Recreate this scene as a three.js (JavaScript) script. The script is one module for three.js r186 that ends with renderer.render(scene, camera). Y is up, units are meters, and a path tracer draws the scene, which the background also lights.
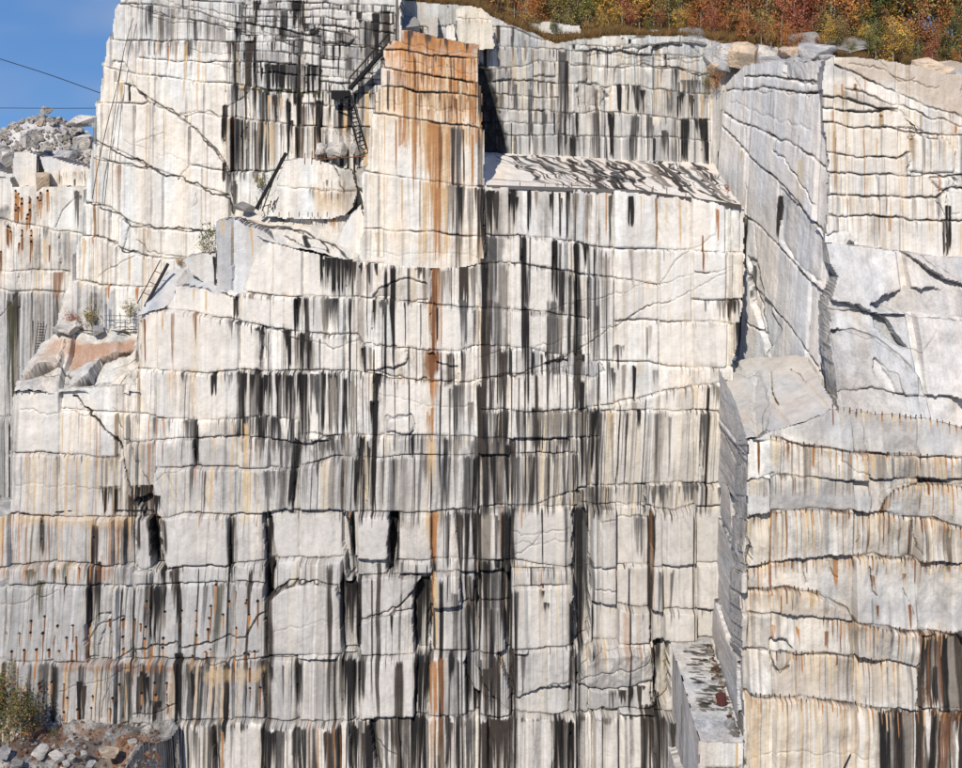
import * as THREE from 'three';
import { mergeGeometries, toCreasedNormals } from 'three/addons/utils/BufferGeometryUtils.js';

// ---------------------------------------------------------------- camera, sky, sun, exposure
const scene = new THREE.Scene();
const V3 = THREE.Vector3;
const K = 0.08, DIST = 100, HV = 130, EYE = 56;            // the eye stands 56 m above the pit bottom, 100 m from the big wall
const camera = new THREE.PerspectiveCamera(2 * Math.atan(384 * K / DIST) * 180 / Math.PI, 962 / 768, 1, 4000);
camera.position.set(0, EYE, DIST);
camera.lookAt(0, EYE, 0);
camera.setViewOffset(962, 768, 0, 384 - HV, 962, 768);     // shifted lens: level camera, upright lines stay upright
scene.add(camera);

const renderer = new THREE.WebGLRenderer({ antialias: true });
renderer.toneMapping = THREE.LinearToneMapping;
renderer.toneMappingExposure = 1.0;
renderer.shadowMap.enabled = true;

const SUN_AZ = 14 * Math.PI / 180, SUN_EL = 40 * Math.PI / 180;   // sun behind the camera, a little to the left
const sunDir = new V3(-Math.sin(SUN_AZ) * Math.cos(SUN_EL), Math.sin(SUN_EL), Math.cos(SUN_AZ) * Math.cos(SUN_EL));
const sun = new THREE.DirectionalLight(new THREE.Color(1, 0.935, 0.84), 4.5);
sun.position.copy(sunDir).multiplyScalar(200).add(new V3(0, 30, 0));
sun.target.position.set(0, 30, 0);
sun.castShadow = true;
Object.assign(sun.shadow.camera, { left: -90, right: 90, top: 70, bottom: -70, near: 1, far: 500 });
sun.shadow.mapSize.set(4096, 4096);
scene.add(sun, sun.target);

// ---------------------------------------------------------------- noise and random
function rngOf(seed) { let s = seed | 0; return () => { s = (s + 0x6d2b79f5) | 0; let t = Math.imul(s ^ (s >>> 15), 1 | s); t = (t + Math.imul(t ^ (t >>> 7), 61 | t)) ^ t; return ((t ^ (t >>> 14)) >>> 0) / 4294967296; }; }
const rnd = rngOf(7);
const NT = new Float32Array(65536); { const r = rngOf(99); for (let i = 0; i < 65536; i++) NT[i] = r(); }
function n2(x, y) {
  const xf = Math.floor(x), yf = Math.floor(y); let fx = x - xf, fy = y - yf;
  fx = fx * fx * (3 - 2 * fx); fy = fy * fy * (3 - 2 * fy);
  const x0 = xf & 255, x1 = (xf + 1) & 255, y0 = (yf & 255) << 8, y1 = ((yf + 1) & 255) << 8;
  const a = NT[y0 | x0], b = NT[y0 | x1], c = NT[y1 | x0], d = NT[y1 | x1];
  return a + (b - a) * fx + (c - a + (a - b - c + d) * fx) * fy;
}
const fbm = (x, y, o = 3) => { let s = 0, a = 0.5, t = 0; for (let i = 0; i < o; i++) { s += a * n2(x + i * 17.3, y + i * 9.1); t += a; x *= 2.03; y *= 2.03; a *= 0.5; } return s / t; };
const clamp = (x, a = 0, b = 1) => x < a ? a : x > b ? b : x;
const sstep = (a, b, x) => { const t = clamp((x - a) / (b - a)); return t * t * (3 - 2 * t); };
const mix = (a, b, t) => a + (b - a) * t;

// sky: clear autumn air with thin wisps
{
  const W = 1024, H = 512, d = new Float32Array(W * H * 4);
  for (let j = 0; j < H; j++) {
    const el = ((j + 0.5) / H - 0.5) * Math.PI, y = Math.max(0, Math.sin(el));
    for (let i = 0; i < W; i++) {
      const az = ((i + 0.5) / W - 0.5) * 2 * Math.PI, x = Math.cos(az) * Math.cos(el), z = Math.sin(az) * Math.cos(el);
      const t = Math.pow(y, 0.42);
      let r = mix(0.17, 0.03, t), g = mix(0.37, 0.125, t), b = mix(0.72, 0.43, t);
      const q = 1 / (Math.sin(Math.max(el, 0)) + 0.18);
      const c = sstep(0.5, 0.85, fbm(x * q * 2.1 + 40, z * q * 2.1 + 7, 5)) * 0.34 * sstep(-0.02, 0.1, el);
      const wisp = sstep(0.4, 0.75, fbm(x * 9 + 60, Math.sin(el) * 30 + z * 3, 4)) * 0.24;
      const k = clamp(c + wisp);
      r = mix(r, 0.5, k); g = mix(g, 0.53, k); b = mix(b, 0.62, k);
      const o = (j * W + i) * 4;
      d[o] = r; d[o + 1] = g; d[o + 2] = b; d[o + 3] = 1;
      
    }
  }
  const t = new THREE.DataTexture(d, W, H, THREE.RGBAFormat, THREE.FloatType);
  t.mapping = THREE.EquirectangularReflectionMapping; t.magFilter = THREE.LinearFilter; t.needsUpdate = true;
  scene.background = t; scene.environment = t;
}

// ---------------------------------------------------------------- helpers
const P = (u, v, z) => { const s = (DIST - z) / DIST * K; return new V3((u - 481) * s, EYE - (v - HV) * s, z); };
const taken = {};
const numbered = (n) => { const k = taken[n] = (taken[n] ?? -1) + 1; return k ? n + '_' + String(k).padStart(3, '0') : n; };
function thing(name, label, category, pos = [0, 0, 0], group) {
  const g = new THREE.Group(); g.name = numbered(name); g.position.set(...(pos.isVector3 ? pos.toArray() : pos));
  g.userData = { label, category }; if (group) g.userData.group = group;
  scene.add(g); return g;
}
function part(name, geo, mat, parent) {
  const m = new THREE.Mesh(geo, mat); m.name = name; m.castShadow = m.receiveShadow = true; parent.add(m); return m;
}
function whole(name, label, category, geo, mat, pos = new V3(), group) {
  const m = part(numbered(name), geo, mat, scene); m.position.copy(pos); m.userData = { label, category }; if (group) m.userData.group = group; return m;
}
const std = (rgb, rough = 0.9, extra = {}) => { const m = new THREE.MeshStandardMaterial({ roughness: rough, side: THREE.DoubleSide, ...extra }); m.color.setRGB(...rgb); return m; };
const lin2s = (c) => { c = clamp(c); return 255 * (c <= 0.0031308 ? 12.92 * c : 1.055 * Math.pow(c, 1 / 2.4) - 0.055); };

// fine stone relief, tileable, used as bump on all rock
const bumpTile = (() => {
  const N = 1024, d = new Uint8Array(N * N * 4);
  const tn = (x, y, f) => { // tileable value noise with f cells
    const X = x * f, Y = y * f, xf = Math.floor(X), yf = Math.floor(Y); let fx = X - xf, fy = Y - yf; fx = fx * fx * (3 - 2 * fx); fy = fy * fy * (3 - 2 * fy);
    const g = (i, j) => NT[(((j % f + f) % f * 37 + f) & 255) << 8 | ((i % f + f) % f * 11 & 255)];
    return mix(mix(g(xf, yf), g(xf + 1, yf), fx), mix(g(xf, yf + 1), g(xf + 1, yf + 1), fx), fy);
  };
  for (let j = 0; j < N; j++) for (let i = 0; i < N; i++) {
    const x = i / N, y = j / N;
    const v = 0.3 * tn(x, y, 23) + 0.3 * tn(x, y, 61) + 0.25 * tn(x, y, 151) + 0.15 * tn(x, y, 241);
    const o = (j * N + i) * 4; d[o] = d[o + 1] = d[o + 2] = clamp((v - 0.5) * 1.7 + 0.5) * 255; d[o + 3] = 255;
  }
  const t = new THREE.DataTexture(d, N, N); t.wrapS = t.wrapT = THREE.RepeatWrapping; t.magFilter = THREE.LinearFilter; t.needsUpdate = true; return t;
})();
const bumpFor = (w, h, m = 6) => { const t = bumpTile.clone(); t.repeat.set(w / m, h / m); t.needsUpdate = true; return t; };

// colours of stone and of what runs down it (linear)
const C = {
  W: [0.69, 0.645, 0.575], V: [0.65, 0.585, 0.485], G: [0.36, 0.355, 0.35], K: [0.014, 0.012, 0.011], B: [0.075, 0.056, 0.042], T: [0.26, 0.225, 0.185],
  O: [0.53, 0.37, 0.2], R: [0.2, 0.08, 0.032], D: [0.13, 0.122, 0.115], Y: [0.6, 0.5, 0.34], M: [0.085, 0.08, 0.032], L: [0.52, 0.525, 0.535], P: [0.36, 0.215, 0.14], S: [0.36, 0.16, 0.055],
};
// dirty broken rock for backs, roofs and undersides of the faces
const bodyMat = (() => {
  const N = 1024, d = new Uint8Array(N * N * 4), q = 2 * Math.PI / N, tor = (i, j, f, s) => { const a = Math.cos(i * q) * f, b = Math.sin(i * q) * f, c = Math.cos(j * q) * f, e = Math.sin(j * q) * f; return (n2(a + s + 50, c + 50) + n2(b + s + 90, e + 30) + n2(a - c + 70, b + e + s + 20)) / 3; };
  for (let j = 0; j < N; j++) for (let i = 0; i < N; i++) {
    const a = tor(i, j, 3, 1), b = tor(i, j, 9, 40), c = tor(i, j, 40, 80), k = clamp((a - 0.5) * 2.6 + (b - 0.5) * 1.6 + 0.45), dk = sstep(0.52, 0.62, b * 0.6 + c * 0.4);
    const o = (j * N + i) * 4;
    for (let ch = 0; ch < 3; ch++) d[o + ch] = lin2s(mix(mix(C.G[ch], C.W[ch], k), C.B[ch], dk * 0.55) * (0.8 + 0.4 * c));
    d[o + 3] = 255;
  }
  const t = new THREE.DataTexture(d, N, N); t.colorSpace = THREE.SRGBColorSpace; t.wrapS = t.wrapT = THREE.RepeatWrapping; t.magFilter = THREE.LinearFilter; t.needsUpdate = true;
  const m = new THREE.MeshStandardMaterial({ map: t, roughness: 0.92, bumpMap: bumpFor(14, 14), bumpScale: 0.08, side: THREE.DoubleSide }); return m;
})();

// ---------------------------------------------------------------- one rock face: a grid in metres on its own plane, cut into blocks
const inPoly = (p, x, y) => { let c = false; for (let i = 0, j = p.length - 1; i < p.length; j = i++) { const [xi, yi] = p[i], [xj, yj] = p[j]; if ((yi > y) !== (yj > y) && x < (xj - xi) * (y - yi) / (yj - yi) + xi) c = !c; } return c; };
const segDist = (p, x, y, closed = true) => { let m = 1e9; for (let i = 0; i < p.length - (closed ? 0 : 1); i++) { const [ax, ay] = p[i], [bx, by] = p[(i + 1) % p.length], dx = bx - ax, dy = by - ay, t = clamp(((x - ax) * dx + (y - ay) * dy) / (dx * dx + dy * dy + 1e-12)), ex = x - ax - dx * t, ey = y - ay - dy * t; m = Math.min(m, ex * ex + ey * ey); } return Math.sqrt(m); };

class Face {
  constructor(o) {
    Object.assign(this, { step: 0.085, rough: 1, amp: 0.16, groove: 0.1, kappa: 0.9, tilt: 0.012, lines: [], joints: [], cracks: [], facets: [], holes: [], autoJoint: 0, skirt: 0, skirtSlope: 0, pxm: 27, seed: 1, chisel: 0, minCells: 40, edge: 0.2, wob: 0.35, lump: 0.25 }, o);
    this.rng = rngOf(this.seed * 7919 + 3);
    const { E, F, N } = this, m = new THREE.Matrix3();
    this.lean = -F.dot(N);
    this.shape();
  }
  // where the sight line through a place of the photograph meets this face's plane, in the face's own metres
  conv(u, v) {
    const d = new V3((u - 481) * K / DIST, -(v - HV) * K / DIST, -1), r = new V3(0, EYE, DIST).sub(this.O), { E, F } = this;
    const nd = new V3().crossVectors(E, F), t = -r.dot(nd) / d.dot(nd);
    const p = r.addScaledVector(d, t), ee = E.dot(E), ff = F.dot(F), ef = E.dot(F), pe = p.dot(E), pf = p.dot(F), det = ee * ff - ef * ef;
    return [(pe * ff - pf * ef) / det, (pf * ee - pe * ef) / det];
  }
  pt(a, b, h = 0) { return new V3().copy(this.O).addScaledVector(this.E, a).addScaledVector(this.F, b).addScaledVector(this.N, h); }
  on(u, v, h = 0) { const [a, b] = this.conv(u, v), i = clamp(Math.round((a - this.a0) / this.step), 0, this.nx), j = clamp(Math.round((b - this.b0) / this.step), 0, this.ny); return this.pt(a, b, this.vh[j * (this.nx + 1) + i] + h); }
  at(u, v, h = 0) { const [a, b] = this.conv(u, v); return this.pt(a, b, h); }
  shape() {
    const cv = (l) => l.map(([u, v]) => this.conv(u, v));
    this.out = cv(this.outline);
    let a0 = 1e9, a1 = -1e9, b0 = 1e9, b1 = -1e9; for (const [a, b] of this.out) { a0 = Math.min(a0, a); a1 = Math.max(a1, a); b0 = Math.min(b0, b); b1 = Math.max(b1, b); }
    const st = this.step, nx = this.nx = Math.ceil((a1 - a0) / st), ny = this.ny = Math.ceil((b1 - b0) / st);
    Object.assign(this, { a0, b0, bw: nx * st, bh: ny * st });
    const wobble = this.wob, seed = this.seed;
    // course lines, sampled per column at cell centres and at vertices
    this.ln = this.lines.map((l, k) => { const p = cv(l).sort((x, y) => x[0] - y[0]); return (a) => { if (a < p[0][0] || a > p[p.length - 1][0]) return NaN; let i = 1; while (p[i][0] < a) i++; const [xa, ya] = p[i - 1], [xb, yb] = p[i]; return ya + (yb - ya) * (a - xa) / (xb - xa + 1e-9) + (n2(a * 0.9 + k * 13.7, seed * 3.1) - 0.5) * wobble + (n2(a * 4 + k * 5.7, seed * 1.7) - 0.5) * wobble * 0.35; }; });
    const colV = this.ln.map((f) => { const r = new Float32Array(nx + 1); for (let i = 0; i <= nx; i++) r[i] = f(a0 + i * st); return r; });
    const facetAB = this.facets.map((f) => ({ ...f, ab: cv(f.p) }));
    const code0 = (a, b) => { for (let k = facetAB.length - 1; k >= 0; k--) if (inPoly(facetAB[k].ab, a, b)) return -1 - k; let h = 17; for (let k = 0; k < this.ln.length; k++) { const y = this.ln[k](a); if (y === y) h = (Math.imul(h, 31) + (b > y ? 2 * k + 1 : 2 * k + 2)) & 0x3fffffff; } return h; };
    const lab0 = new Int32Array(nx * ny), inside = new Uint8Array(nx * ny);
    for (let i = 0; i < nx; i++) {
      const a = a0 + (i + 0.5) * st, ys = this.ln.map((f) => f(a));
      for (let j = 0; j < ny; j++) {
        const b = b0 + (j + 0.5) * st; if (!inPoly(this.out, a + (n2(a * 1.7, b * 1.7 + seed) - 0.5) * this.edge, b + (n2(a * 1.7 + 9, b * 1.7 + seed) - 0.5) * this.edge)) continue;
        inside[j * nx + i] = 1; let h = 17, fk = 0;
        for (let k = facetAB.length - 1; k >= 0; k--) if (inPoly(facetAB[k].ab, a + (n2(a * 2, b * 2) - 0.5) * 0.3, b + (n2(a * 2 + 5, b * 2) - 0.5) * 0.3)) { fk = -1 - k; break; }
        if (fk) { lab0[j * nx + i] = fk; continue; }
        for (let k = 0; k < ys.length; k++) if (ys[k] === ys[k]) h = (Math.imul(h, 31) + (b > ys[k] ? 2 * k + 1 : 2 * k + 2)) & 0x3fffffff;
        lab0[j * nx + i] = h;
      }
    }
    // joints: authored ones as seen, and more where courses run long
    const jm = new Map(), addJ = (code, j) => { if (code < 0) return; if (!jm.has(code)) jm.set(code, []); jm.get(code).push(j); };
    this.jointAB = [];
    for (const [u0, v0, u1, v1] of this.joints) {
      const p = this.conv(u0, v0), q = this.conv(u1 ?? u0, v1 ?? v0), j = { a: p[0], b: p[1], s: Math.abs(q[1] - p[1]) > 0.2 ? (q[0] - p[0]) / (q[1] - p[1]) : 0 }, seen = new Set();
      const n = Math.max(1, Math.ceil(Math.abs(q[1] - p[1]) / 0.4)); for (let i = 0; i <= n; i++) seen.add(code0(mix(p[0], q[0], i / n), mix(p[1], q[1], i / n)));
      for (const c of seen) addJ(c, j); this.jointAB.push([p, q]);
    }
    if (this.autoJoint) {
      const ext = new Map();
      for (let j = 0; j < ny; j += 4) for (let i = 0; i < nx; i += 4) if (inside[j * nx + i] && lab0[j * nx + i] > 0) { const c = lab0[j * nx + i], e = ext.get(c) ?? [1e9, -1e9]; e[0] = Math.min(e[0], i); e[1] = Math.max(e[1], i); ext.set(c, e); }
      for (const [c, e] of ext) { let a = a0 + e[0] * st + this.autoJoint * (0.4 + this.rng()); while (a < a0 + e[1] * st - 0.6) { if (!(jm.get(c) ?? []).some((j) => Math.abs(j.a - a) < this.autoJoint * 0.5)) addJ(c, { a, b: b0, s: (this.rng() - 0.5) * 0.03 }); a += this.autoJoint * (0.5 + this.rng()); } }
    }
    const ids = new Map(), lab = this.lab = new Int32Array(nx * ny).fill(-1);
    for (let j = 0; j < ny; j++) for (let i = 0; i < nx; i++) {
      const q = j * nx + i; if (!inside[q]) continue; const c = lab0[q]; let key = String(c);
      const js = c > 0 && jm.get(c); if (js) { const a = a0 + (i + 0.5) * st, b = b0 + (j + 0.5) * st; for (const t of js) key += a < t.a + t.s * (b - t.b) + (n2(b * 1.1, t.a * 3) - 0.5) * wobble * 0.6 ? '0' : '1'; }
      if (!ids.has(key)) ids.set(key, ids.size); lab[q] = ids.get(key);
    }
    // pieces that hang together only; slivers join a neighbour
    const comp = new Int32Array(nx * ny).fill(-1); let nc = 0; const sizes = [], facetOf = [], stack = [];
    for (let s = 0; s < nx * ny; s++) if (lab[s] >= 0 && comp[s] < 0) {
      const L = lab[s]; let n = 0; stack.push(s); comp[s] = nc;
      while (stack.length) { const q = stack.pop(), i = q % nx; n++; if (i > 0 && lab[q - 1] === L && comp[q - 1] < 0) { comp[q - 1] = nc; stack.push(q - 1); } if (i < nx - 1 && lab[q + 1] === L && comp[q + 1] < 0) { comp[q + 1] = nc; stack.push(q + 1); } if (q >= nx && lab[q - nx] === L && comp[q - nx] < 0) { comp[q - nx] = nc; stack.push(q - nx); } if (q + nx < nx * ny && lab[q + nx] === L && comp[q + nx] < 0) { comp[q + nx] = nc; stack.push(q + nx); } }
      sizes.push(n); facetOf.push(lab0[s] < 0 ? -lab0[s] : 0); nc++;
    }
    for (let pass = 0; pass < 60; pass++) { let left = 0; for (let q = 0; q < nx * ny; q++) if (comp[q] >= 0 && sizes[comp[q]] < this.minCells) { for (const r of [q - nx, q + nx, q - 1, q + 1]) if (r >= 0 && r < nx * ny && comp[r] >= 0 && sizes[comp[r]] >= this.minCells) { comp[q] = comp[r]; break; } if (sizes[comp[q]] < this.minCells) left++; } if (!left) break; }
    this.lab = comp; this.nlab = nc;
    const xa0 = new Float32Array(nc).fill(1e9), xa1 = new Float32Array(nc).fill(-1e9), xb0 = new Float32Array(nc).fill(1e9), xb1 = new Float32Array(nc).fill(-1e9), cnt = new Float64Array(nc), sa = new Float64Array(nc), sb = new Float64Array(nc);
    for (let q = 0; q < nx * ny; q++) if (comp[q] >= 0) { cnt[comp[q]]++; sa[comp[q]] += a0 + (q % nx + 0.5) * st; sb[comp[q]] += b0 + (Math.floor(q / nx) + 0.5) * st; const A = a0 + (q % nx + 0.5) * st, Bq = b0 + (Math.floor(q / nx) + 0.5) * st, c = comp[q]; if (A < xa0[c]) xa0[c] = A; if (A > xa1[c]) xa1[c] = A; if (Bq < xb0[c]) xb0[c] = Bq; if (Bq > xb1[c]) xb1[c] = Bq; }
    this.blk = []; for (let c = 0; c < nc; c++) { const ac = sa[c] / cnt[c], bc = sb[c] / cnt[c], f = facetOf[c] ? this.facets[facetOf[c] - 1] : null, R = this.rng; this.blk.push({ x0: xa0[c], x1: xa1[c], y0: xb0[c], y1: xb1[c], pil: (this.pillow ?? 0) * (this.ampAt ? this.ampAt(ac, bc) : 1) * (0.5 + R()), n: cnt[c], ac, bc, f, off: (f ? f.dz ?? 0 : (R() - 0.5) * 2 * this.amp * (this.ampAt ? this.ampAt(ac, bc) : 1)) + (this.stepOff ? this.stepOff(ac, bc) : 0), tu: f?.tu ?? (R() - 0.5) * 2 * this.tilt, tv: f?.tv ?? (R() - 0.5) * 2 * this.tilt, tone: f?.tone ?? (R() - 0.5), ox: R() * 50, oy: R() * 50, rough: f?.rough ?? 1, chisel: (f?.chisel ?? 1) * this.chisel * (0.4 + R()), dir: (R() - 0.5) * 1.6 + 0.9 }); }
    // vertex heights
    const vx = nx + 1, vy = ny + 1; this.va = new Float32Array(vx * vy); this.vb = new Float32Array(vx * vy); this.vh = new Float32Array(vx * vy); const edge = new Uint8Array(vx * vy);
    for (let j = 0; j < vy; j++) for (let i = 0; i < vx; i++) { this.va[j * vx + i] = a0 + i * st; this.vb[j * vx + i] = b0 + j * st; }
    for (const c of colV) for (let i = 0; i <= nx; i++) if (c[i] === c[i]) { const j = Math.round((c[i] - b0) / st); if (j > 0 && j < ny) this.vb[j * vx + i] = mix(b0 + j * st, c[i], 0.9); }
    const hAt = (B, a, b) => this.lean * this.kappa * (b - B.bc) + B.off + B.tu * (a - B.ac) + B.tv * (b - B.bc) + ((fbm(a * 0.3 + B.ox * 0.2, b * 0.3 + B.oy * 0.2, 2) - 0.5) * this.lump + (n2(a * 1.6, b * 1.1 + B.oy) - 0.5) * 0.09 + (n2(a * 5.1, b * 3.1) - 0.5) * 0.035) * this.rough * B.rough - (B.pil ? B.pil * (Math.exp(-Math.max(0, a - B.x0) / 0.28) + Math.exp(-Math.max(0, B.x1 - a) / 0.28) + 0.8 * Math.exp(-Math.max(0, B.y1 - b) / 0.22) + 0.4 * Math.exp(-Math.max(0, b - B.y0) / 0.2)) : 0) + (B.chisel ? (n2(a * 3.2 + b * B.dir, b * 0.55 + B.ox) - 0.5) * 0.2 * B.chisel : 0);
    for (let j = 0; j < vy; j++) for (let i = 0; i < vx; i++) {
      let h = 1e9, L = -2, multi = false;
      for (let dj = -1; dj <= 0; dj++) for (let di = -1; di <= 0; di++) { const x = i + di, y = j + dj; if (x < 0 || y < 0 || x >= nx || y >= ny) continue; const c = comp[y * nx + x]; if (c < 0) continue; if (L === -2) { L = c; h = hAt(this.blk[c], this.va[j * vx + i], this.vb[j * vx + i]); } else if (c !== L) { multi = true; h = Math.min(h, hAt(this.blk[c], this.va[j * vx + i], this.vb[j * vx + i])); } }
      this.vh[j * vx + i] = h > 1e8 ? 0 : h; edge[j * vx + i] = multi ? 1 : 0;
    }
    const base = this.vh.slice();
    for (let j = 0; j < vy; j++) for (let i = 0; i < vx; i++) {
      const q = j * vx + i, gd = this.groove * (0.12 + 1.5 * n2(this.va[q] * 0.4, this.vb[q] * 0.4 + 7) ** 1.6 + 0.35 * n2(this.va[q] * 2, this.vb[q] * 2));
      if (edge[q]) this.vh[q] = base[q] - gd;
      else if ((i > 0 && edge[q - 1]) || (i < nx && edge[q + 1]) || (j > 0 && edge[q - vx]) || (j < ny && edge[q + vx])) this.vh[q] = base[q] - gd * 0.22;
    }
    const dent = (a, b, d) => { const i = Math.round((a - a0) / st), j = Math.round((b - b0) / st); if (i > 0 && j > 0 && i < nx && j < ny) this.vh[j * vx + i] = Math.min(this.vh[j * vx + i], base[j * vx + i] - d); };
    this.crackAB = this.cracks.map((c) => { // [points, width px, alpha]
      const p = cv(c[0]), o = []; for (let i = 0; i + 1 < p.length; i++) { const L = Math.hypot(p[i + 1][0] - p[i][0], p[i + 1][1] - p[i][1]), n = Math.ceil(L / 0.06); for (let k = 0; k < n; k++) { const a = mix(p[i][0], p[i + 1][0], k / n), b = mix(p[i][1], p[i + 1][1], k / n); const w = (n2(a * 1.2, b * 1.2 + 3) - 0.5) * 0.5 + (n2(a * 4, b * 4) - 0.5) * 0.16; const q = [a + w * 0.4, b + w]; o.push(q); dent(q[0], q[1], 0.09 * (c[1] ?? 1)); } } return { p: o, w: c[1] ?? 1, al: c[2] ?? 0.8 }; });
    this.holeAB = this.holes.map(([u, v]) => this.conv(u, v)); for (const [a, b] of this.holeAB) { dent(a, b, 0.3); }
  }
  // ------------------------------------------------ stone colour and stains, drawn in the face's own metres
  paint(o = {}) {
    const pxm = Math.min(this.pxm, 2048 / this.bw, 2048 / this.bh), W = this.tw = Math.floor(this.bw * pxm), H = this.th = Math.floor(this.bh * pxm), d = this.tex = new Float32Array(W * H * 3); this.pxm = pxm;
    const { white = C.W, grey = C.G, gm = 0.25, toneAmp = 0.3, broad = 0.5, grain = 0.2, mottle = 0.12, veil = 0.3, veils = [], bright = 0.5 } = o, vbox = veils.map(([u0, v0, u1, v1, k]) => { const p = this.conv(u0, v1), q = this.conv(u1, v0); return [p[0], p[1], q[0], q[1], k]; }), { nx, ny, step } = this;
    for (let j = 0; j < H; j++) for (let i = 0; i < W; i++) {
      const al = i / pxm, bl = j / pxm, a = this.a0 + al, b = this.b0 + bl, c = this.lab[Math.min(ny - 1, Math.floor(bl / step)) * nx + Math.min(nx - 1, Math.floor(al / step))], B = c >= 0 ? this.blk[c] : null;
      if (!B) { const q = (j * W + i) * 3; d[q] = d[q + 1] = d[q + 2] = 0.4; continue; }
      const t = B.tone, sg = this.seed * 11;
      const m = clamp(gm + t * toneAmp + (fbm(a * 0.11 + sg, b * 0.08, 3) - 0.5) * broad * 2 + (n2(a * 1.9 + sg, b * 0.1) - 0.5) * 0.3);
      let k = 1 + (n2(a * 4.3, b * 0.16 + sg) - 0.5) * grain + (n2(a * 13, b * 0.5) - 0.5) * grain * 0.8 + (n2(a * 9, b * 9) - 0.5) * mottle + (n2(a * 2.3, b * 2.1 + sg) - 0.5) * mottle * 1.2;
      const wm = (n2(a * 0.9 + sg, b * 0.25) - 0.5) * 0.12, q = (j * W + i) * 3;
      for (let ch = 0; ch < 3; ch++) d[q + ch] = mix(white[ch], grey[ch], m) * k * (1 - wm * (ch - 1));
      let ve = veil; for (const [x0, y0, x1, y1, kk] of vbox) { const e = Math.min(a - x0, x1 - a, b - y0, y1 - b) + (n2(a * 0.6, b * 0.3) - 0.5) * 2; ve = mix(ve, kk, sstep(-0.6, 0.6, e)); }
      if (ve > 0 && B) { const s1 = n2(a * 0.75 + B.ox * 0.11, b * 0.035 + B.oy), s2 = n2(a * 2.1 + B.ox, b * 0.07 + B.oy), s3 = n2(a * 7, b * 0.12 + B.oy), s4 = n2(a * 1.4 + 31, b * 0.02), s = 0.3 * s1 + 0.3 * s2 + 0.2 * s3 + 0.2 * s4, dk = sstep(0.47, 0.68, s) * ve, lt = sstep(0.47, 0.3, s) * bright * 0.25, q2 = n2(a * 0.5 + 7, b * 0.05), g0 = [mix(C.T[0], C.D[0], q2), mix(C.T[1], C.D[1], q2), mix(C.T[2], C.D[2], q2)]; for (let ch = 0; ch < 3; ch++) d[q + ch] = mix(d[q + ch] * (1 + lt), g0[ch] * k, dk); }
      if (B?.f?.col) for (let ch = 0; ch < 3; ch++) d[q + ch] = mix(d[q + ch], B.f.col[ch] * k, B.f.ca ?? 0.7);
    }
    return this;
  }
  dab(x, y, col, al) { if (x < 0 || y < 0 || x >= this.tw || y >= this.th || al <= 0) return; const q = (y * this.tw + x) * 3; for (let c = 0; c < 3; c++) this.tex[q + c] = mix(this.tex[q + c], col[c], al); }
  run(a, w, bt, bb, col, A, lean = 0, tail = 0.55, soft = 0.5) {   // one streak of staining, from bt down to bb
    const { pxm } = this, len = bt - bb, id = a * 7.3 + bt * 3.1, hw = w / 2;
    const x0 = Math.floor((a - this.a0 - w * 1.4 - Math.max(0, -lean) * len - 0.1) * pxm), x1 = Math.ceil((a - this.a0 + w * 1.4 + Math.max(0, lean) * len + 0.1) * pxm), y0 = Math.floor((bb - this.b0) * pxm), y1 = Math.ceil((bt - this.b0) * pxm);
    for (let y = Math.max(0, y0); y <= Math.min(this.th - 1, y1); y++) {
      const b = this.b0 + y / pxm, t = (bt - b) / len, c = a + lean * (bt - b) + (n2(b * 0.45 + id, id) - 0.5) * Math.min(w * 0.5, 0.25), hh = hw * (0.7 + 0.55 * n2(b * 0.5, id + 31)) * (1 - 0.55 * t * t);
      for (let x = Math.max(0, x0); x <= Math.min(this.tw - 1, x1); x++) {
        const xa = this.a0 + x / pxm, dd = Math.abs(xa - c) / hh + (n2(xa * 9, b * 0.35) - 0.5) * 0.8; let f = 1 - sstep(1 - soft, 1 + soft * 0.5, dd); if (f <= 0) continue;
        const end = 1.05 - tail * n2(xa * 3.5 + id, 3.3); f *= (1 - sstep(end - 0.12 - 0.65 * tail, end, t)) * (0.75 + 0.6 * n2(xa * 16, b * 0.3 + id)) * sstep(0, 0.05, t + 0.004 - 0.05 * n2(xa * 5 + id, 8));
        this.dab(x, y, col, clamp(f * A));
      }
    }
  }
  band(a, w, bt, bb, col, A, lean = 0, fade = 0.35, soft = 0.42) {   // one crisp water streak
    const { pxm } = this, len = bt - bb; if (len < 0.05) return; const id = a * 5.7 + bt * 2.3, hw = w / 2;
    if (!this.colLUT) { const R = rngOf(this.seed + 5); this.colLUT = Float32Array.from({ length: this.tw + 8 }, R); }
    const y0 = Math.max(0, Math.floor((bb - this.b0) * pxm)), y1 = Math.min(this.th - 1, Math.ceil((bt - this.b0) * pxm)), T = this.tex;
    for (let y = y0; y <= y1; y++) {
      const b = this.b0 + y / pxm, t = (bt - b) / len, c = a + lean * (bt - b) + (n2(b * 0.4 + id, id) - 0.5) * Math.min(0.16, w * 0.5), hh = hw * (0.72 + 0.5 * n2(b * 0.55, id + 9)) * (1 - Math.min(0.88, 1.35 * fade) * Math.pow(t, 1.4)), cx = (c - this.a0) * pxm, hp = Math.max(0.55, hh * pxm), va = 0.86 + 0.28 * n2(b * 1.3, id + 20);
      const x0 = Math.max(0, Math.floor(cx - hp * (1 + soft) - 1)), x1 = Math.min(this.tw - 1, Math.ceil(cx + hp * (1 + soft) + 1)), sf = Math.max(soft, 0.5 / hp);
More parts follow.
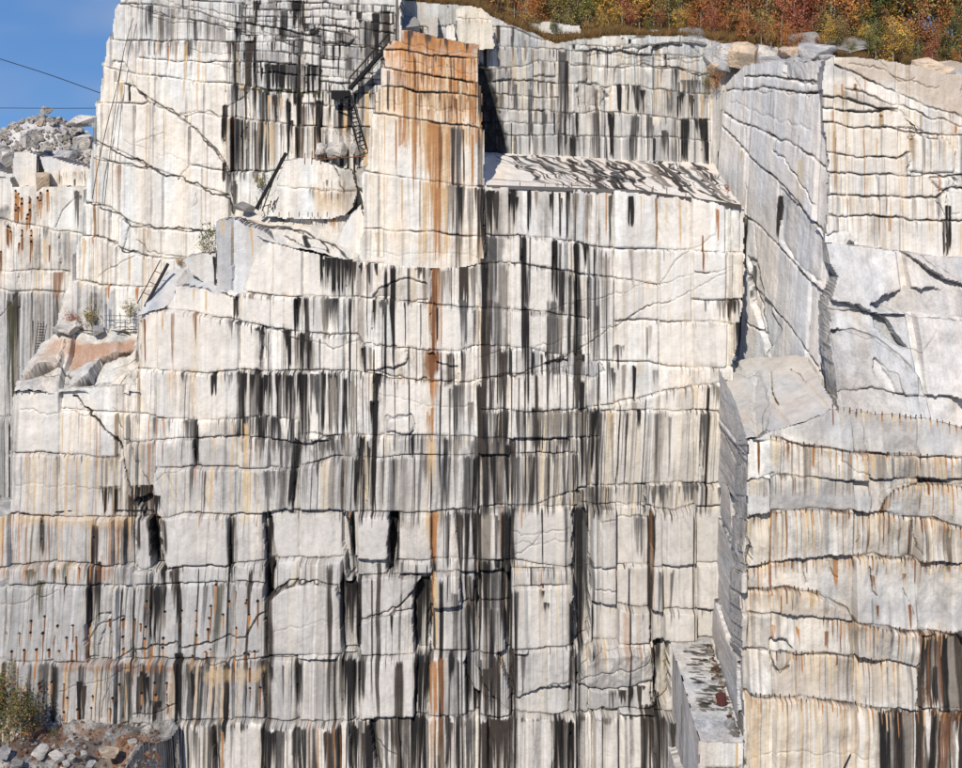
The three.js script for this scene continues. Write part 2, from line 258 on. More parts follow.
      for (let x = x0; x <= x1; x++) { const r = this.colLUT[x], r2 = this.colLUT[(x >> 1) + 3], d = Math.abs(x - cx) / hp; let f = 1 - sstep(1 - sf, 1 + sf, d); if (f <= 0) continue; f *= (1 - sstep(1 - fade, 1.02, t + (r2 - 0.5) * fade * 0.9 + (r - 0.5) * 0.1)) * sstep(-0.002, 0.035, t - 0.05 * r2 * r) * va * (0.72 + 0.4 * r); const al = f * A * 1.3 > 1 ? 1 : f * A * 1.3, q = (y * this.tw + x) * 3; T[q] += (col[0] - T[q]) * al; T[q + 1] += (col[1] - T[q + 1]) * al; T[q + 2] += (col[2] - T[q + 2]) * al; }
    }
  }
  curtain(u0, u1, v0, v1, dens, cols, o = {}) {   // hanging water marks: thin and wide, from ledge to ledge, many running over several courses
    const R = this.rng, { A = [0.35, 1], widths = [0.06, 0.12, 0.24, 0.5], lean = 0, long = 0.45 } = o, [a0, bT] = this.conv(u0, v0), [a1] = this.conv(u1, v0), bB = this.conv((u0 + u1) / 2, v1)[1];
    for (const w0 of widths) for (let a = a0; a < a1; a += w0 * (0.5 + 1.5 * R()) * (1.1 + w0) / dens) {
      const ys = this.ln.map((f) => f(a)).filter((y) => y === y && y < bT + 0.5 && y > bB).sort((x, y) => y - x); if (R() < 0.25 || !ys.length) ys.unshift(mix(bT, bB, R() * 0.8));
      const i = Math.floor(R() * ys.length), hop = R() < long ? 1 + Math.floor(R() * 3) : 0, next = ys[i + 1 + hop] ?? bB - 1, top = ys[i], L = (top - next) * (hop ? 1 : R() < 0.5 ? 0.25 + 0.6 * R() : 1);
      const full = L > (top - next) * 0.98; this.band(a, w0 * (0.5 + R()) * (full ? 1 : 1.25), top + 0.02, top - L * (full ? 1 : 1.25), C[cols[Math.floor(R() * cols.length)]], mix(A[0], A[1], R()), lean + (R() - 0.5) * 0.02, full ? (R() < 0.5 ? 0.1 : 0.35) : 0.6 + 0.3 * R(), 0.3 + 0.35 * R());
    }
    return this;
  }
  streaks(list) { for (const [u, w, v0, v1, col, A, lean] of list) { const p = this.conv(u, v0), q = this.conv(u, v1), s = (this.conv(u + 1, v0)[0] - p[0]); if (col === 'R' || col === 'S') this.run(p[0], Math.abs(w * s * 1.9), p[1], q[1], C.O, A * 0.4, lean ?? 0, 0.35, 0.9); else if (col === 'K') this.run(p[0], Math.abs(w * s * 1.7), p[1], q[1] - 0.3, C.T, A * 0.6, lean ?? 0, 0.35, 0.9); const ww = Math.abs(w * s), n = Math.max(1, Math.round(ww / 0.13)), R = this.rng, len = p[1] - q[1];
      if (n > 2) this.band(p[0], ww * 0.8, p[1], q[1] + len * 0.25, C[col], A * 0.75, lean ?? 0, 0.7, 0.6);
      for (let k = 0; k < n; k++) { const x = n > 1 ? ((k + 0.5) / n - 0.5) * ww * 1.1 + (R() - 0.5) * ww * 0.2 : 0, e = Math.min(1, Math.abs(x) / (ww / 2 + 1e-6)), t0 = p[1] - (n > 1 && R() < 0.3 ? R() * 0.2 * len : 0) * e, full = R() < 0.6 - 0.4 * e, t1 = full ? q[1] - 0.1 : q[1] + len * (R() * 0.6 * (0.35 + e)); this.band(p[0] + x, (n > 1 ? 1.5 : 1.1) * ww / n * (0.7 + 0.6 * R()), t0, t1, C[col], (col === 'K' || col === 'B' ? 1.2 : 1) * A * (n > 1 ? 1.15 - 0.4 * e * R() : 1.2), (lean ?? 0) + (R() - 0.5) * 0.02, full ? 0.2 : 0.5 + 0.35 * R()); }
    } return this; }
  rain(u0, u1, v0, v1, n, cols, o = {}) {             // many thin streaks, most of them starting at a ledge
    const R = this.rng, { w = [0.6, 2.5], A = [0.25, 0.8], len = [8, 40], line = 0.8, lean = 0 } = o;
    for (let k = 0; k < n; k++) {
      const u = mix(u0, u1, R()); let v = mix(v0, v1, R() ** 1.2), p = this.conv(u, v);
      if (R() < line) { let best = 1e9, by = p[1]; for (const f of this.ln) { const y = f(p[0]); if (y === y && Math.abs(y - p[1]) < best) { best = Math.abs(y - p[1]); by = y; } } if (best < 4) p = [p[0], by]; }
      const s = Math.abs(this.conv(u + 1, v)[0] - this.conv(u, v)[0]), L = mix(len[0], len[1], R() ** 1.5) * K;
      this.run(p[0], mix(w[0], w[1], R() ** 2) * s, p[1] + 0.03, p[1] - L, C[cols[Math.floor(R() * cols.length)]], mix(A[0], A[1], R()), lean + (R() - 0.5) * 0.02);
    }
    return this;
  }
  blot(p, col, A, soft = 0.6, nz = 0.8, grain = 0.4) {   // a patch with an irregular outline
    const ab = p.map(([u, v]) => this.conv(u, v)), { pxm } = this; let x0 = 1e9, x1 = -1e9, y0 = 1e9, y1 = -1e9; for (const [a, b] of ab) { x0 = Math.min(x0, a); x1 = Math.max(x1, a); y0 = Math.min(y0, b); y1 = Math.max(y1, b); }
    const g = soft + nz, X = (a) => clamp(Math.floor((a - this.a0) * pxm), 0, this.tw - 1), Yv = (b) => clamp(Math.floor((b - this.b0) * pxm), 0, this.th - 1);
    const big = (x1 - x0) * (y1 - y0) > 300, cc = typeof col === 'string' ? C[col] : col;
    for (let y = Yv(y0 - g); y <= Yv(y1 + g); y++) for (let x = X(x0 - g); x <= X(x1 + g); x++) {
      const a = this.a0 + x / pxm, b = this.b0 + y / pxm; let sd = segDist(ab, a, b); if (inPoly(ab, a, b)) sd = -sd;
      sd += (fbm(a * 0.9, b * 0.9, 3) - 0.5) * nz * 2; const f = 1 - sstep(-soft, soft, sd); if (f > 0) this.dab(x, y, cc, clamp(f * A * (1 - grain / 2 + grain * n2(a * 5, b * 1.2 + 9)) * (1 - grain * 0.4 + grain * 0.8 * n2(a * 11, b * 6))));
    }
    return this;
  }
  stroke(ab, wM, col, A, fade = 0.7) {                  // dirt along a line
    const { pxm } = this, r = Math.ceil(wM * pxm) + 1;
    for (let i = 0; i + 1 < ab.length; i++) { const [ax, ay] = ab[i], [bx, by] = ab[i + 1], n = Math.max(1, Math.ceil(Math.hypot(bx - ax, by - ay) * pxm / 1.2)); for (let k = 0; k < n; k++) { const a = mix(ax, bx, k / n), b = mix(ay, by, k / n), al = A * (1 - fade + fade * 1.4 * n2(a * 1.1 + 3, b * 1.1)), ww = wM * (0.5 + n2(a * 2, b * 2 + 8)), cx = (a - this.a0) * pxm, cy = (b - this.b0) * pxm; for (let y = -r; y <= r; y++) for (let x = -r; x <= r; x++) { const px = Math.round(cx) + x, py = Math.round(cy) + y, dd = Math.hypot(px - cx, py - cy) / (ww * pxm * 0.5 + 0.35); if (dd < 1) this.dab(px, py, col, clamp(al * (1 - dd * dd) * 0.55)); } } }
    return this;
  }
  drawn(list) { for (const [pts, w, col, A, wig = 0.3] of list) { const ab = [], p = pts.map(([u, v]) => this.conv(u, v)); for (let i = 0; i + 1 < p.length; i++) for (let k = 0; k < 12; k++) { const a = mix(p[i][0], p[i + 1][0], k / 12), b = mix(p[i][1], p[i + 1][1], k / 12); ab.push([a + (n2(a, b + 4) - 0.5) * wig, b + (n2(a + 7, b) - 0.5) * wig]); } ab.push(p[p.length - 1]); this.stroke(ab, w * K, C[col], A); } return this; }
  seams(A = 0.6, w = 0.09, col = C.B) {
    for (const f of this.ln) { let run = []; for (let a = this.a0; a < this.a0 + this.bw; a += 0.12) { const y = f(a); if (y === y) run.push([a, y]); else { if (run.length > 1) this.stroke(run, w, col, A); run = []; } } if (run.length > 1) this.stroke(run, w, col, A); }
    for (const c of this.crackAB) this.stroke(c.p, 0.07 * c.w + 0.02, C.B, c.al);
    for (const [a, b] of this.holeAB) { for (let t = 0; t < 6; t++) this.stroke([[a - 0.02, b - 0.02], [a + 0.02, b + 0.02]], 0.17, C.K, 0.9, 0.1); }
    return this;
  }
  jointStains(v0, v1, w, A, cols = ['K', 'B', 'D']) { const R = this.rng; for (const [p, q] of this.jointAB) { const [t, b] = p[1] > q[1] ? [p, q] : [q, p], T = this.conv(481, v0)[1], Bm = this.conv(481, v1)[1]; if (t[1] < Bm || t[1] > T) continue; const L = t[1] - b[1], lean = L > 0.2 ? (b[0] - t[0]) / L : 0; for (let k = 0; k < 3; k++) this.run(t[0] + (R() - 0.4) * 0.35, mix(w[0], w[1], R() * R()) * K, t[1] + 0.4, b[1] - 0.3 + L * 0.3 * R(), C[cols[Math.floor(R() * cols.length)]], mix(A[0], A[1], R()), lean, 0.25, 0.8); } return this; }
  rimDrips(n, len, cols, A = [0.3, 0.9], w = [0.4, 1.4]) { // short drips all along the ledges
    const R = this.rng; for (const f of this.ln) for (let a = this.a0; a < this.a0 + this.bw; a += (0.3 + R()) / n) { const y = f(a); if (y !== y || n2(a * 0.35 + y, y) < 0.4) continue; this.run(a, mix(w[0], w[1], R() ** 2) * K, y, y - mix(len[0], len[1], R() ** 2) * K, C[cols[Math.floor(R() * cols.length)]], mix(A[0], A[1], R()), 0); } return this;
  }
  material() {
    const n = this.tw * this.th, d = new Uint8Array(n * 4); const kk = this.punch ?? 0.5; for (let i = 0; i < n; i++) { const R0 = this.tex[i * 3], B0 = this.tex[i * 3 + 2], lum = R0 + Math.max(0, R0 - B0) * 0.5, f = mix(1 - kk, 1 + 0.14 * kk, sstep(0.04, 0.5, lum)); for (let c = 0; c < 3; c++) d[i * 4 + c] = lin2s(this.tex[i * 3 + c] * f); d[i * 4 + 3] = 255; }
    const t = new THREE.DataTexture(d, this.tw, this.th); t.colorSpace = THREE.SRGBColorSpace; t.magFilter = THREE.LinearFilter; t.needsUpdate = true; this.tex = null;
    return new THREE.MeshStandardMaterial({ map: t, roughness: this.gloss ?? 0.88, bumpMap: bumpFor(this.bw, this.bh), bumpScale: this.bump ?? 0.025, side: THREE.DoubleSide });
  }
  build(parent, name = 'granite_block') {
    const { nx, ny, va, vb, vh, lab, E, F, N, O } = this, vx = nx + 1, vy = ny + 1, pos = new Float32Array(vx * vy * 3), nor = new Float32Array(vx * vy * 3), g = parent.position, mat = this.material();
    for (let q = 0; q < vx * vy; q++) { const a = va[q], b = vb[q], h = vh[q]; pos[q * 3] = O.x + E.x * a + F.x * b + N.x * h - g.x; pos[q * 3 + 1] = O.y + E.y * a + F.y * b + N.y * h - g.y; pos[q * 3 + 2] = O.z + E.z * a + F.z * b + N.z * h - g.z; }
    const ok = new Uint8Array(vx * vy); for (let j = 0; j < ny; j++) for (let i = 0; i < nx; i++) if (lab[j * nx + i] >= 0) ok[j * vx + i] = ok[j * vx + i + 1] = ok[(j + 1) * vx + i] = ok[(j + 1) * vx + i + 1] = 1;
    const t1 = new V3(), t2 = new V3();
    for (let j = 0; j < vy; j++) for (let i = 0; i < vx; i++) { const q = j * vx + i; if (!ok[q]) continue; const l = i > 0 && ok[q - 1] ? q - 1 : q, r = i < nx && ok[q + 1] ? q + 1 : q, d = j > 0 && ok[q - vx] ? q - vx : q, u = j < ny && ok[q + vx] ? q + vx : q; t1.set(pos[r * 3] - pos[l * 3], pos[r * 3 + 1] - pos[l * 3 + 1], pos[r * 3 + 2] - pos[l * 3 + 2]); t2.set(pos[u * 3] - pos[d * 3], pos[u * 3 + 1] - pos[d * 3 + 1], pos[u * 3 + 2] - pos[d * 3 + 2]); if (t1.lengthSq() < 1e-9 || t2.lengthSq() < 1e-9) t1.copy(N); else { t1.cross(t2).normalize(); if (t1.dot(N) < 0) t1.negate(); } nor[q * 3] = t1.x; nor[q * 3 + 1] = t1.y; nor[q * 3 + 2] = t1.z; }
    const cells = Array.from({ length: this.nlab }, () => []); for (let q = 0; q < nx * ny; q++) if (lab[q] >= 0) cells[lab[q]].push(q);
    const remap = new Int32Array(vx * vy).fill(-1), flip = new V3().crossVectors(E, F).dot(N) < 0;
    for (const cs of cells) {
      if (!cs.length) continue; const p = [], n = [], uv = [], ix = [], used = [];
      const vid = (q) => { if (remap[q] < 0) { remap[q] = p.length / 3; used.push(q); p.push(pos[q * 3], pos[q * 3 + 1], pos[q * 3 + 2]); n.push(nor[q * 3], nor[q * 3 + 1], nor[q * 3 + 2]); uv.push((va[q] - this.a0) / this.bw, (vb[q] - this.b0) / this.bh); } return remap[q]; };
      for (const c of cs) { const i = c % nx, j = (c - i) / nx, q = j * vx + i, A = vid(q), B = vid(q + 1), Cc = vid(q + vx + 1), Dd = vid(q + vx); if (flip) ix.push(A, Cc, B, A, Dd, Cc); else if ((i + j) & 1) ix.push(A, B, Cc, A, Cc, Dd); else ix.push(A, B, Dd, B, Cc, Dd); }
      for (const q of used) remap[q] = -1;
      const geo = new THREE.BufferGeometry(); geo.setAttribute('position', new THREE.Float32BufferAttribute(p, 3)); geo.setAttribute('normal', new THREE.Float32BufferAttribute(n, 3)); geo.setAttribute('uv', new THREE.Float32BufferAttribute(uv, 2)); geo.setIndex(ix); part(name, geo, mat, parent);
    }
    if (this.skirt) {
      const p = [], uv = [], T = this.skirt, ns = Math.max(2, Math.ceil(T / 0.7)), B = new V3(), up = this.skirtSlope;
      const edgeQuad = (q, r, along) => { const at = (k, s) => { const t = s / ns * T, ny_ = s && along ? (n2(va[k] * 0.8 + vb[k], t * 0.8) - 0.5) * 0.25 : 0; p.push(pos[k * 3] - N.x * t + E.x * 0, pos[k * 3 + 1] - N.y * t + (up * t) + ny_, pos[k * 3 + 2] - N.z * t); uv.push((along ? va[k] : vb[k]) / 14, t / 14 + va[k] * 0.01); }; for (let s = 0; s < ns; s++) { at(q, s); at(r, s); at(r, s + 1); at(q, s); at(r, s + 1); at(q, s + 1); } };
      const L = (i, j) => i >= 0 && j >= 0 && i < nx && j < ny ? lab[j * nx + i] : -1;
      for (let j = 0; j < ny; j++) for (let i = 0; i < nx; i++) if (L(i, j) >= 0) { const q = j * vx + i; if (L(i, j + 1) < 0) edgeQuad(q + vx, q + vx + 1, true); if (L(i - 1, j) < 0) edgeQuad(q, q + vx, false); if (L(i + 1, j) < 0) edgeQuad(q + 1, q + vx + 1, false); }
      const geo = new THREE.BufferGeometry(); geo.setAttribute('position', new THREE.Float32BufferAttribute(p, 3)); geo.setAttribute('uv', new THREE.Float32BufferAttribute(uv, 2)); geo.computeVertexNormals(); part('rock_body', geo, bodyMat, parent);
    }
    this.nor = null; return this;
  }
}
// an upright face at depth z0 (at height y0), leaning back by `lean` metres for each metre up
const front = (z0, y0, lean) => ({ O: new V3(0, 0, z0 + lean * y0), E: new V3(1, 0, 0), F: new V3(0, 1, -lean), N: new V3(0, 0, 1) });
// a face through three places of the site
function plane(p1, p2, p3) { const A = P(...p1), B = P(...p2), Cc = P(...p3), E = B.clone().sub(A).normalize(), N = new V3().crossVectors(E, Cc.clone().sub(A)).normalize(); if (N.dot(new V3(0, EYE, DIST).sub(A)) < 0) N.negate(); const F = new V3().crossVectors(N, E); return { O: A, E, F, N }; }
// a face through three places, its first direction level
function tilted(p1, p2, p3) { const A = P(...p1), B = P(...p2), Cc = P(...p3), N = new V3().crossVectors(B.clone().sub(A), Cc.clone().sub(A)).normalize(); if (N.dot(new V3(0, EYE, DIST).sub(A)) < 0) N.negate(); const E = new V3(0, 1, 0).cross(N).normalize(), F = new V3().crossVectors(N, E); if (F.y < 0) { E.negate(); F.negate(); } return { O: A, E, F, N }; }
// an upright face running from one plan position to another
function upright(p1, p2, lean = 0) { const A = P(...p1), B = P(...p2); A.y = B.y = 0; const E = B.clone().sub(A).normalize(), N = new V3(-E.z, 0, E.x); if (N.z < 0) N.negate(); A.addScaledVector(N, lean * 55); return { O: A, E, F: new V3(-N.x * lean, 1, -N.z * lean), N }; }
// ================================================================ setting: pit floor
{
  const N = 60, geo = new THREE.PlaneGeometry(3000, 3000, N, N); geo.rotateX(-Math.PI / 2);
  const m = part('quarry_floor', geo, bodyMat.clone(), scene); m.material.color = new THREE.Color(0.5, 0.48, 0.45);
  const uv = geo.attributes.uv; for (let i = 0; i < uv.count; i++) uv.setXY(i, uv.getX(i) * 200, uv.getY(i) * 200);
  m.position.y = -3; m.userData.kind = 'structure';
}

// ================================================================ the great streaked wall in the middle
const wallM = thing('quarry_wall', 'tall stepped granite wall streaked black and rust, filling the middle of the quarry', 'rock wall', [0, 0, 0]);
const MW = new Face({
  ...front(-1.4, 51, 0.1), seed: 1, skirt: 6.5, skirtSlope: -0.04, autoJoint: 0, amp: 0.32, tilt: 0.022, groove: 0.24, pillow: 0.085, wob: 0.17, chisel: 0.75, pxm: 27, step: 0.084, ampAt: (a, b) => b < 25.7 ? (a < -18 ? 1.1 : 2.1) : b < 32 ? 1 : 0.8,
  outline: [[-40, 830], [-40, 517], [9, 515], [8, 470], [11, 400], [18, 390], [60, 391], [100, 387], [136, 385], [137, 316], [150, 311], [164, 309], [173, 300], [175, 286], [191, 288], [217, 292], [240, 294], [262, 243], [280, 245], [295, 249], [323, 256], [345, 260], [360, 258], [484, 258], [484, 187], [518, 188], [611, 191], [693, 199], [745, 209], [744, 290], [738, 345], [731, 366], [735, 400], [735, 830]],
  lines: [
    [[475, 234], [484, 235], [518, 236], [551, 239], [576, 242], [589, 246], [625, 249], [649, 249], [745, 253]],
    [[345, 262], [393, 264], [429, 266], [459, 265], [480, 264], [518, 263], [551, 269], [576, 273], [603, 277], [650, 284], [659, 286]],
    [[240, 292], [267, 296], [300, 297], [334, 297], [355, 297], [382, 299], [409, 302], [437, 306], [463, 308], [500, 309], [546, 313], [590, 319]],
    [[120, 317], [164, 309], [197, 313], [235, 321], [262, 327], [295, 331], [330, 335], [357, 335], [364, 346], [382, 346], [404, 348], [426, 351], [459, 351], [472, 347], [500, 347], [530, 349], [548, 353], [590, 356]],
    [[137, 370], [175, 371], [208, 373], [240, 370], [289, 373], [316, 370], [360, 372], [374, 373], [388, 379], [409, 380], [431, 381], [459, 383], [500, 377], [530, 373], [560, 369], [600, 362], [650, 363], [675, 368], [735, 368]],
    [[614, 322], [640, 320], [667, 322], [712, 321], [735, 325]],
    [[693, 300], [712, 301], [743, 299]],
    [[600, 411], [633, 410], [671, 411], [735, 411]],
    [[480, 410], [535, 412], [581, 411], [614, 405], [671, 390], [735, 381]],
    [[60, 408], [112, 413], [142, 415], [164, 418], [197, 421], [235, 418], [260, 416], [295, 420], [300, 420]],
    [[128, 444], [156, 440], [197, 439], [232, 437], [260, 437], [297, 443], [330, 436], [360, 436], [412, 437], [448, 437], [480, 439], [546, 439], [600, 438]],
    [[153, 469], [189, 467], [240, 469], [295, 469], [336, 457], [377, 458], [415, 455], [500, 456], [537, 455], [578, 454]],
    [[11, 454], [44, 454], [79, 456], [122, 459]],
    [[-40, 515], [11, 515], [68, 518], [107, 518], [135, 519], [156, 519], [175, 515], [197, 513], [230, 515], [260, 514], [289, 511], [336, 511], [349, 514], [393, 513], [431, 514], [453, 510], [480, 511], [507, 508], [567, 507], [587, 507], [650, 507], [671, 511], [699, 506], [735, 503]],
    [[480, 508], [535, 505], [578, 492], [589, 489], [633, 487], [666, 484], [735, 484]],
    [[-40, 570], [0, 569], [38, 566], [63, 563], [93, 566], [134, 565]],
    [[134, 571], [164, 571], [191, 566], [227, 566], [240, 566], [273, 562], [344, 560], [360, 559], [393, 560], [500, 560], [576, 570], [650, 567], [735, 564]],
    [[-40, 587], [60, 585], [150, 586], [240, 582], [267, 585]],
    [[357, 577], [393, 575], [420, 574], [500, 571], [576, 570]],
    [[341, 626], [390, 613], [430, 608], [480, 604], [510, 604]],
    [[-40, 662], [55, 663], [115, 662], [175, 662], [219, 663], [254, 659], [273, 659], [330, 659], [357, 656], [431, 655], [475, 654], [500, 652], [515, 650], [573, 647], [595, 644], [650, 643], [735, 640]],
    [[-40, 729], [55, 730], [110, 729], [170, 722], [240, 722], [273, 723], [314, 725], [349, 722], [371, 717], [467, 715], [500, 716], [515, 715], [554, 719], [573, 715], [655, 717], [735, 714]],
    [[510, 587], [570, 585]], [[589, 604], [650, 611], [735, 612]],
  ],
  joints: [
    [485, 190, 487, 300], [374, 300, 372, 335], [374, 375, 372, 510], [349, 262, 345, 297], [322, 258, 322, 297], [297, 300, 297, 335], [263, 330, 263, 372], [301, 375, 302, 437], [194, 420, 195, 465], [297, 445, 293, 510], [361, 440, 366, 510], [412, 440, 412, 455], [476, 440, 476, 510], [431, 300, 431, 350], [523, 240, 523, 262], [554, 243, 554, 266],
    [137, 522, 136, 566], [150, 522, 152, 566], [162, 522, 164, 568], [230, 518, 229, 600], [265, 515, 268, 630], [345, 516, 350, 575], [352, 516, 354, 575], [393, 515, 389, 575], [397, 515, 396, 575], [432, 515, 432, 640], [455, 515, 462, 600], [473, 515, 479, 640], [503, 512, 506, 640], [574, 512, 575, 640], [586, 512, 588, 640], [652, 512, 650, 640], [95, 522, 92, 560], [40, 522, 38, 560],
    [343, 580, 343, 655], [359, 580, 360, 655], [414, 585, 415, 655], [429, 585, 430, 655], [467, 580, 470, 650], [178, 590, 177, 720], [90, 590, 88, 655], [267, 590, 266, 655], [148, 590, 148, 640],
    [297, 662, 298, 720], [343, 660, 343, 718], [361, 660, 360, 716], [418, 658, 415, 714], [430, 658, 428, 714], [262, 665, 264, 720], [513, 655, 512, 712], [573, 652, 570, 712], [655, 650, 655, 712], [467, 660, 468, 712], [227, 668, 228, 720], [82, 668, 80, 722], [143, 668, 144, 720],
    [264, 728, 265, 790], [350, 726, 352, 790], [371, 722, 380, 790], [413, 720, 413, 790], [424, 720, 424, 790], [448, 720, 446, 790], [488, 720, 488, 790], [513, 720, 512, 790], [555, 722, 556, 790], [563, 722, 562, 790], [571, 722, 570, 790], [652, 720, 656, 790], [214, 728, 218, 790], [300, 730, 302, 790],
    [595, 412, 592, 480], [702, 412, 701, 480],
  ],
  facets: [
    { p: [[373, 297], [380, 288], [393, 282], [410, 279], [427, 283], [428, 301], [409, 301]], dz: -0.18, tone: 0.9, rough: 1.6 },
    { p: [[410, 352], [404, 349], [426, 352], [434, 352], [437, 363], [448, 365], [456, 366], [458, 381], [431, 381], [388, 377], [376, 371], [395, 365], [405, 362]], dz: -0.2, tone: 1.1, rough: 2 },
    { p: [[546, 363], [565, 360], [600, 363], [605, 372], [592, 378], [575, 376], [550, 371]], dz: -0.2, tone: 1.4, rough: 0.8, tv: -0.2 },
    { p: [[578, 491], [589, 488], [633, 486], [646, 486], [644, 505], [600, 507], [583, 505]], dz: -0.45, tone: 1.2, rough: 1.4 },
    { p: [[387, 418], [412, 416], [415, 428], [408, 435], [386, 433]], dz: 0.05, tone: 0.9, rough: 0.6 },
    { p: [[576, 686], [584, 665], [600, 652], [625, 647], [648, 650], [655, 668], [654, 680], [630, 688], [600, 690]], dz: 0.55, tv: 0.35, tone: 0.2, rough: 3 },
    { p: [[590, 692], [630, 688], [652, 682], [652, 710], [590, 713]], dz: -0.15, tone: 0.3, rough: 1.5 },
    { p: [[480, 652], [500, 655], [512, 690], [508, 712], [498, 702], [485, 685], [474, 665]], dz: 0.35, tu: -0.22, tone: 1.6, rough: 0.6, chisel: 0 },
    { p: [[464, 660], [474, 658], [484, 684], [496, 702], [480, 694], [468, 680]], dz: 0.1, tone: 0.1, rough: 0.7, tv: -0.15 },
    { p: [[267, 606], [275, 592], [289, 583], [311, 580], [336, 584], [341, 600], [341, 655], [268, 657]], dz: 0.32, tone: 0, rough: 1.2, tu: -0.015 },
    { p: [[357, 578], [393, 576], [422, 576], [415, 590], [390, 612], [360, 620]], dz: 0.3, tone: -0.1 },
    { p: [[418, 583], [428, 581], [428, 654], [415, 654], [413, 590]], dz: -1.1, tone: 0.6 },
    { p: [[343, 585], [358, 582], [359, 654], [343, 655]], dz: -0.9, tone: 0.6 },
    { p: [[343, 515], [349, 516], [355, 576], [348, 580], [345, 560]], dz: -1.0, tone: 0.7 },
    { p: [[391, 514], [397, 514], [394, 574], [387, 574]], dz: -1.3, tone: 0.6 },
    { p: [[263, 514], [269, 514], [274, 560], [270, 600], [266, 600]], dz: -1.1, tone: 0.7 },
    { p: [[573, 508], [586, 509], [590, 560], [588, 640], [574, 646], [573, 560]], dz: -1.0, tone: 0.5 },
    { p: [[135, 500], [148, 497], [157, 516], [165, 571], [152, 570], [148, 520]], dz: -1.3, tone: 0.6 },
    { p: [[137, 519], [150, 517], [152, 569], [137, 571]], dz: 0.1, tone: 0.1 },
    { p: [[86, 625], [95, 618], [110, 612], [104, 624], [99, 645], [97, 662], [86, 660]], dz: -0.3, tone: 0.2, rough: 1.4 },
    { p: [[364, 345], [382, 346], [404, 349], [408, 356], [402, 366], [376, 371], [362, 371]], dz: 0.25, tone: -0.2 },
    { p: [[512, 655], [520, 652], [540, 650], [572, 648], [570, 685], [545, 690], [515, 700]], dz: 0.1, tone: 0.4, rough: 2.2 },
    { p: [[655, 645], [668, 642], [671, 700], [657, 712]], dz: -1.4, tone: 0.7, rough: 2 },
    { p: [[300, 434], [325, 435], [329, 440], [300, 444]], dz: 0.25, tone: 0 },
  ],
  cracks: [
    [[[74, 394], [96, 418], [118, 446], [123, 459], [131, 495], [134, 519]], 2.4, 1], [[[112, 410], [128, 440], [140, 470], [150, 490]], 1, 0.6],
    [[[115, 662], [131, 652], [155, 647], [175, 645], [178, 650], [210, 644], [246, 636], [252, 625], [257, 617], [267, 612]], 1.8, 1], [[[86, 660], [88, 640], [95, 630], [110, 623], [125, 618]], 1.3, 0.9], [[[178, 662], [215, 663], [240, 658], [260, 650]], 1.2, 0.8],
    [[[0, 607], [40, 596], [60, 589]], 0.8, 0.5], [[[265, 329], [300, 339], [333, 347], [362, 340]], 0.9, 0.7],
    [[[659, 284], [677, 258], [700, 245], [715, 234], [718, 215]], 0.7, 0.6], [[[551, 310], [600, 296], [660, 283], [735, 266]], 0.7, 0.5],
    [[[480, 380], [520, 372], [550, 360], [580, 350], [615, 325], [640, 310], [672, 299]], 1.3, 0.8], [[[480, 356], [530, 347], [580, 335], [610, 328]], 0.7, 0.5], [[[672, 299], [700, 285], [735, 268]], 0.7, 0.5], [[[693, 273], [710, 271]], 1.4, 0.9],
    [[[600, 520], [655, 518]], 0.8, 0.6], [[[595, 591], [617, 591]], 1.3, 0.9], [[[507, 545], [540, 545], [570, 543]], 0.7, 0.5], [[[507, 535], [570, 530]], 0.7, 0.5], [[[508, 562], [530, 548], [545, 530]], 0.9, 0.7],
    [[[390, 613], [405, 600], [422, 581]], 1.5, 0.9], [[[270, 600], [282, 586], [300, 580], [320, 582]], 2, 0.9], [[[272, 630], [320, 622], [343, 618]], 0.5, 0.4],
    [[[377, 394], [410, 400], [440, 405], [500, 410]], 0.5, 0.4], [[[515, 700], [540, 688], [575, 682], [600, 672], [625, 670], [648, 662]], 1, 0.8],
    [[[60, 690], [100, 680], [145, 665]], 0.7, 0.6], [[[100, 720], [103, 700], [112, 680]], 0.8, 0.6], [[[130, 718], [160, 710], [176, 706]], 1.5, 0.9], [[[15, 485], [60, 484], [110, 488]], 0.5, 0.4], [[[20, 409], [50, 412], [90, 415]], 0.8, 0.6], [[[371, 738], [385, 750], [398, 757], [402, 742]], 0.9, 0.8], [[[155, 483], [170, 470], [200, 465]], 0.6, 0.4],
  ],
  holes: [[5, 635], [11, 652], [19, 634], [23, 651], [31, 621], [44, 617], [30, 633], [42, 634], [35, 651], [47, 652], [58, 625], [54, 636], [67, 637], [59, 651], [74, 624], [77, 636], [72, 651], [89, 623], [87, 636], [108, 622], [122, 621], [110, 635], [110, 652], [121, 639], [121, 652], [134, 620], [144, 640], [134, 654], [145, 628], [149, 650], [161, 650], [162, 640], [164, 613], [180, 613], [178, 625], [195, 613], [195, 624], [195, 638], [191, 659], [204, 655], [209, 652], [207, 631], [208, 620], [210, 607], [215, 582], [215, 586], [222, 616], [228, 603], [236, 591], [236, 628], [247, 599], [249, 614], [258, 600], [234, 653], [244, 654], [254, 652], [80, 568], [38, 685], [50, 684], [64, 684], [67, 698], [63, 713], [77, 710], [93, 696], [119, 685], [113, 697], [110, 709], [91, 708], [155, 682], [167, 682], [156, 694], [167, 694], [167, 705], [141, 694], [146, 602], [140, 625], [249, 670], [249, 690], [259, 690], [246, 602], [248, 655]],
});
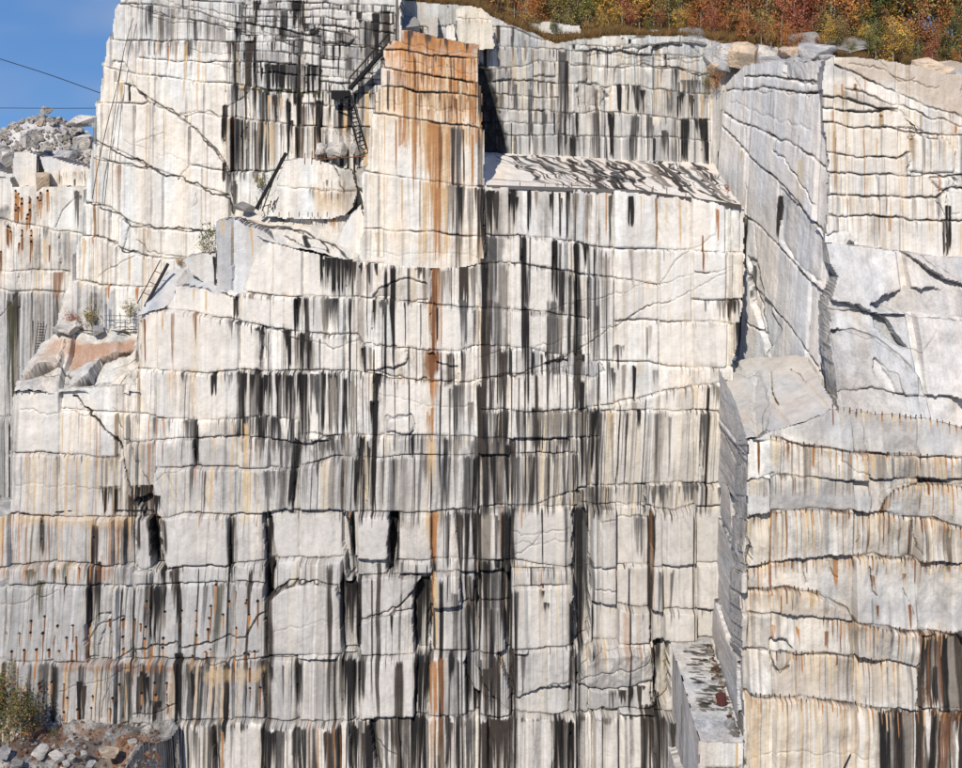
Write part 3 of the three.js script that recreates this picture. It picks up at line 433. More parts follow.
MW.paint({ gm: 0.17, toneAmp: 0.34, broad: 0.42, grain: 0.18, veil: 0.28, bright: 0.5, pillowed: 1, veils: [[484, 190, 605, 500, 0.75], [350, 265, 484, 440, 0.5], [240, 370, 350, 440, 0.8], [440, 510, 515, 720, 0.85], [-40, 520, 262, 730, 0.35], [180, 520, 440, 720, 0.5], [515, 510, 735, 720, 0.5], [137, 300, 240, 372, 0.08], [605, 195, 740, 365, 0.12], [170, 725, 740, 800, 0.7], [590, 410, 735, 500, 0.35], [20, 395, 110, 455, 0.08]] });
// greyer stone low down and to the left, cream to the right
MW.blot([[-40, 575], [175, 575], [262, 570], [262, 720], [-40, 730]], [0.4, 0.392, 0.38], 0.8, 3, 2).blot([[240, 442], [500, 442], [480, 508], [240, 508]], 'G', 0.45, 1.5, 1.5).blot([[135, 445], [240, 442], [240, 510], [150, 512]], 'G', 0.5, 1.5, 1.5).blot([[14, 458], [120, 460], [130, 512], [14, 512]], 'L', 0.35, 1.5, 1.5)
  .blot([[345, 562], [520, 562], [510, 650], [345, 650]], 'G', 0.5, 2, 2).blot([[266, 662], [345, 662], [350, 720], [266, 720]], 'G', 0.6, 1.5, 1.5).blot([[590, 412], [730, 412], [730, 640], [590, 640]], 'V', 0.4, 3, 3).blot([[480, 460], [580, 456], [580, 500], [480, 506]], 'T', 0.35, 1.5, 1.5).blot([[510, 655], [660, 650], [655, 712], [515, 712]], 'G', 0.4, 1.5, 2)
  .blot([[360, 262], [480, 268], [500, 300], [440, 302], [360, 296]], 'T', 0.22, 2, 2).blot([[-40, 520], [135, 520], [130, 570], [-40, 575]], 'G', 0.35, 2, 2).blot([[500, 240], [650, 255], [640, 360], [500, 370]], 'G', 0.25, 3, 3);
MW.blot([[-60, 440], [760, 440], [760, 840], [-60, 840]], [0.37, 0.355, 0.335], 0.5, 1.5, 2, 0.5);
// water marks
const dark = ['K', 'B', 'D', 'T', 'K', 'T', 'G', 'W'], mid = ['D', 'T', 'B', 'G', 'T', 'W', 'Y'], soft = ['T', 'G', 'Y', 'W', 'W', 'D'], warm = ['O', 'Y', 'T', 'W', 'Y'];
MW.curtain(484, 610, 190, 500, 1.5, dark, { A: [0.35, 1], long: 0.6 }).curtain(610, 740, 195, 365, 0.5, warm, { A: [0.15, 0.5] }).curtain(345, 484, 265, 440, 0.8, mid, { A: [0.3, 0.9] }).curtain(240, 345, 298, 440, 0.9, dark, { A: [0.4, 1] }).curtain(240, 345, 372, 438, 0.9, ['K', 'K', 'D', 'W'], { A: [0.5, 1], long: 0.2 })
  .curtain(140, 240, 310, 420, 0.35, warm, { A: [0.15, 0.5] }).curtain(140, 240, 372, 515, 0.6, mid, { A: [0.2, 0.7], lean: -0.03 }).curtain(240, 484, 436, 515, 1, mid, { A: [0.2, 0.75], lean: -0.05 }).curtain(484, 600, 385, 505, 1, mid, { A: [0.25, 0.85], lean: -0.05 }).curtain(600, 725, 385, 505, 0.7, soft, { A: [0.2, 0.7], lean: -0.05 }).curtain(600, 725, 405, 505, 0.6, ['T', 'T', 'V', 'V', 'D'], { A: [0.2, 0.6], lean: -0.06 })
  .curtain(12, 135, 390, 515, 0.5, ['O', 'T', 'D', 'Y', 'W'], { A: [0.15, 0.55], lean: -0.04 }).curtain(-40, 262, 515, 660, 0.55, ['D', 'T', 'G', 'L', 'G', 'L', 'M'], { A: [0.2, 0.6], lean: -0.07 }).curtain(-40, 262, 660, 730, 1, ['D', 'K', 'B', 'G', 'T', 'O'], { A: [0.25, 0.8], lean: -0.05 })
  .curtain(262, 440, 512, 720, 0.6, mid, { A: [0.15, 0.6], lean: -0.02 }).curtain(440, 515, 510, 720, 1.3, dark, { A: [0.3, 0.9], long: 0.6 }).curtain(515, 725, 505, 720, 0.6, ['T', 'Y', 'D', 'G', 'W', 'V'], { A: [0.2, 0.6] }).curtain(170, 730, 716, 790, 1.1, ['K', 'B', 'D', 'T', 'W', 'W'], { A: [0.3, 0.95] });
// blocks that the water misses stay clean
for (const [p, al] of [[[[503, 238], [521, 237], [521, 263], [503, 264]], 0.85], [[[526, 239], [551, 240], [551, 267], [526, 265]], 0.85], [[[565, 243], [575, 243], [575, 272], [565, 271]], 0.8], [[[506, 266], [521, 266], [521, 308], [506, 308]], 0.8], [[[528, 269], [548, 270], [548, 311], [528, 310]], 0.75], [[[505, 312], [520, 313], [518, 346], [505, 345]], 0.75], [[[528, 316], [545, 317], [545, 349], [528, 348]], 0.7], [[[568, 274], [576, 274], [574, 316], [568, 315]], 0.7], [[[438, 308], [461, 310], [461, 350], [440, 349]], 0.8], [[[392, 302], [430, 307], [429, 350], [394, 346]], 0.7], [[[138, 319], [164, 312], [238, 325], [255, 330], [255, 369], [138, 368]], 0.6], [[[176, 289], [230, 297], [230, 318], [176, 308]], 0.6], [[[270, 516], [343, 514], [343, 559], [274, 561]], 0.85], [[[353, 516], [390, 515], [386, 558], [355, 558]], 0.85], [[[378, 384], [428, 384], [428, 434], [378, 434]], 0.75], [[[440, 385], [452, 386], [452, 434], [440, 434]], 0.75], [[[500, 380], [540, 374], [592, 380], [586, 408], [500, 409]], 0.8], [[[270, 590], [305, 584], [338, 590], [338, 655], [272, 655]], 0.45], [[[363, 660], [416, 660], [412, 713], [363, 713]], 0.7], [[[361, 582], [412, 579], [388, 608], [361, 618]], 0.45], [[[511, 513], [570, 512], [570, 560], [511, 562]], 0.5], [[[592, 530], [646, 515], [646, 640], [592, 640]], 0.5], [[[657, 515], [720, 512], [720, 636], [657, 638]], 0.45], [[[247, 250], [262, 246], [320, 259], [318, 294], [246, 292]], 0.8], [[[650, 256], [735, 258], [734, 298], [660, 318], [640, 320]], 0.5], [[[650, 326], [730, 326], [730, 364], [652, 362]], 0.6], [[[640, 215], [710, 215], [710, 248], [640, 246]], 0.5], [[[20, 396], [74, 400], [80, 452], [16, 452]], 0.5], [[[240, 300], [294, 300], [292, 326], [242, 322]], 0.8], [[[240, 328], [260, 330], [260, 370], [240, 368]], 0.7], [[[315, 338], [356, 338], [360, 370], [315, 369]], 0.7], [[[160, 520], [228, 518], [226, 564], [166, 568]], 0.5], [[[220, 730], [258, 730], [258, 790], [222, 790]], 0.8], [[[516, 720], [552, 722], [552, 790], [514, 790]], 0.6], [[[576, 720], [640, 720], [640, 790], [576, 790]], 0.55], [[[200, 376], [238, 376], [238, 414], [200, 415]], 0.5], [[[305, 340], [312, 376], [300, 372]], 0.3]]) MW.blot(p, p[0][1] > 435 ? [0.54, 0.51, 0.47] : 'W', al, 0.16, 0.28, 0.35);
MW.jointStains(195, 500, [1, 4], [0.3, 0.8], ['K', 'B', 'D', 'T']).jointStains(505, 800, [2, 7], [0.45, 1], ['K', 'B', 'D', 'K']);
MW.curtain(484, 600, 190, 505, 0.45, ['K', 'K', 'B', 'K'], { A: [0.7, 1.1], widths: [0.1, 0.2, 0.36], long: 0.9 }).curtain(350, 484, 262, 512, 0.22, ['K', 'B', 'K'], { A: [0.6, 1.1], widths: [0.1, 0.2, 0.34], long: 0.8 }).curtain(440, 515, 505, 790, 0.6, ['K', 'K', 'B'], { A: [0.7, 1.1], widths: [0.14, 0.28, 0.45], long: 0.9 }).curtain(270, 440, 560, 790, 0.14, ['K', 'B'], { A: [0.6, 1.1], widths: [0.15, 0.3, 0.5], long: 0.8 }).curtain(60, 262, 520, 730, 0.1, ['K', 'K', 'B'], { A: [0.6, 1.1], widths: [0.12, 0.25, 0.4], long: 0.7, lean: -0.04 }).curtain(515, 730, 500, 790, 0.12, ['K', 'B', 'D'], { A: [0.5, 1], widths: [0.15, 0.3], long: 0.7 }).curtain(590, 725, 385, 505, 0.12, ['K', 'B', 'D'], { A: [0.4, 0.9], widths: [0.08, 0.16, 0.25], lean: -0.05 });
MW.rimDrips(1.6, [3, 22], ['K', 'D', 'B', 'D'], [0.3, 0.9], [0.4, 1.8]);
MW.streaks([
  [483, 4, 190, 410, 'B', 0.75], [490, 7, 190, 240, 'K', 0.75], [496, 4, 190, 236, 'B', 0.8], [490, 12, 236, 300, 'D', 0.75], [487, 5, 300, 430, 'B', 0.75], [496, 4, 300, 410, 'D', 0.6], [513, 8, 190, 236, 'K', 0.95], [529, 3, 190, 236, 'K', 0.8], [536, 3, 191, 236, 'T', 0.7], [551, 4, 191, 240, 'K', 0.85], [560, 3, 192, 240, 'B', 0.8], [568, 3.5, 192, 242, 'K', 0.85], [575, 5, 193, 243, 'T', 0.8], [588, 7, 194, 246, 'T', 0.6], [610, 3, 195, 248, 'B', 0.6], [630, 5, 196, 226, 'K', 0.8], [523, 4, 236, 360, 'K', 0.95], [526, 4, 305, 420, 'K', 0.85], [554, 5, 240, 300, 'K', 0.95], [552, 9, 300, 400, 'D', 0.6], [576, 4, 243, 300, 'K', 0.9], [577, 5, 300, 345, 'K', 0.75], [579, 5, 345, 410, 'B', 0.8], [582, 4, 380, 490, 'K', 0.9], [505, 4, 265, 360, 'T', 0.7], [503, 5, 350, 470, 'B', 0.7], [560, 5, 310, 375, 'T', 0.6], [596, 4, 305, 360, 'D', 0.7], [605, 10, 255, 360, 'T', 0.35], [618, 9, 345, 370, 'D', 0.55], [630, 4, 250, 285, 'T', 0.6], [648, 4, 322, 362, 'T', 0.6], [538, 3, 412, 440, 'T', 0.6], [560, 40, 412, 438, 'T', 0.65], [634, 3, 366, 400, 'K', 0.9], [613, 5, 368, 405, 'D', 0.7], [624, 4, 365, 400, 'T', 0.7], [655, 4, 370, 395, 'D', 0.5],
  [594, 5, 412, 475, 'K', 0.85, -0.06], [600, 4, 412, 490, 'D', 0.8, -0.05], [611, 4, 412, 480, 'O', 0.6, -0.03], [612, 3, 414, 480, 'T', 0.6, -0.04], [638, 3, 410, 432, 'K', 0.9], [656, 3, 412, 480, 'D', 0.6], [669, 3, 415, 485, 'D', 0.5, -0.03], [703, 5, 412, 484, 'D', 0.75, -0.05], [725, 6, 382, 412, 'B', 0.8], [718, 5, 386, 412, 'T', 0.7], [690, 18, 484, 503, 'D', 0.6], [660, 20, 486, 506, 'D', 0.5], [722, 9, 486, 504, 'D', 0.8], [733, 9, 300, 322, 'B', 0.8], [722, 12, 301, 320, 'T', 0.7], [706, 4, 301, 312, 'D', 0.7], [739, 5, 322, 368, 'K', 0.8],
  [655, 2, 197, 250, 'S', 0.6], [666, 2, 198, 250, 'Y', 0.6], [679, 2.5, 199, 250, 'O', 0.7], [716, 2.5, 208, 240, 'S', 0.8], [702, 1.5, 235, 272, 'R', 0.9], [640, 1.5, 195, 240, 'O', 0.6], [606, 2, 192, 240, 'S', 0.6],
  [436, 8, 262, 351, 'S', 0.75], [435, 4, 262, 351, 'R', 0.8], [433, 2.5, 268, 380, 'R', 0.9], [429, 2, 300, 345, 'S', 0.6], [438, 2.5, 266, 300, 'R', 0.7], [427, 2, 352, 376, 'R', 0.6], [437, 2, 352, 366, 'R', 0.7], [441, 2, 270, 350, 'S', 0.6], [431, 8, 352, 404, 'S', 0.8], [431, 5, 352, 395, 'R', 0.9], [434, 7, 380, 410, 'S', 0.5], [431, 4, 400, 515, 'S', 0.75], [434, 2, 440, 500, 'O', 0.6], [427, 1.5, 412, 436, 'S', 0.6], [430, 6, 440, 515, 'O', 0.4], [434, 6, 512, 565, 'S', 0.7], [428, 5, 512, 560, 'O', 0.65], [435, 5, 572, 660, 'O', 0.6], [432, 2, 572, 650, 'S', 0.7], [441, 5, 655, 720, 'R', 0.8], [434, 6, 658, 720, 'S', 0.7], [440, 4, 716, 790, 'R', 0.6], [432, 4, 716, 790, 'S', 0.6],
  [463, 9, 262, 312, 'B', 0.85], [462, 7, 300, 352, 'D', 0.6], [484, 7, 262, 350, 'K', 0.6], [472, 8, 268, 310, 'T', 0.7], [445, 12, 270, 306, 'T', 0.6], [420, 10, 266, 280, 'B', 0.6],
  [334, 24, 254, 297, 'K', 0.9], [347, 6, 258, 297, 'K', 0.95], [353, 3, 262, 297, 'B', 0.8], [360, 3, 263, 285, 'K', 0.8], [368, 3, 263, 285, 'B', 0.7], [376, 3, 264, 275, 'K', 0.7], [297, 5, 298, 335, 'K', 0.95], [331, 13, 298, 335, 'D', 0.75], [335, 4, 298, 325, 'K', 0.7], [305, 2.5, 298, 325, 'K', 0.7], [374, 3, 300, 335, 'K', 0.8], [383, 8, 300, 316, 'D', 0.8], [437, 2, 306, 345, 'K', 0.8], [262, 4, 329, 372, 'D', 0.8], [288, 5, 335, 372, 'K', 0.95], [297, 3, 335, 372, 'D', 0.8], [302, 4, 333, 372, 'K', 0.9], [310, 3.5, 340, 372, 'K', 0.9], [320, 2, 338, 372, 'D', 0.6], [363, 4, 346, 374, 'K', 0.8],
  [244, 5, 372, 437, 'K', 0.8], [253, 4, 373, 418, 'K', 0.85], [261, 3.5, 373, 420, 'K', 0.8], [266, 4, 374, 437, 'K', 0.9], [278, 4.5, 373, 425, 'K', 0.85], [290, 5, 373, 437, 'K', 0.85], [302, 8, 373, 442, 'K', 1], [314, 9, 373, 415, 'D', 0.8], [324, 3, 373, 420, 'K', 0.75], [333, 9, 376, 437, 'T', 0.75], [345, 3, 376, 437, 'K', 0.6], [352, 5, 380, 437, 'T', 0.6], [376, 7, 374, 415, 'K', 0.95], [374, 6, 400, 515, 'K', 1, -0.01], [361, 6, 437, 512, 'K', 0.95, -0.03], [368, 2.5, 440, 512, 'K', 0.7], [297, 5, 437, 512, 'K', 0.95, -0.09], [285, 26, 440, 470, 'D', 0.45], [272, 30, 470, 500, 'D', 0.3], [325, 24, 440, 465, 'D', 0.5], [455, 10, 384, 440, 'D', 0.7], [480, 5, 384, 470, 'B', 0.95], [470, 6, 402, 438, 'T', 0.8], [476, 5, 455, 515, 'K', 0.9, -0.02], [493, 5, 455, 510, 'K', 0.95], [484, 4, 440, 510, 'B', 0.7], [412, 2, 437, 456, 'K', 0.9], [507, 3, 440, 505, 'K', 0.7], [516, 7, 456, 505, 'D', 0.5], [455, 5, 440, 512, 'T', 0.6], [465, 6, 456, 500, 'D', 0.5],
  [196, 5, 420, 467, 'K', 1], [193, 3, 465, 510, 'D', 0.7, -0.03], [214, 5, 372, 395, 'K', 0.75], [183, 3, 372, 390, 'D', 0.7], [189, 10, 420, 440, 'D', 0.6], [231, 3, 372, 400, 'D', 0.5], [144, 2.5, 318, 369, 'R', 0.9], [174, 2.5, 311, 372, 'R', 0.6], [196, 3, 312, 372, 'R', 0.6], [163, 2, 310, 330, 'O', 0.6], [235, 4, 296, 320, 'B', 0.8], [232, 3, 320, 345, 'D', 0.6], [193, 2, 289, 312, 'O', 0.7], [205, 2, 291, 313, 'O', 0.6],
  [144, 16, 486, 520, 'K', 0.9], [153, 12, 494, 520, 'K', 0.9], [109, 20, 486, 514, 'D', 0.7], [104, 3, 487, 515, 'K', 0.8], [116, 3, 487, 515, 'K', 0.7], [107, 22, 455, 490, 'T', 0.5], [132, 7, 485, 568, 'B', 0.85], [96, 9, 522, 625, 'B', 0.85, -0.03], [99, 5, 560, 625, 'K', 0.8, -0.04], [90, 4, 565, 660, 'K', 0.7], [157, 15, 586, 648, 'K', 0.95, -0.01], [162, 4, 566, 600, 'K', 0.85], [174, 9, 568, 625, 'B', 0.9], [178, 7, 655, 727, 'K', 0.95], [156, 8, 515, 572, 'K', 0.95, 0.05], [122, 8, 520, 560, 'D', 0.6], [80, 5, 680, 730, 'K', 0.8], [85, 5, 684, 725, 'B', 0.8, -0.08], [127, 8, 672, 720, 'D', 0.7], [144, 7, 670, 718, 'K', 0.85], [139, 4, 675, 718, 'B', 0.8], [156, 10, 700, 722, 'K', 0.85], [190, 7, 663, 726, 'D', 0.85], [192, 3, 668, 700, 'K', 0.8], [215, 6, 585, 640, 'D', 0.4], [66, 2, 575, 600, 'K', 0.6], [40, 6, 580, 620, 'M', 0.5], [30, 10, 569, 587, 'M', 0.45], [55, 10, 568, 586, 'M', 0.4], [226, 5, 664, 726, 'B', 0.7], [12, 3, 600, 640, 'T', 0.5],
  [268, 5, 514, 600, 'K', 0.95, 0.03], [270, 5, 560, 660, 'K', 0.85, -0.04], [349, 6, 514, 582, 'D', 0.9, 0.03], [352, 2.5, 514, 565, 'K', 0.8, 0.04], [394, 6, 514, 577, 'K', 1, -0.05], [350, 17, 582, 658, 'K', 0.97], [350, 16, 658, 724, 'K', 0.9], [342, 5, 590, 650, 'D', 0.6], [422, 12, 580, 655, 'K', 0.97, -0.02], [421, 14, 655, 718, 'K', 0.85, -0.03], [414, 3, 600, 650, 'B', 0.7], [467, 3, 512, 655, 'K', 0.9], [460, 6, 512, 570, 'B', 0.8], [478, 4, 512, 655, 'B', 0.85], [475, 5, 580, 650, 'K', 0.75], [487, 6, 512, 650, 'T', 0.6], [495, 7, 572, 650, 'D', 0.5], [455, 8, 590, 655, 'D', 0.6], [448, 4, 514, 570, 'D', 0.6], [265, 5, 662, 722, 'B', 0.9], [270, 4, 663, 700, 'K', 0.7], [298, 5, 663, 722, 'K', 0.85], [283, 2, 664, 720, 'D', 0.6], [467, 4, 660, 700, 'K', 0.7], [486, 10, 665, 718, 'B', 0.7], [476, 6, 690, 718, 'B', 0.8],
  [271, 18, 726, 790, 'K', 0.92], [282, 6, 726, 780, 'D', 0.8], [298, 8, 728, 790, 'D', 0.7], [330, 14, 728, 790, 'B', 0.7], [354, 6, 726, 790, 'K', 0.95], [370, 9, 722, 790, 'K', 0.95], [363, 3, 730, 790, 'B', 0.7], [418, 13, 716, 790, 'K', 0.9], [450, 5, 720, 790, 'B', 0.7], [484, 12, 718, 790, 'B', 0.92], [500, 20, 718, 790, 'B', 0.85], [468, 5, 718, 790, 'D', 0.8], [559, 7, 718, 790, 'K', 0.95], [570, 5, 718, 790, 'K', 0.95], [650, 15, 705, 790, 'B', 0.7], [658, 6, 700, 790, 'K', 0.75], [214, 5, 728, 790, 'B', 0.9], [222, 2, 730, 790, 'S', 0.8], [196, 8, 728, 790, 'D', 0.4],
  [485, 8, 560, 652, 'K', 0.75], [507, 4, 510, 655, 'K', 0.85], [497, 4, 512, 570, 'D', 0.6], [578, 9, 508, 655, 'K', 0.97], [585, 5, 508, 640, 'D', 0.8], [571, 4, 600, 655, 'K', 0.9], [591, 4, 560, 640, 'D', 0.6], [650, 4, 509, 645, 'B', 0.85], [660, 4, 568, 640, 'D', 0.6, -0.05], [672, 4, 568, 630, 'D', 0.6, -0.08], [640, 10, 515, 560, 'D', 0.45], [576, 8, 655, 715, 'D', 0.7], [622, 6, 690, 712, 'B', 0.8], [630, 5, 688, 712, 'K', 0.7], [640, 6, 686, 712, 'B', 0.8], [612, 6, 691, 712, 'D', 0.6], [546, 4, 601, 625, 'K', 0.6], [517, 3, 590, 640, 'D', 0.6], [523, 5, 652, 700, 'D', 0.6], [655, 7, 645, 712, 'B', 0.8], [541, 3, 588, 612, 'K', 0.5], [541, 1.3, 570, 588, 'S', 0.8], [521, 1.5, 508, 530, 'S', 0.7],
]);
MW.rimDrips(0.35, [4, 20], ['S', 'O', 'R', 'O'], [0.3, 0.8], [0.5, 1.6]);
MW.curtain(10, 260, 392, 515, 0.18, ['O', 'S', 'Y'], { A: [0.3, 0.8], widths: [0.06, 0.12, 0.2] }).curtain(0, 130, 515, 570, 0.4, ['O', 'S', 'T', 'R'], { A: [0.3, 0.8], widths: [0.06, 0.12, 0.2] }).curtain(310, 345, 720, 790, 0.2, ['S', 'R', 'O'], { A: [0.3, 0.8], widths: [0.08, 0.16] }).curtain(500, 660, 508, 660, 0.14, ['O', 'Y', 'S'], { A: [0.2, 0.6], widths: [0.1, 0.2, 0.4] });
MW.blot([[60, 662], [175, 664], [175, 671], [60, 670]], 'R', 0.4, 0.2, 0.35).blot([[200, 670], [260, 670], [258, 690], [240, 680], [205, 682]], 'O', 0.5, 0.4, 0.9).blot([[20, 516], [130, 519], [130, 526], [10, 526]], 'O', 0.4, 0.3, 0.4).blot([[425, 350], [440, 352], [442, 372], [428, 378]], 'R', 0.7, 0.2, 0.5);
for (const [u, v] of MW.holes) MW.streaks([[u + 0.2, 0.9 + 1.3 * rnd(), v, v + 7 + 24 * rnd() ** 1.5, rnd() < 0.6 ? 'R' : 'S', 0.65 + 0.4 * rnd(), -0.03]]);
MW.drawn([[[[388, 418], [411, 417], [414, 426], [406, 434]], 3, 'G', 0.6], [[[387, 419], [388, 434], [392, 424]], 4, 'G', 0.6]]);
MW.seams(0.5, 0.09);
MW.build(wallM);

// ================================================================ high wall on the left, behind the bench
const wallU = thing('high_wall', 'high cream granite wall with diagonal cracks, beside the blue sky', 'rock wall', [0, 0, 0]);
const UL = new Face({
  ...front(-5.2, 42, 0.12), seed: 2, skirt: 7, autoJoint: 7, amp: 0.16, groove: 0.2, tilt: 0.012, wob: 0.2,
  outline: [[121, -45], [120, 0], [118, 3], [115, 14], [112, 33], [107, 41], [105, 60], [102, 64], [101, 79], [100, 96], [96, 104], [94, 139], [90, 164], [87, 178], [83, 200], [82, 234], [78, 242], [66, 290], [57, 321], [54, 345], [400, 345], [402, -45]],
  lines: [
    [[118, 3], [153, 4], [190, 10], [227, 21], [260, 26], [306, 34], [355, 45], [395, 50]], [[152, 14], [219, 25], [240, 30]], [[240, 9], [292, 11], [320, 9], [395, 14]], [[190, 0], [240, 4], [290, 2], [340, 4], [395, 6]],
    [[112, 40], [153, 41], [191, 40], [224, 42], [260, 42], [300, 41], [320, 44], [360, 47], [395, 52]], [[137, 57], [169, 61], [208, 62], [260, 62], [275, 63], [308, 66], [349, 71], [395, 74]],
    [[104, 66], [131, 74], [153, 76], [183, 79], [213, 82], [246, 85], [270, 90], [300, 94], [325, 92], [395, 96]], [[98, 102], [128, 104], [142, 105], [153, 101], [178, 116], [197, 112], [224, 116], [240, 118], [275, 122], [295, 126], [330, 127], [395, 128]],
    [[123, 82], [153, 101], [178, 116], [191, 127], [216, 150], [227, 169], [232, 197]], [[94, 142], [120, 152], [153, 169], [178, 179], [208, 189], [230, 197]], [[94, 156], [123, 164], [153, 170]],
    [[189, 165], [210, 168], [227, 172], [260, 171], [275, 171], [300, 165]], [[85, 201], [109, 208], [131, 223], [153, 228], [180, 231], [240, 232]], [[82, 235], [107, 239], [123, 249], [137, 254], [160, 257], [200, 262]], [[75, 279], [98, 284], [123, 287], [160, 287]],
    [[235, 51], [270, 52], [320, 55], [395, 62]], [[300, 24], [340, 27], [395, 34]], [[320, 82], [395, 86]], [[300, 32], [318, 30], [345, 33], [358, 37]],
    [[240, 16], [290, 18], [330, 18], [395, 24]], [[255, 72], [300, 75], [350, 79], [395, 80]], [[240, 34], [270, 36], [300, 37]], [[300, 104], [340, 107], [395, 110]],
  ],
  joints: [[149, 45, 149, 60], [186, 45, 186, 78], [227, 84, 224, 116], [247, 86, 248, 116], [250, 45, 250, 84], [128, 80, 129, 103], [225, 120, 223, 170], [247, 120, 247, 170], [272, 95, 276, 120], [290, 95, 290, 160], [320, 95, 322, 160], [240, 120, 241, 165], [266, 62, 266, 88], [320, 62, 320, 88], [297, 62, 297, 88], [304, 62, 306, 88], [170, 10, 168, 38], [195, 20, 195, 38], [168, 45, 168, 58]],
  facets: [{ p: [[318, 31], [345, 32], [356, 38], [350, 44], [320, 43]], dz: 0.25, tone: -0.1 }, { p: [[113, 60], [122, 62], [131, 74], [130, 84], [116, 82]], dz: -0.3, tone: 0.6, rough: 2.5 }, { p: [[320, 45], [345, 47], [346, 62], [322, 60]], dz: -0.2, tone: 0.9, rough: 2 }],
  cracks: [[[[123, 82], [153, 101], [178, 116], [191, 127], [216, 150], [227, 169], [232, 197]], 1.5, 0.9], [[[94, 142], [120, 152], [153, 169], [178, 179], [208, 189], [230, 197]], 2, 1], [[[94, 156], [123, 164], [153, 170], [160, 173]], 1.2, 0.8], [[[135, 143], [150, 136], [165, 134]], 0.6, 0.5], [[[189, 165], [180, 175], [178, 179]], 0.9, 0.7], [[[131, 223], [123, 249], [137, 254], [148, 256]], 1.2, 0.8], [[[98, 276], [120, 262], [148, 255]], 0.8, 0.7], [[[230, 197], [232, 215]], 2.2, 0.9], [[[107, 239], [123, 249], [148, 256]], 1.6, 0.9], [[[137, 240], [150, 250], [175, 257], [200, 258]], 1.2, 0.7], [[[183, 80], [190, 70], [192, 60]], 0.7, 0.5], [[[191, 127], [215, 150]], 0.8, 0.6], [[[122, 140], [165, 155], [215, 168]], 0.4, 0.4], [[[195, 195], [196, 205], [192, 208]], 0.7, 0.7], [[[120, 5], [160, 12], [210, 26], [260, 34], [300, 48]], 1.1, 0.8], [[[160, 0], [220, 14], [300, 26], [360, 40]], 1, 0.7], [[[150, 18], [200, 24], [250, 30]], 0.8, 0.7], [[[208, 62], [240, 70], [262, 66]], 0.8, 0.7], [[[190, 50], [230, 56], [250, 66]], 0.7, 0.5], [[[224, 105], [240, 100], [248, 92]], 1.4, 0.9], [[[178, 116], [197, 112], [224, 116]], 1.4, 0.9], [[[85, 203], [109, 209], [131, 224], [153, 229], [205, 233]], 1.6, 0.9]],
});
UL.paint({ veil: 0.05, bright: 0.3, veils: [[235, -20, 400, 95, 0.95], [130, -20, 235, 30, 0.55], [225, 95, 370, 160, 0.45]], gm: 0.05, toneAmp: 0.2, broad: 0.2, grain: 0.11, white: [0.69, 0.655, 0.59] });
UL.blot([[228, -20], [400, -20], [400, 92], [240, 88]], 'G', 0.35, 2, 2).blot([[120, -20], [240, -20], [240, 44], [115, 42]], 'G', 0.45, 2, 2);
UL.curtain(105, 240, 0, 232, 0.35, ['T', 'Y', 'O', 'W', 'G'], { A: [0.12, 0.45] }).curtain(130, 240, -30, 45, 0.9, ['D', 'T', 'B', 'W'], { A: [0.2, 0.7] }).curtain(228, 400, -40, 95, 1.6, ['K', 'D', 'B', 'T', 'G', 'K', 'W'], { A: [0.35, 1], long: 0.25 }).curtain(228, 370, 90, 170, 1, ['K', 'D', 'T', 'O', 'W', 'W', 'B'], { A: [0.25, 0.9] }).curtain(85, 220, 200, 290, 0.25, ['Y', 'O', 'T'], { A: [0.15, 0.4] });
UL.curtain(235, 402, -40, 95, 0.6, ['K', 'K', 'B'], { A: [0.7, 1.1], widths: [0.12, 0.3, 0.6], long: 0.4 }).curtain(225, 370, 90, 170, 0.25, ['K', 'K', 'B'], { A: [0.7, 1.1], widths: [0.12, 0.25, 0.4], long: 0.3 });
UL.rimDrips(1.1, [2, 13], ['D', 'B', 'T', 'K'], [0.25, 0.8], [0.4, 1.6]);
UL.streaks([[149, 5, 5, 41, 'D', 0.8], [176, 3, 41, 78, 'T', 0.6], [186, 3, 41, 102, 'O', 0.6], [120, 2.5, 82, 104, 'O', 0.7], [129, 2, 84, 103, 'K', 0.6], [224, 3.5, 104, 145, 'K', 0.85], [231, 2, 118, 140, 'K', 0.7], [247, 4, 40, 145, 'B', 0.7], [250, 6, 40, 95, 'B', 0.75], [236, 3, 85, 102, 'K', 0.7], [242, 3, 0, 40, 'D', 0.6], [280, 30, 64, 91, 'K', 0.8], [293, 12, 64, 92, 'D', 0.7], [312, 18, 65, 93, 'K', 0.8], [275, 5, 95, 122, 'B', 0.85], [288, 3.5, 98, 158, 'K', 0.9], [291, 3, 120, 158, 'K', 0.8], [319, 7, 100, 160, 'K', 0.85], [312, 4, 102, 130, 'D', 0.8], [345, 3, 104, 140, 'O', 0.7], [340, 4, 104, 150, 'K', 0.8], [350, 4, 106, 150, 'B', 0.8], [268, 3, 95, 120, 'O', 0.7], [271, 4, 122, 172, 'O', 0.5], [266, 3, 122, 170, 'Y', 0.6], [281, 2, 98, 120, 'O', 0.8], [245, 4, 122, 170, 'D', 0.5], [256, 8, 0, 24, 'K', 0.7], [298, 14, 0, 28, 'K', 0.7], [300, 5, 38, 60, 'D', 0.6], [375, 8, 20, 60, 'K', 0.6], [385, 8, 10, 50, 'B', 0.6], [362, 4, 70, 128, 'D', 0.7], [372, 4, 78, 128, 'D', 0.6], [109, 3, 284, 300, 'S', 0.7], [137, 3, 287, 312, 'S', 0.8], [85, 2.5, 237, 275, 'O', 0.7], [129, 2, 256, 286, 'O', 0.5], [270, 60, 89, 93, 'M', 0.8], [310, 30, 92, 97, 'M', 0.7], [227, 4, 172, 200, 'D', 0.5], [234, 5, 180, 215, 'D', 0.6], [112, 5, 290, 330, 'G', 0.4], [95, 12, 292, 335, 'T', 0.5]]);
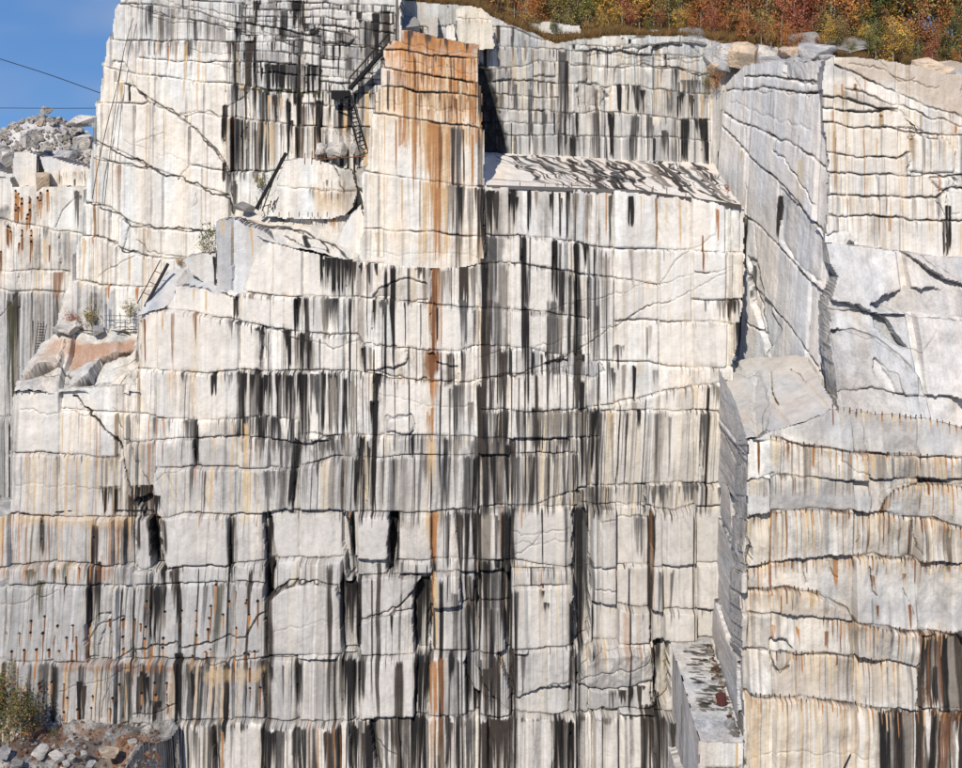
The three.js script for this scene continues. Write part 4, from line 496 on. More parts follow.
UL.blot([[60, 300], [80, 285], [105, 292], [104, 335], [56, 335]], 'G', 0.6, 0.8, 1).blot([[325, 128], [345, 132], [360, 130], [362, 150], [325, 150]], 'W', 0.5, 0.4, 0.6);
// faded red brush marks on the blocks behind the ladder
UL.drawn([[[[324, 131], [325, 134], [327, 131]], 0.9, 'R', 1], [[[330, 131], [330, 135]], 0.9, 'R', 1], [[[333, 135], [335, 131], [337, 135]], 0.9, 'R', 1], [[[340, 132], [340, 136], [342, 134]], 0.9, 'R', 1], [[[345, 134], [348, 137], [350, 134]], 0.9, 'R', 1], [[[352, 133], [354, 136], [357, 132]], 0.9, 'R', 1], [[[348, 140], [352, 140]], 0.9, 'R', 1], [[[354, 140], [357, 138]], 0.9, 'R', 1]]);
UL.curtain(100, 240, 40, 232, 0.16, ['O', 'S', 'Y'], { A: [0.25, 0.7], widths: [0.06, 0.14, 0.25] });
UL.seams(0.7, 0.11);
UL.build(wallU);

// ================================================================ the rust stained pillar
const pil = thing('stone_pillar', 'tall granite pillar stained rust orange at its top, standing free beside the recess', 'rock pillar', [0, 0, 0]);
const PI = new Face({
  ...front(-0.9, 45.6, 0.07), seed: 3, skirt: 8, amp: 0.16, groove: 0.16, tilt: 0.015, pillow: 0.03, wob: 0.2, minCells: 60,
  outline: [[401, 30], [415, 32], [431, 36], [450, 40], [479, 45], [479, 85], [482, 86], [482, 129], [484, 131], [484, 262], [459, 268], [429, 268], [393, 266], [360, 262], [359, 249], [363, 232], [364, 225], [362, 190], [362, 175], [368, 165], [371, 120], [374, 112], [375, 94], [381, 87], [382, 66], [384, 49], [388, 41], [401, 42]],
  lines: [[[384, 49], [401, 50], [431, 55], [479, 58]], [[383, 68], [404, 72], [431, 76], [448, 79], [481, 83]], [[380, 86], [404, 87], [415, 91], [442, 93], [482, 98]], [[372, 112], [415, 119], [442, 123], [484, 129]], [[360, 171], [415, 179], [484, 187]], [[359, 228], [393, 231], [431, 232], [459, 235], [484, 237]]],
  joints: [[404, 55, 404, 84], [418, 76, 418, 90], [433, 60, 433, 75], [446, 60, 446, 78], [441, 80, 441, 95], [413, 95, 413, 117], [440, 95, 440, 120], [453, 98, 453, 122], [460, 80, 461, 95], [415, 45, 415, 52], [472, 90, 472, 96]],
  cracks: [[[[401, 43], [440, 50], [479, 56]], 0.6, 0.5], [[[403, 62], [450, 70], [480, 72]], 0.6, 0.5], [[[375, 100], [430, 107], [482, 113]], 0.5, 0.4], [[[366, 250], [400, 255], [440, 252], [480, 256]], 0.4, 0.3]],
});
PI.paint({ veil: 0.04, gm: 0.03, toneAmp: 0.12, broad: 0.15, grain: 0.1, white: [0.7, 0.65, 0.57] });
PI.blot([[398, 28], [482, 42], [482, 60], [400, 54]], [0.24, 0.085, 0.03], 0.92, 0.8, 1, 0.6).blot([[384, 40], [482, 50], [482, 100], [415, 93], [384, 84]], [0.56, 0.27, 0.09], 0.8, 1.2, 1.5, 0.6).blot([[375, 88], [482, 95], [482, 130], [420, 120], [374, 112]], [0.64, 0.42, 0.2], 0.6, 1.5, 1.8, 0.5).blot([[420, 122], [455, 124], [455, 200], [428, 190]], [0.6, 0.33, 0.12], 0.45, 1.2, 1.5, 0.6).blot([[384, 70], [400, 72], [402, 86], [382, 85]], 'V', 0.6, 0.5, 0.6);
PI.curtain(388, 482, 30, 100, 1.2, ['R', 'S', 'B', 'O', 'R', 'Y'], { A: [0.25, 0.85], long: 0.3 }).curtain(400, 484, 88, 135, 1, ['S', 'O', 'R', 'Y'], { A: [0.3, 0.8] }).curtain(366, 484, 120, 262, 0.25, ['O', 'Y', 'T'], { A: [0.1, 0.35] }).curtain(420, 462, 120, 264, 0.7, ['S', 'O', 'R', 'O'], { A: [0.2, 0.8], widths: [0.06, 0.12, 0.25] }).curtain(448, 484, 120, 264, 0.6, ['T', 'B', 'D', 'W'], { A: [0.25, 0.8] });
PI.rain(386, 480, 30, 110, 40, ['R', 'S', 'B', 'O', 'R'], { w: [0.7, 4], A: [0.25, 0.8], len: [8, 34] }).rain(400, 482, 88, 135, 80, ['S', 'O', 'R', 'T'], { w: [0.6, 3], A: [0.25, 0.7], len: [10, 50] }).rain(366, 482, 120, 262, 80, ['O', 'Y', 'T', 'S'], { w: [0.5, 3], A: [0.1, 0.45], len: [20, 60] });
PI.streaks([[415, 2, 55, 178, 'R', 0.85], [414, 3, 85, 190, 'S', 0.5], [431, 3, 120, 186, 'S', 0.7], [437, 8, 122, 236, 'S', 0.75], [440, 4, 130, 234, 'R', 0.55], [434, 5, 180, 236, 'O', 0.7], [425, 5, 122, 190, 'O', 0.5], [447, 6, 124, 186, 'O', 0.5], [457, 9, 124, 264, 'D', 0.55], [453, 4, 128, 190, 'B', 0.6], [461, 5, 185, 265, 'K', 0.65], [452, 5, 184, 240, 'T', 0.7], [463, 2, 128, 187, 'B', 0.6], [471, 3, 130, 187, 'O', 0.5], [478, 6, 187, 264, 'B', 0.75], [470, 5, 187, 262, 'T', 0.6], [483, 5, 187, 262, 'K', 0.7], [455, 4, 98, 128, 'R', 0.7], [472, 3, 98, 128, 'S', 0.7], [480, 3, 45, 128, 'B', 0.6], [375, 2, 94, 112, 'S', 0.7], [384, 2, 48, 66, 'V', 0.6], [410, 6, 30, 54, 'B', 0.5], [428, 6, 34, 56, 'B', 0.5], [446, 4, 38, 58, 'B', 0.5], [466, 4, 42, 58, 'B', 0.5], [377, 3, 232, 262, 'O', 0.4]]);
PI.blot([[395, 232], [480, 237], [480, 262], [420, 258]], 'O', 0.28, 1, 1.5);
PI.streaks([[396, 1.5, 118, 172, 'S', 0.6], [407, 1.5, 119, 176, 'O', 0.7], [415, 3, 119, 230, 'S', 0.6], [435, 9, 120, 236, 'S', 0.6], [440, 4, 122, 262, 'R', 0.6], [430, 4, 122, 180, 'S', 0.6], [448, 3, 124, 230, 'S', 0.5], [426, 5, 180, 264, 'O', 0.6], [402, 2, 178, 230, 'O', 0.6], [385, 1.5, 115, 172, 'O', 0.6], [436, 7, 186, 264, 'S', 0.6], [472, 2.5, 132, 186, 'S', 0.7], [445, 5, 186, 262, 'O', 0.6]]);
PI.seams(0.95, 0.16, [0.05, 0.03, 0.02]);
PI.build(pil);

// ================================================================ recess: back wall and sloping slab
const wallB = thing('recess_wall', 'grey banded granite wall at the back of the recess, under the autumn thicket', 'rock wall', [0, 0, 0]);
const BW = new Face({
  ...upright([395, 100, -10.5], [714, 100, -13.5], 0.05), seed: 4, skirt: 6, autoJoint: 3.2, amp: 0.14, groove: 0.13, tilt: 0.015, step: 0.1, pxm: 22,
  outline: [[360, 200], [360, 4], [400, 0], [420, 2], [455, 5], [470, 7], [480, 10], [494, 18], [535, 34], [556, 44], [570, 41], [611, 36], [650, 36], [693, 37], [712, 41], [726, 46], [745, 50], [745, 215], [520, 215]],
  lines: [[[395, 26], [430, 28], [480, 24], [510, 28], [545, 42]], [[395, 48], [480, 46], [510, 46], [556, 50], [595, 50], [640, 54], [712, 58]], [[395, 74], [480, 72], [515, 68], [535, 62], [556, 62], [600, 68], [650, 66], [690, 72], [712, 78]], [[395, 82], [480, 80], [535, 82], [560, 84], [600, 86], [640, 86], [670, 92], [712, 95]], [[395, 108], [480, 109], [556, 112], [595, 112], [644, 115], [677, 118], [712, 120]], [[395, 134], [507, 134], [560, 136], [620, 136], [677, 138], [712, 140]], [[395, 94], [480, 94], [535, 96], [560, 97]], [[570, 44], [620, 46], [680, 44]], [[395, 120], [480, 122], [556, 124]]],
  joints: [[559, 65, 559, 150], [567, 115, 567, 150], [611, 90, 611, 155], [682, 122, 683, 160], [700, 122, 701, 160], [590, 90, 590, 110], [648, 90, 648, 112], [577, 112, 578, 155], [535, 84, 535, 108], [547, 84, 547, 108]],
  facets: [{ p: [[532, 64], [550, 61], [556, 76], [533, 76]], dz: 0.2, tone: -0.4 }, { p: [[578, 82], [600, 84], [608, 96], [600, 106], [578, 104]], dz: -0.35, tone: 0.7, rough: 3 }, { p: [[655, 46], [690, 44], [700, 56], [670, 60], [652, 56]], dz: -0.2, tone: 0.2, rough: 3 }, { p: [[622, 38], [668, 38], [690, 42], [640, 48], [622, 47]], dz: 0.3, tone: -0.5, rough: 1.5 }],
  cracks: [[[[640, 66], [670, 68], [708, 76]], 1.4, 0.9], [[[575, 64], [610, 66], [650, 62]], 0.8, 0.7], [[[575, 52], [640, 58], [700, 62]], 0.8, 0.6]],
});
BW.paint({ veil: 0.3, gm: 0.42, toneAmp: 0.35, broad: 0.4, grain: 0.3, white: [0.58, 0.555, 0.49] });
BW.blot([[480, 112], [710, 120], [710, 165], [480, 160]], 'G', 0.4, 1.5, 1.5);
BW.curtain(395, 712, 0, 165, 1.25, ['K', 'D', 'B', 'T', 'G', 'V', 'W'], { A: [0.3, 0.95], long: 0.2 }).curtain(395, 712, 0, 110, 0.4, ['O', 'Y', 'T'], { A: [0.2, 0.5] });
BW.blot([[470, 60], [492, 70], [508, 158], [470, 170]], 'K', 0.92, 0.3, 0.5, 0.3);  // pillar's cast shadow, deepened by black painted into the wall colour
BW.rimDrips(1, [3, 18], ['K', 'D', 'B'], [0.3, 0.85], [0.5, 2]);
BW.streaks([[562, 8, 50, 156, 'D', 0.85], [566, 3, 60, 158, 'K', 0.8], [611, 6, 112, 161, 'K', 0.8], [685, 8, 118, 164, 'K', 0.85], [703, 8, 118, 165, 'K', 0.9], [643, 5, 90, 114, 'K', 0.85], [680, 7, 92, 118, 'K', 0.8], [692, 5, 95, 118, 'B', 0.8], [619, 4, 84, 112, 'K', 0.8], [627, 3, 84, 112, 'B', 0.7], [577, 3, 112, 158, 'K', 0.7], [635, 5, 116, 160, 'D', 0.7], [650, 4, 116, 160, 'D', 0.6], [595, 4, 112, 158, 'D', 0.6], [530, 3, 84, 152, 'D', 0.7], [544, 4, 110, 154, 'D', 0.6], [515, 4, 84, 110, 'D', 0.5], [498, 3, 25, 46, 'B', 0.7], [512, 3, 35, 60, 'D', 0.7], [525, 2, 40, 62, 'T', 0.7], [690, 20, 80, 96, 'D', 0.6], [665, 6, 130, 160, 'B', 0.5], [488, 3, 15, 70, 'S', 0.4]]);
BW.seams(0.8, 0.12);
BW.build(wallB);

const slab = thing('recess_slab', 'sloping pale slab striped with dark water stains, floor of the recess', 'rock slab', [0, 0, 0]);
const SL = new Face({ ...plane([485, 186, -1.6], [745, 209, -1.3], [600, 159, -12]), seed: 5, amp: 0, groove: 0.02, rough: 1.1, cracks: [[[[500, 165], [540, 172], [600, 180], [640, 190]], 1, 0.6], [[[560, 158], [590, 170], [640, 182], [690, 194]], 1, 0.5]], tilt: 0, step: 0.12, pxm: 34,
  outline: [[484.5, 186.5], [518, 188], [611, 191], [693, 199], [745, 209], [735, 196], [722, 178], [714, 163], [700, 161], [600, 157], [507, 150], [460, 147], [470, 160]] });
SL.paint({ veil: 0, gm: 0.12, toneAmp: 0, broad: 0.3, grain: 0.05, white: [0.68, 0.62, 0.54] });
{ const R = rngOf(55), L = []; for (let k = 0; k < 95; k++) { const u = 488 + 215 * R(), t = (u - 488) / 215, v0 = 152 + t * 11 + 14 * R() * R(), L0 = 8 + 26 * R(), du = (60 - 30 * t) * (L0 / 30) * (0.8 + 0.5 * R()); L.push([[[u, v0], [u + du * 0.3, v0 + L0 * 0.28], [u + du * 0.7, v0 + L0 * 0.62], [u + du, v0 + L0]], 1.5 + 7 * R() * R(), ['D', 'B', 'K', 'T', 'B'][Math.floor(R() * 5)], 0.45 + 0.55 * R(), 1.3]); } SL.drawn(L); }
SL.drawn([[[[655, 168], [670, 178], [685, 190], [696, 198]], 5, 'B', 0.9], [[[662, 166], [680, 178], [695, 192]], 5, 'D', 0.9], [[[680, 166], [700, 182], [720, 200]], 7, 'D', 0.8], [[[690, 166], [712, 184], [730, 202]], 6, 'T', 0.9], [[[605, 163], [620, 170], [632, 182]], 4, 'K', 0.8], [[[585, 161], [600, 172], [620, 184]], 3, 'D', 0.9], [[[540, 158], [560, 168], [590, 176], [610, 186]], 3, 'B', 0.9], [[[520, 156], [545, 166], [560, 180]], 3, 'D', 0.8], [[[490, 178], [560, 184], [610, 189]], 3, 'B', 0.7], [[[700, 190], [722, 200], [740, 207]], 5, 'M', 0.8]]);
SL.build(slab, 'slab_face');

// ================================================================ oblique wall that faces left, and the wall right of it
const wallL = thing('oblique_wall', 'grey drilled granite wall turned sideways, right of the recess slab', 'rock wall', [0, 0, 0]);
const LF = new Face({ ...tilted([826, 243, 0.9], [826, 82, -0.5], [719, 150, -13.6]), seed: 6, skirt: 1.5, amp: 0.1, groove: 0.14, tilt: 0.012, step: 0.11, autoJoint: 0, pxm: 24, bump: 0.03, rough: 0.7,
  outline: [[718, 95], [722, 87], [732, 77], [743, 66], [760, 63], [781, 61], [800, 63], [822, 60], [823, 128], [826, 164], [826, 208], [826, 217], [828, 299], [828, 343], [829, 395], [829, 420], [735, 420], [735, 205], [719, 176]],
  lines: [[[721, 112], [765, 133], [798, 146], [830, 171]], [[721, 123], [743, 148], [754, 159], [787, 189], [803, 210], [828, 240]], [[744, 215], [770, 236], [784, 253], [806, 277], [829, 299]], [[743, 262], [755, 290], [768, 302], [792, 329], [806, 351], [836, 396]], [[744, 76], [781, 78], [822, 82]], [[724, 90], [770, 88], [822, 94]]],
  joints: [[721, 100, 721, 120], [746, 150, 746, 215], [779, 190, 778, 230], [756, 255, 758, 285], [770, 310, 770, 355]],
  facets: [{ p: [[785, 62], [822, 58], [823, 82], [800, 84], [782, 76]], dz: -0.2, tone: 1, rough: 3 }, { p: [[781, 188], [803, 212], [824, 238], [822, 282], [800, 268], [780, 240]], dz: -0.12, tone: 1.4, rough: 1.8 }, { p: [[748, 256], [756, 262], [764, 300], [780, 330], [768, 350], [752, 300]], dz: -0.3, tone: 1.2, rough: 1.4 }],
  cracks: [[[[730, 100], [770, 118], [810, 130]], 0.6, 0.5], [[[775, 150], [790, 165], [806, 190], [815, 205]], 1.4, 0.8], [[[722, 88], [780, 92], [820, 96]], 0.8, 0.5], [[[750, 280], [760, 310], [768, 345], [767, 356]], 2, 0.8], [[[746, 320], [765, 335], [770, 350]], 1.8, 0.8]] });
LF.paint({ veil: 0.1, gm: 0.5, toneAmp: 0.2, broad: 0.25, grain: 0.22, mottle: 0.1, white: [0.7, 0.675, 0.64], grey: [0.5, 0.485, 0.47] });
LF.rain(722, 830, 80, 350, 200, ['D', 'G', 'W', 'D'], { w: [0.5, 1.4], A: [0.15, 0.5], len: [10, 60], line: 0.5 }).rain(725, 820, 120, 220, 30, ['O', 'Y', 'T'], { w: [0.5, 1.6], A: [0.2, 0.5], len: [10, 40] });
LF.streaks([[746, 4, 215, 360, 'K', 0.8], [721, 2, 110, 178, 'K', 0.8], [752, 5, 265, 300, 'D', 0.7], [780, 3, 195, 240, 'K', 0.6], [802, 5, 160, 205, 'Y', 0.6], [743, 1.5, 150, 175, 'O', 0.7]]);
LF.seams(1, 0.2, C.B);
LF.build(wallL);

const wallR = thing('east_wall', 'cream wall of long flat courses below beige natural rock and the thicket', 'rock wall', [0, 0, 0]);
const UR = new Face({ ...front(1, 46.9, 0.1), seed: 7, skirt: 6, amp: 0.22, groove: 0.2, pillow: 0.04, tilt: 0.012, autoJoint: 8, step: 0.09,
  outline: [[824, 60], [835, 56], [860, 58], [893, 62], [920, 66], [945, 74], [1000, 72], [1000, 262], [934, 256], [901, 252], [866, 247], [825, 243], [828, 208], [829, 164], [824, 128], [822, 82]],
  lines: [[[822, 96], [855, 100], [877, 108], [899, 109]], [[822, 108], [866, 112], [899, 110]], [[822, 123], [855, 127], [877, 128], [910, 131], [940, 134], [1000, 140]], [[824, 150], [866, 157], [893, 157], [912, 154]], [[824, 172], [877, 175], [910, 175], [956, 175], [1000, 176]], [[824, 195], [877, 197], [937, 197], [951, 189], [1000, 186]], [[824, 216], [871, 217], [904, 219], [948, 220], [1000, 222]], [[835, 66], [855, 74], [893, 90], [926, 104], [962, 117], [1000, 128]], [[845, 88], [875, 96], [910, 110], [962, 126], [1000, 132]]],
  joints: [[912, 135, 912, 172], [947, 200, 948, 240], [899, 111, 900, 128], [956, 135, 956, 175], [850, 127, 850, 150]],
  facets: [{ p: [[899, 109], [920, 130], [885, 128], [880, 112]], dz: 0.1, tone: -0.2 }, { p: [[826, 236], [835, 232], [850, 233], [858, 243], [826, 241]], dz: 0.25, tone: 0.7, rough: 2 }, { p: [[910, 135], [948, 140], [957, 152], [956, 174], [908, 172], [914, 156]], dz: 0.2, tone: 0.1 }, { p: [[930, 176], [955, 178], [957, 188], [940, 190]], dz: -0.2, tone: 0.5, rough: 2.5 }],
  cracks: [[[[855, 80], [870, 95], [885, 105]], 0.8, 0.6], [[[899, 112], [912, 122], [925, 132]], 1.5, 0.9], [[[935, 200], [945, 215], [962, 210]], 0.8, 0.7], [[[850, 62], [880, 70], [920, 84], [940, 90]], 1, 0.5], [[[880, 64], [900, 80], [915, 80]], 0.8, 0.5]] });
UR.paint({ veil: 0.15, gm: 0.12, toneAmp: 0.25, broad: 0.25, grain: 0.18 });
UR.blot([[824, 56], [1000, 70], [1000, 126], [960, 115], [926, 103], [893, 89], [855, 73], [836, 66]], [0.47, 0.38, 0.29], 0.75, 0.5, 0.8).blot([[824, 60], [836, 64], [852, 76], [824, 80]], 'G', 0.7, 0.4, 0.5).blot([[824, 84], [900, 108], [900, 172], [824, 172]], 'V', 0.5, 1, 1.5).blot([[845, 92], [895, 108], [890, 112], [840, 98]], 'T', 0.5, 0.5, 0.6);
UR.curtain(824, 965, 84, 245, 0.7, ['O', 'T', 'Y', 'W', 'D'], { A: [0.15, 0.6] });
UR.rain(824, 960, 85, 240, 60, ['T', 'O', 'Y', 'D', 'T'], { w: [0.5, 2.6], A: [0.15, 0.5], len: [6, 26] });
UR.rimDrips(1.2, [2, 12], ['B', 'T', 'D', 'O'], [0.25, 0.7], [0.4, 1.4]);
UR.streaks([[834, 2.5, 130, 196, 'R', 0.75], [836, 3, 84, 108, 'O', 0.6], [843, 2, 84, 108, 'S', 0.6], [855, 3, 84, 100, 'R', 0.5], [882, 2, 110, 126, 'O', 0.7], [847, 3, 197, 217, 'O', 0.6], [900, 2, 200, 218, 'O', 0.5], [945, 5, 220, 255, 'B', 0.7], [877, 2, 138, 158, 'O', 0.6], [948, 4, 205, 250, 'K', 0.6]]);
UR.curtain(824, 965, 84, 220, 0.5, ['O', 'S', 'Y', 'T'], { A: [0.25, 0.7], widths: [0.06, 0.12, 0.25] });
UR.seams(0.95, 0.16, C.B);
UR.build(wallR);

const bulge = thing('smooth_outcrop', 'smooth light grey bulging rock sheet below the flat courses', 'rock sheet', [0, 0, 0]);
const UB = new Face({ ...front(1.3, 46.9, 0.52), seed: 8, edge: 0.04, kappa: 0, amp: 0.4, groove: 0.12, rough: 1, tilt: 0.05, lump: 2.4, skirt: 3, step: 0.1,
  outline: [[826, 243], [866, 247], [901, 252], [934, 256], [1000, 262], [1000, 445], [940, 432], [900, 424], [838, 415], [836, 392], [829, 343], [831, 299], [836, 275], [828, 262]],
  lines: [[[829, 312], [871, 313], [910, 316], [1000, 327]], [[836, 392], [870, 388], [905, 396], [940, 398], [1000, 404]], [[895, 250], [915, 262], [940, 276], [1000, 300]], [[829, 332], [850, 330], [875, 337], [900, 356], [918, 374], [926, 394]]],
  facets: [{ p: [[871, 313], [880, 314], [896, 335], [904, 348], [890, 340], [876, 326]], dz: -0.3, tone: 1.2, tu: -0.2 }, { p: [[871, 357], [880, 366], [890, 382], [897, 396], [886, 392], [876, 374]], dz: 0.2, tone: -1, tu: 0.25, rough: 0.3 }, { p: [[870, 305], [885, 294], [905, 288], [940, 289], [985, 296], [985, 318], [910, 313]], dz: -0.25, tone: 0.9, rough: 0.8 }, { p: [[829, 300], [850, 303], [870, 312], [829, 311]], dz: -0.4, tone: 0.7, rough: 1 }],
  cracks: [[[[904, 348], [920, 352], [930, 340], [935, 325]], 0.6, 0.5], [[[905, 396], [895, 375], [880, 362]], 1, 0.5], [[[840, 330], [870, 336], [900, 360], [915, 372]], 0.6, 0.4], [[[910, 250], [935, 268], [962, 285]], 1, 0.5]] });
UB.paint({ veil: 0.06, gm: 0.5, toneAmp: 0.3, broad: 0.4, grain: 0.08, mottle: 0.22, white: [0.6, 0.575, 0.54], grey: [0.36, 0.345, 0.325] });
UB.rain(835, 960, 255, 300, 26, ['Y', 'T', 'L'], { w: [1, 5], A: [0.1, 0.3], len: [10, 40] }).rain(900, 960, 370, 395, 20, ['O', 'T'], { w: [0.6, 2], A: [0.2, 0.5], len: [5, 15] });
UB.seams(0.75, 0.1);
UB.build(bulge);

// ================================================================ the drilled buttress at the right
const butt = thing('drilled_buttress', 'big buttress with rows of drill holes and rust drips, right of the great wall', 'rock buttress', [0, 0, 0]);
const RB = new Face({ ...front(12, 34.2, 0.045), seed: 9, skirt: 4, skirtSlope: -0.25, pillow: 0.05, amp: 0.34, groove: 0.1, tilt: 0.015, step: 0.085, autoJoint: 0, lump: 0.95, rough: 1.35, chisel: 0.5,
  outline: [[747, 440], [833, 410], [855, 411], [888, 414], [926, 418], [962, 428], [1010, 440], [1010, 830], [741, 830], [744, 692], [743, 651], [741, 613], [739, 572], [745, 568], [746, 533], [747, 514], [746, 481]],
  lines: [[[770, 436], [789, 441], [825, 446], [855, 452], [888, 454], [910, 455], [1010, 458]], [[746, 481], [773, 474], [803, 477], [825, 478], [869, 481], [960, 478], [1010, 480]], [[740, 515], [770, 514], [792, 511], [825, 511], [877, 513], [907, 518], [934, 519], [948, 525], [1010, 534]], [[735, 570], [770, 564], [811, 559], [841, 556], [877, 558], [921, 561], [1010, 566]], [[735, 591], [784, 589], [806, 591], [830, 599], [850, 610], [856, 622]], [[735, 613], [822, 618], [850, 622], [893, 629], [921, 633], [1010, 638]], [[735, 651], [770, 652], [795, 654], [828, 655], [855, 658], [899, 662], [921, 668]], [[735, 692], [773, 695], [811, 699], [839, 704], [866, 708], [882, 711], [918, 711], [1010, 716]]],
  joints: [[921, 636, 921, 706], [868, 452, 870, 480]],
  facets: [{ p: [[747, 440], [789, 442], [825, 447], [855, 453], [866, 460], [869, 481], [825, 478], [803, 477], [773, 474], [746, 480]], dz: 0.3, tone: -0.5 }, { p: [[880, 511], [882, 497], [893, 488], [918, 483], [940, 484], [1010, 490], [1010, 532], [948, 525], [934, 519], [907, 518]], dz: 0.25, tone: 0.1 }, { p: [[922, 636], [1010, 640], [1010, 712], [918, 709]], dz: -0.5, tone: 1 }, { p: [[743, 532], [752, 545], [753, 560], [746, 567]], dz: -0.4, tu: 0.3, tone: 0.3 }, { p: [[770, 640], [785, 640], [793, 650], [790, 668], [778, 674], [771, 662]], dz: -0.2, tone: 0.5, rough: 2 }],
  cracks: [[[[838, 461], [855, 470], [869, 474]], 0.8, 0.6], [[[912, 520], [915, 540], [921, 558]], 1, 0.7], [[[857, 545], [862, 535], [860, 528]], 0.8, 0.5], [[[743, 651], [762, 650], [770, 656], [772, 668], [780, 674], [790, 668]], 1.3, 0.9], [[[750, 760], [790, 748], [830, 752], [870, 758]], 0.5, 0.5], [[[870, 565], [873, 590], [878, 598]], 1.5, 0.9], [[[803, 560], [808, 585]], 1.2, 0.8], [[[905, 590], [912, 605], [915, 620]], 1, 0.7], [[[830, 562], [838, 585]], 1, 0.7]] });
RB.paint({ veil: 0.35, gm: 0.36, toneAmp: 0.34, broad: 0.55, grain: 0.16, mottle: 0.2, white: [0.66, 0.61, 0.53], grey: [0.4, 0.39, 0.37] });
RB.blot([[790, 425], [833, 407], [962, 425], [1000, 455], [855, 452], [800, 441]], 'G', 0.55, 0.6, 0.8).blot([[746, 481], [870, 481], [880, 511], [747, 514]], 'G', 0.55, 0.5, 0.8).blot([[870, 458], [1000, 460], [1000, 484], [875, 481]], 'D', 0.35, 0.5, 0.8).blot([[746, 592], [850, 605], [860, 622], [822, 617], [742, 612]], [0.45, 0.36, 0.26], 0.45, 0.6, 0.8).blot([[770, 652], [900, 662], [920, 690], [915, 708], [840, 702], [770, 694]], [0.42, 0.34, 0.26], 0.5, 0.8, 1).blot([[742, 614], [860, 624], [890, 660], [745, 650]], 'V', 0.35, 1, 1.5).blot([[850, 600], [1000, 606], [1000, 634], [860, 622]], 'G', 0.5, 0.6, 1)
  .blot([[922, 636], [1010, 638], [1010, 712], [918, 708]], [0.2, 0.12, 0.07], 0.7, 0.3, 0.6, 0.7).blot([[880, 714], [1010, 718], [1010, 830], [884, 830]], [0.25, 0.17, 0.11], 0.6, 0.4, 0.8, 0.7).blot([[750, 568], [860, 560], [960, 566], [960, 600], [860, 596]], 'W', 0.3, 1, 1);
const drill = [ // rows of drill holes with their iron wedges: [line, first u, last u, spacing, drip length, drip alpha]
  [[[833, 407], [855, 411], [888, 414], [926, 418], [965, 429]], 6.2, 14, 0.35], [[[770, 436], [789, 441], [825, 446], [855, 452], [888, 454], [910, 455], [965, 457]], 6.4, 30, 0.5], [[[748, 514], [770, 514], [792, 511], [825, 511], [877, 513], [907, 518], [934, 519], [965, 530]], 5.6, 46, 0.75], [[[880, 508], [883, 497], [893, 488], [918, 483], [940, 484], [965, 488]], 4.6, 26, 0.6], [[[746, 569], [770, 564], [811, 559], [841, 556], [877, 558], [921, 561], [965, 565]], 4.2, 20, 0.4], [[[742, 591], [784, 589], [806, 591], [822, 595]], 4.6, 26, 0.6], [[[824, 618], [850, 622], [893, 629], [921, 633], [965, 636]], 4.4, 34, 0.65], [[[770, 652], [795, 654], [828, 655], [855, 658], [899, 662]], 5.6, 44, 0.6], [[[746, 692], [773, 695], [811, 699], [839, 704], [866, 708], [882, 711]], 4.6, 80, 0.7], [[[886, 712], [918, 711], [965, 715]], 5, 40, 0.5]];
const pins = [];
for (const [ln, sp, len, al] of drill) { const R = RB.rng; for (let s = 0; s + 1 < ln.length; s++) { const [ua, va] = ln[s], [ub, vb] = ln[s + 1], L = Math.hypot(ub - ua, vb - va); for (let d = (s * 1.7) % sp; d < L; d += sp * (0.8 + 0.4 * R())) { const u = mix(ua, ub, d / L), v = mix(va, vb, d / L); pins.push([u, v]); RB.streaks([[u, 0.8 + 1.1 * R(), v, v + len * (0.45 + 0.9 * R()), ['O', 'S', 'R', 'O', 'T', 'Y'][Math.floor(R() * 6)], al * (0.5 + 0.7 * R())]]); if (R() < 0.25) RB.streaks([[u + 1.5, 3 + 3 * R(), v, v + len * (0.5 + 0.8 * R()), R() < 0.5 ? 'Y' : 'T', al * 0.6]]); } } }
RB.rain(745, 1000, 440, 720, 60, ['T', 'O', 'Y', 'D', 'S', 'B'], { w: [0.6, 4], A: [0.15, 0.6], len: [10, 60] });
RB.curtain(745, 1000, 440, 482, 0.7, ['O', 'T', 'Y', 'D'], { A: [0.15, 0.6] }).curtain(745, 1000, 513, 562, 1.1, ['Y', 'T', 'Y', 'W', 'O', 'B', 'V'], { A: [0.15, 0.55], long: 0, widths: [0.05, 0.09, 0.16, 0.3] }).curtain(742, 1000, 589, 715, 0.9, ['T', 'Y', 'D', 'T', 'B', 'O'], { A: [0.12, 0.5], long: 0.2 }).curtain(742, 884, 692, 800, 1.2, ['Y', 'T', 'W', 'W', 'O', 'V'], { A: [0.15, 0.5], widths: [0.05, 0.09, 0.16, 0.3] }).curtain(884, 1000, 712, 800, 1.4, ['K', 'B', 'T', 'W', 'K'], { A: [0.5, 1] }).curtain(920, 1000, 635, 712, 1.2, ['K', 'B', 'T', 'R'], { A: [0.4, 0.9] });
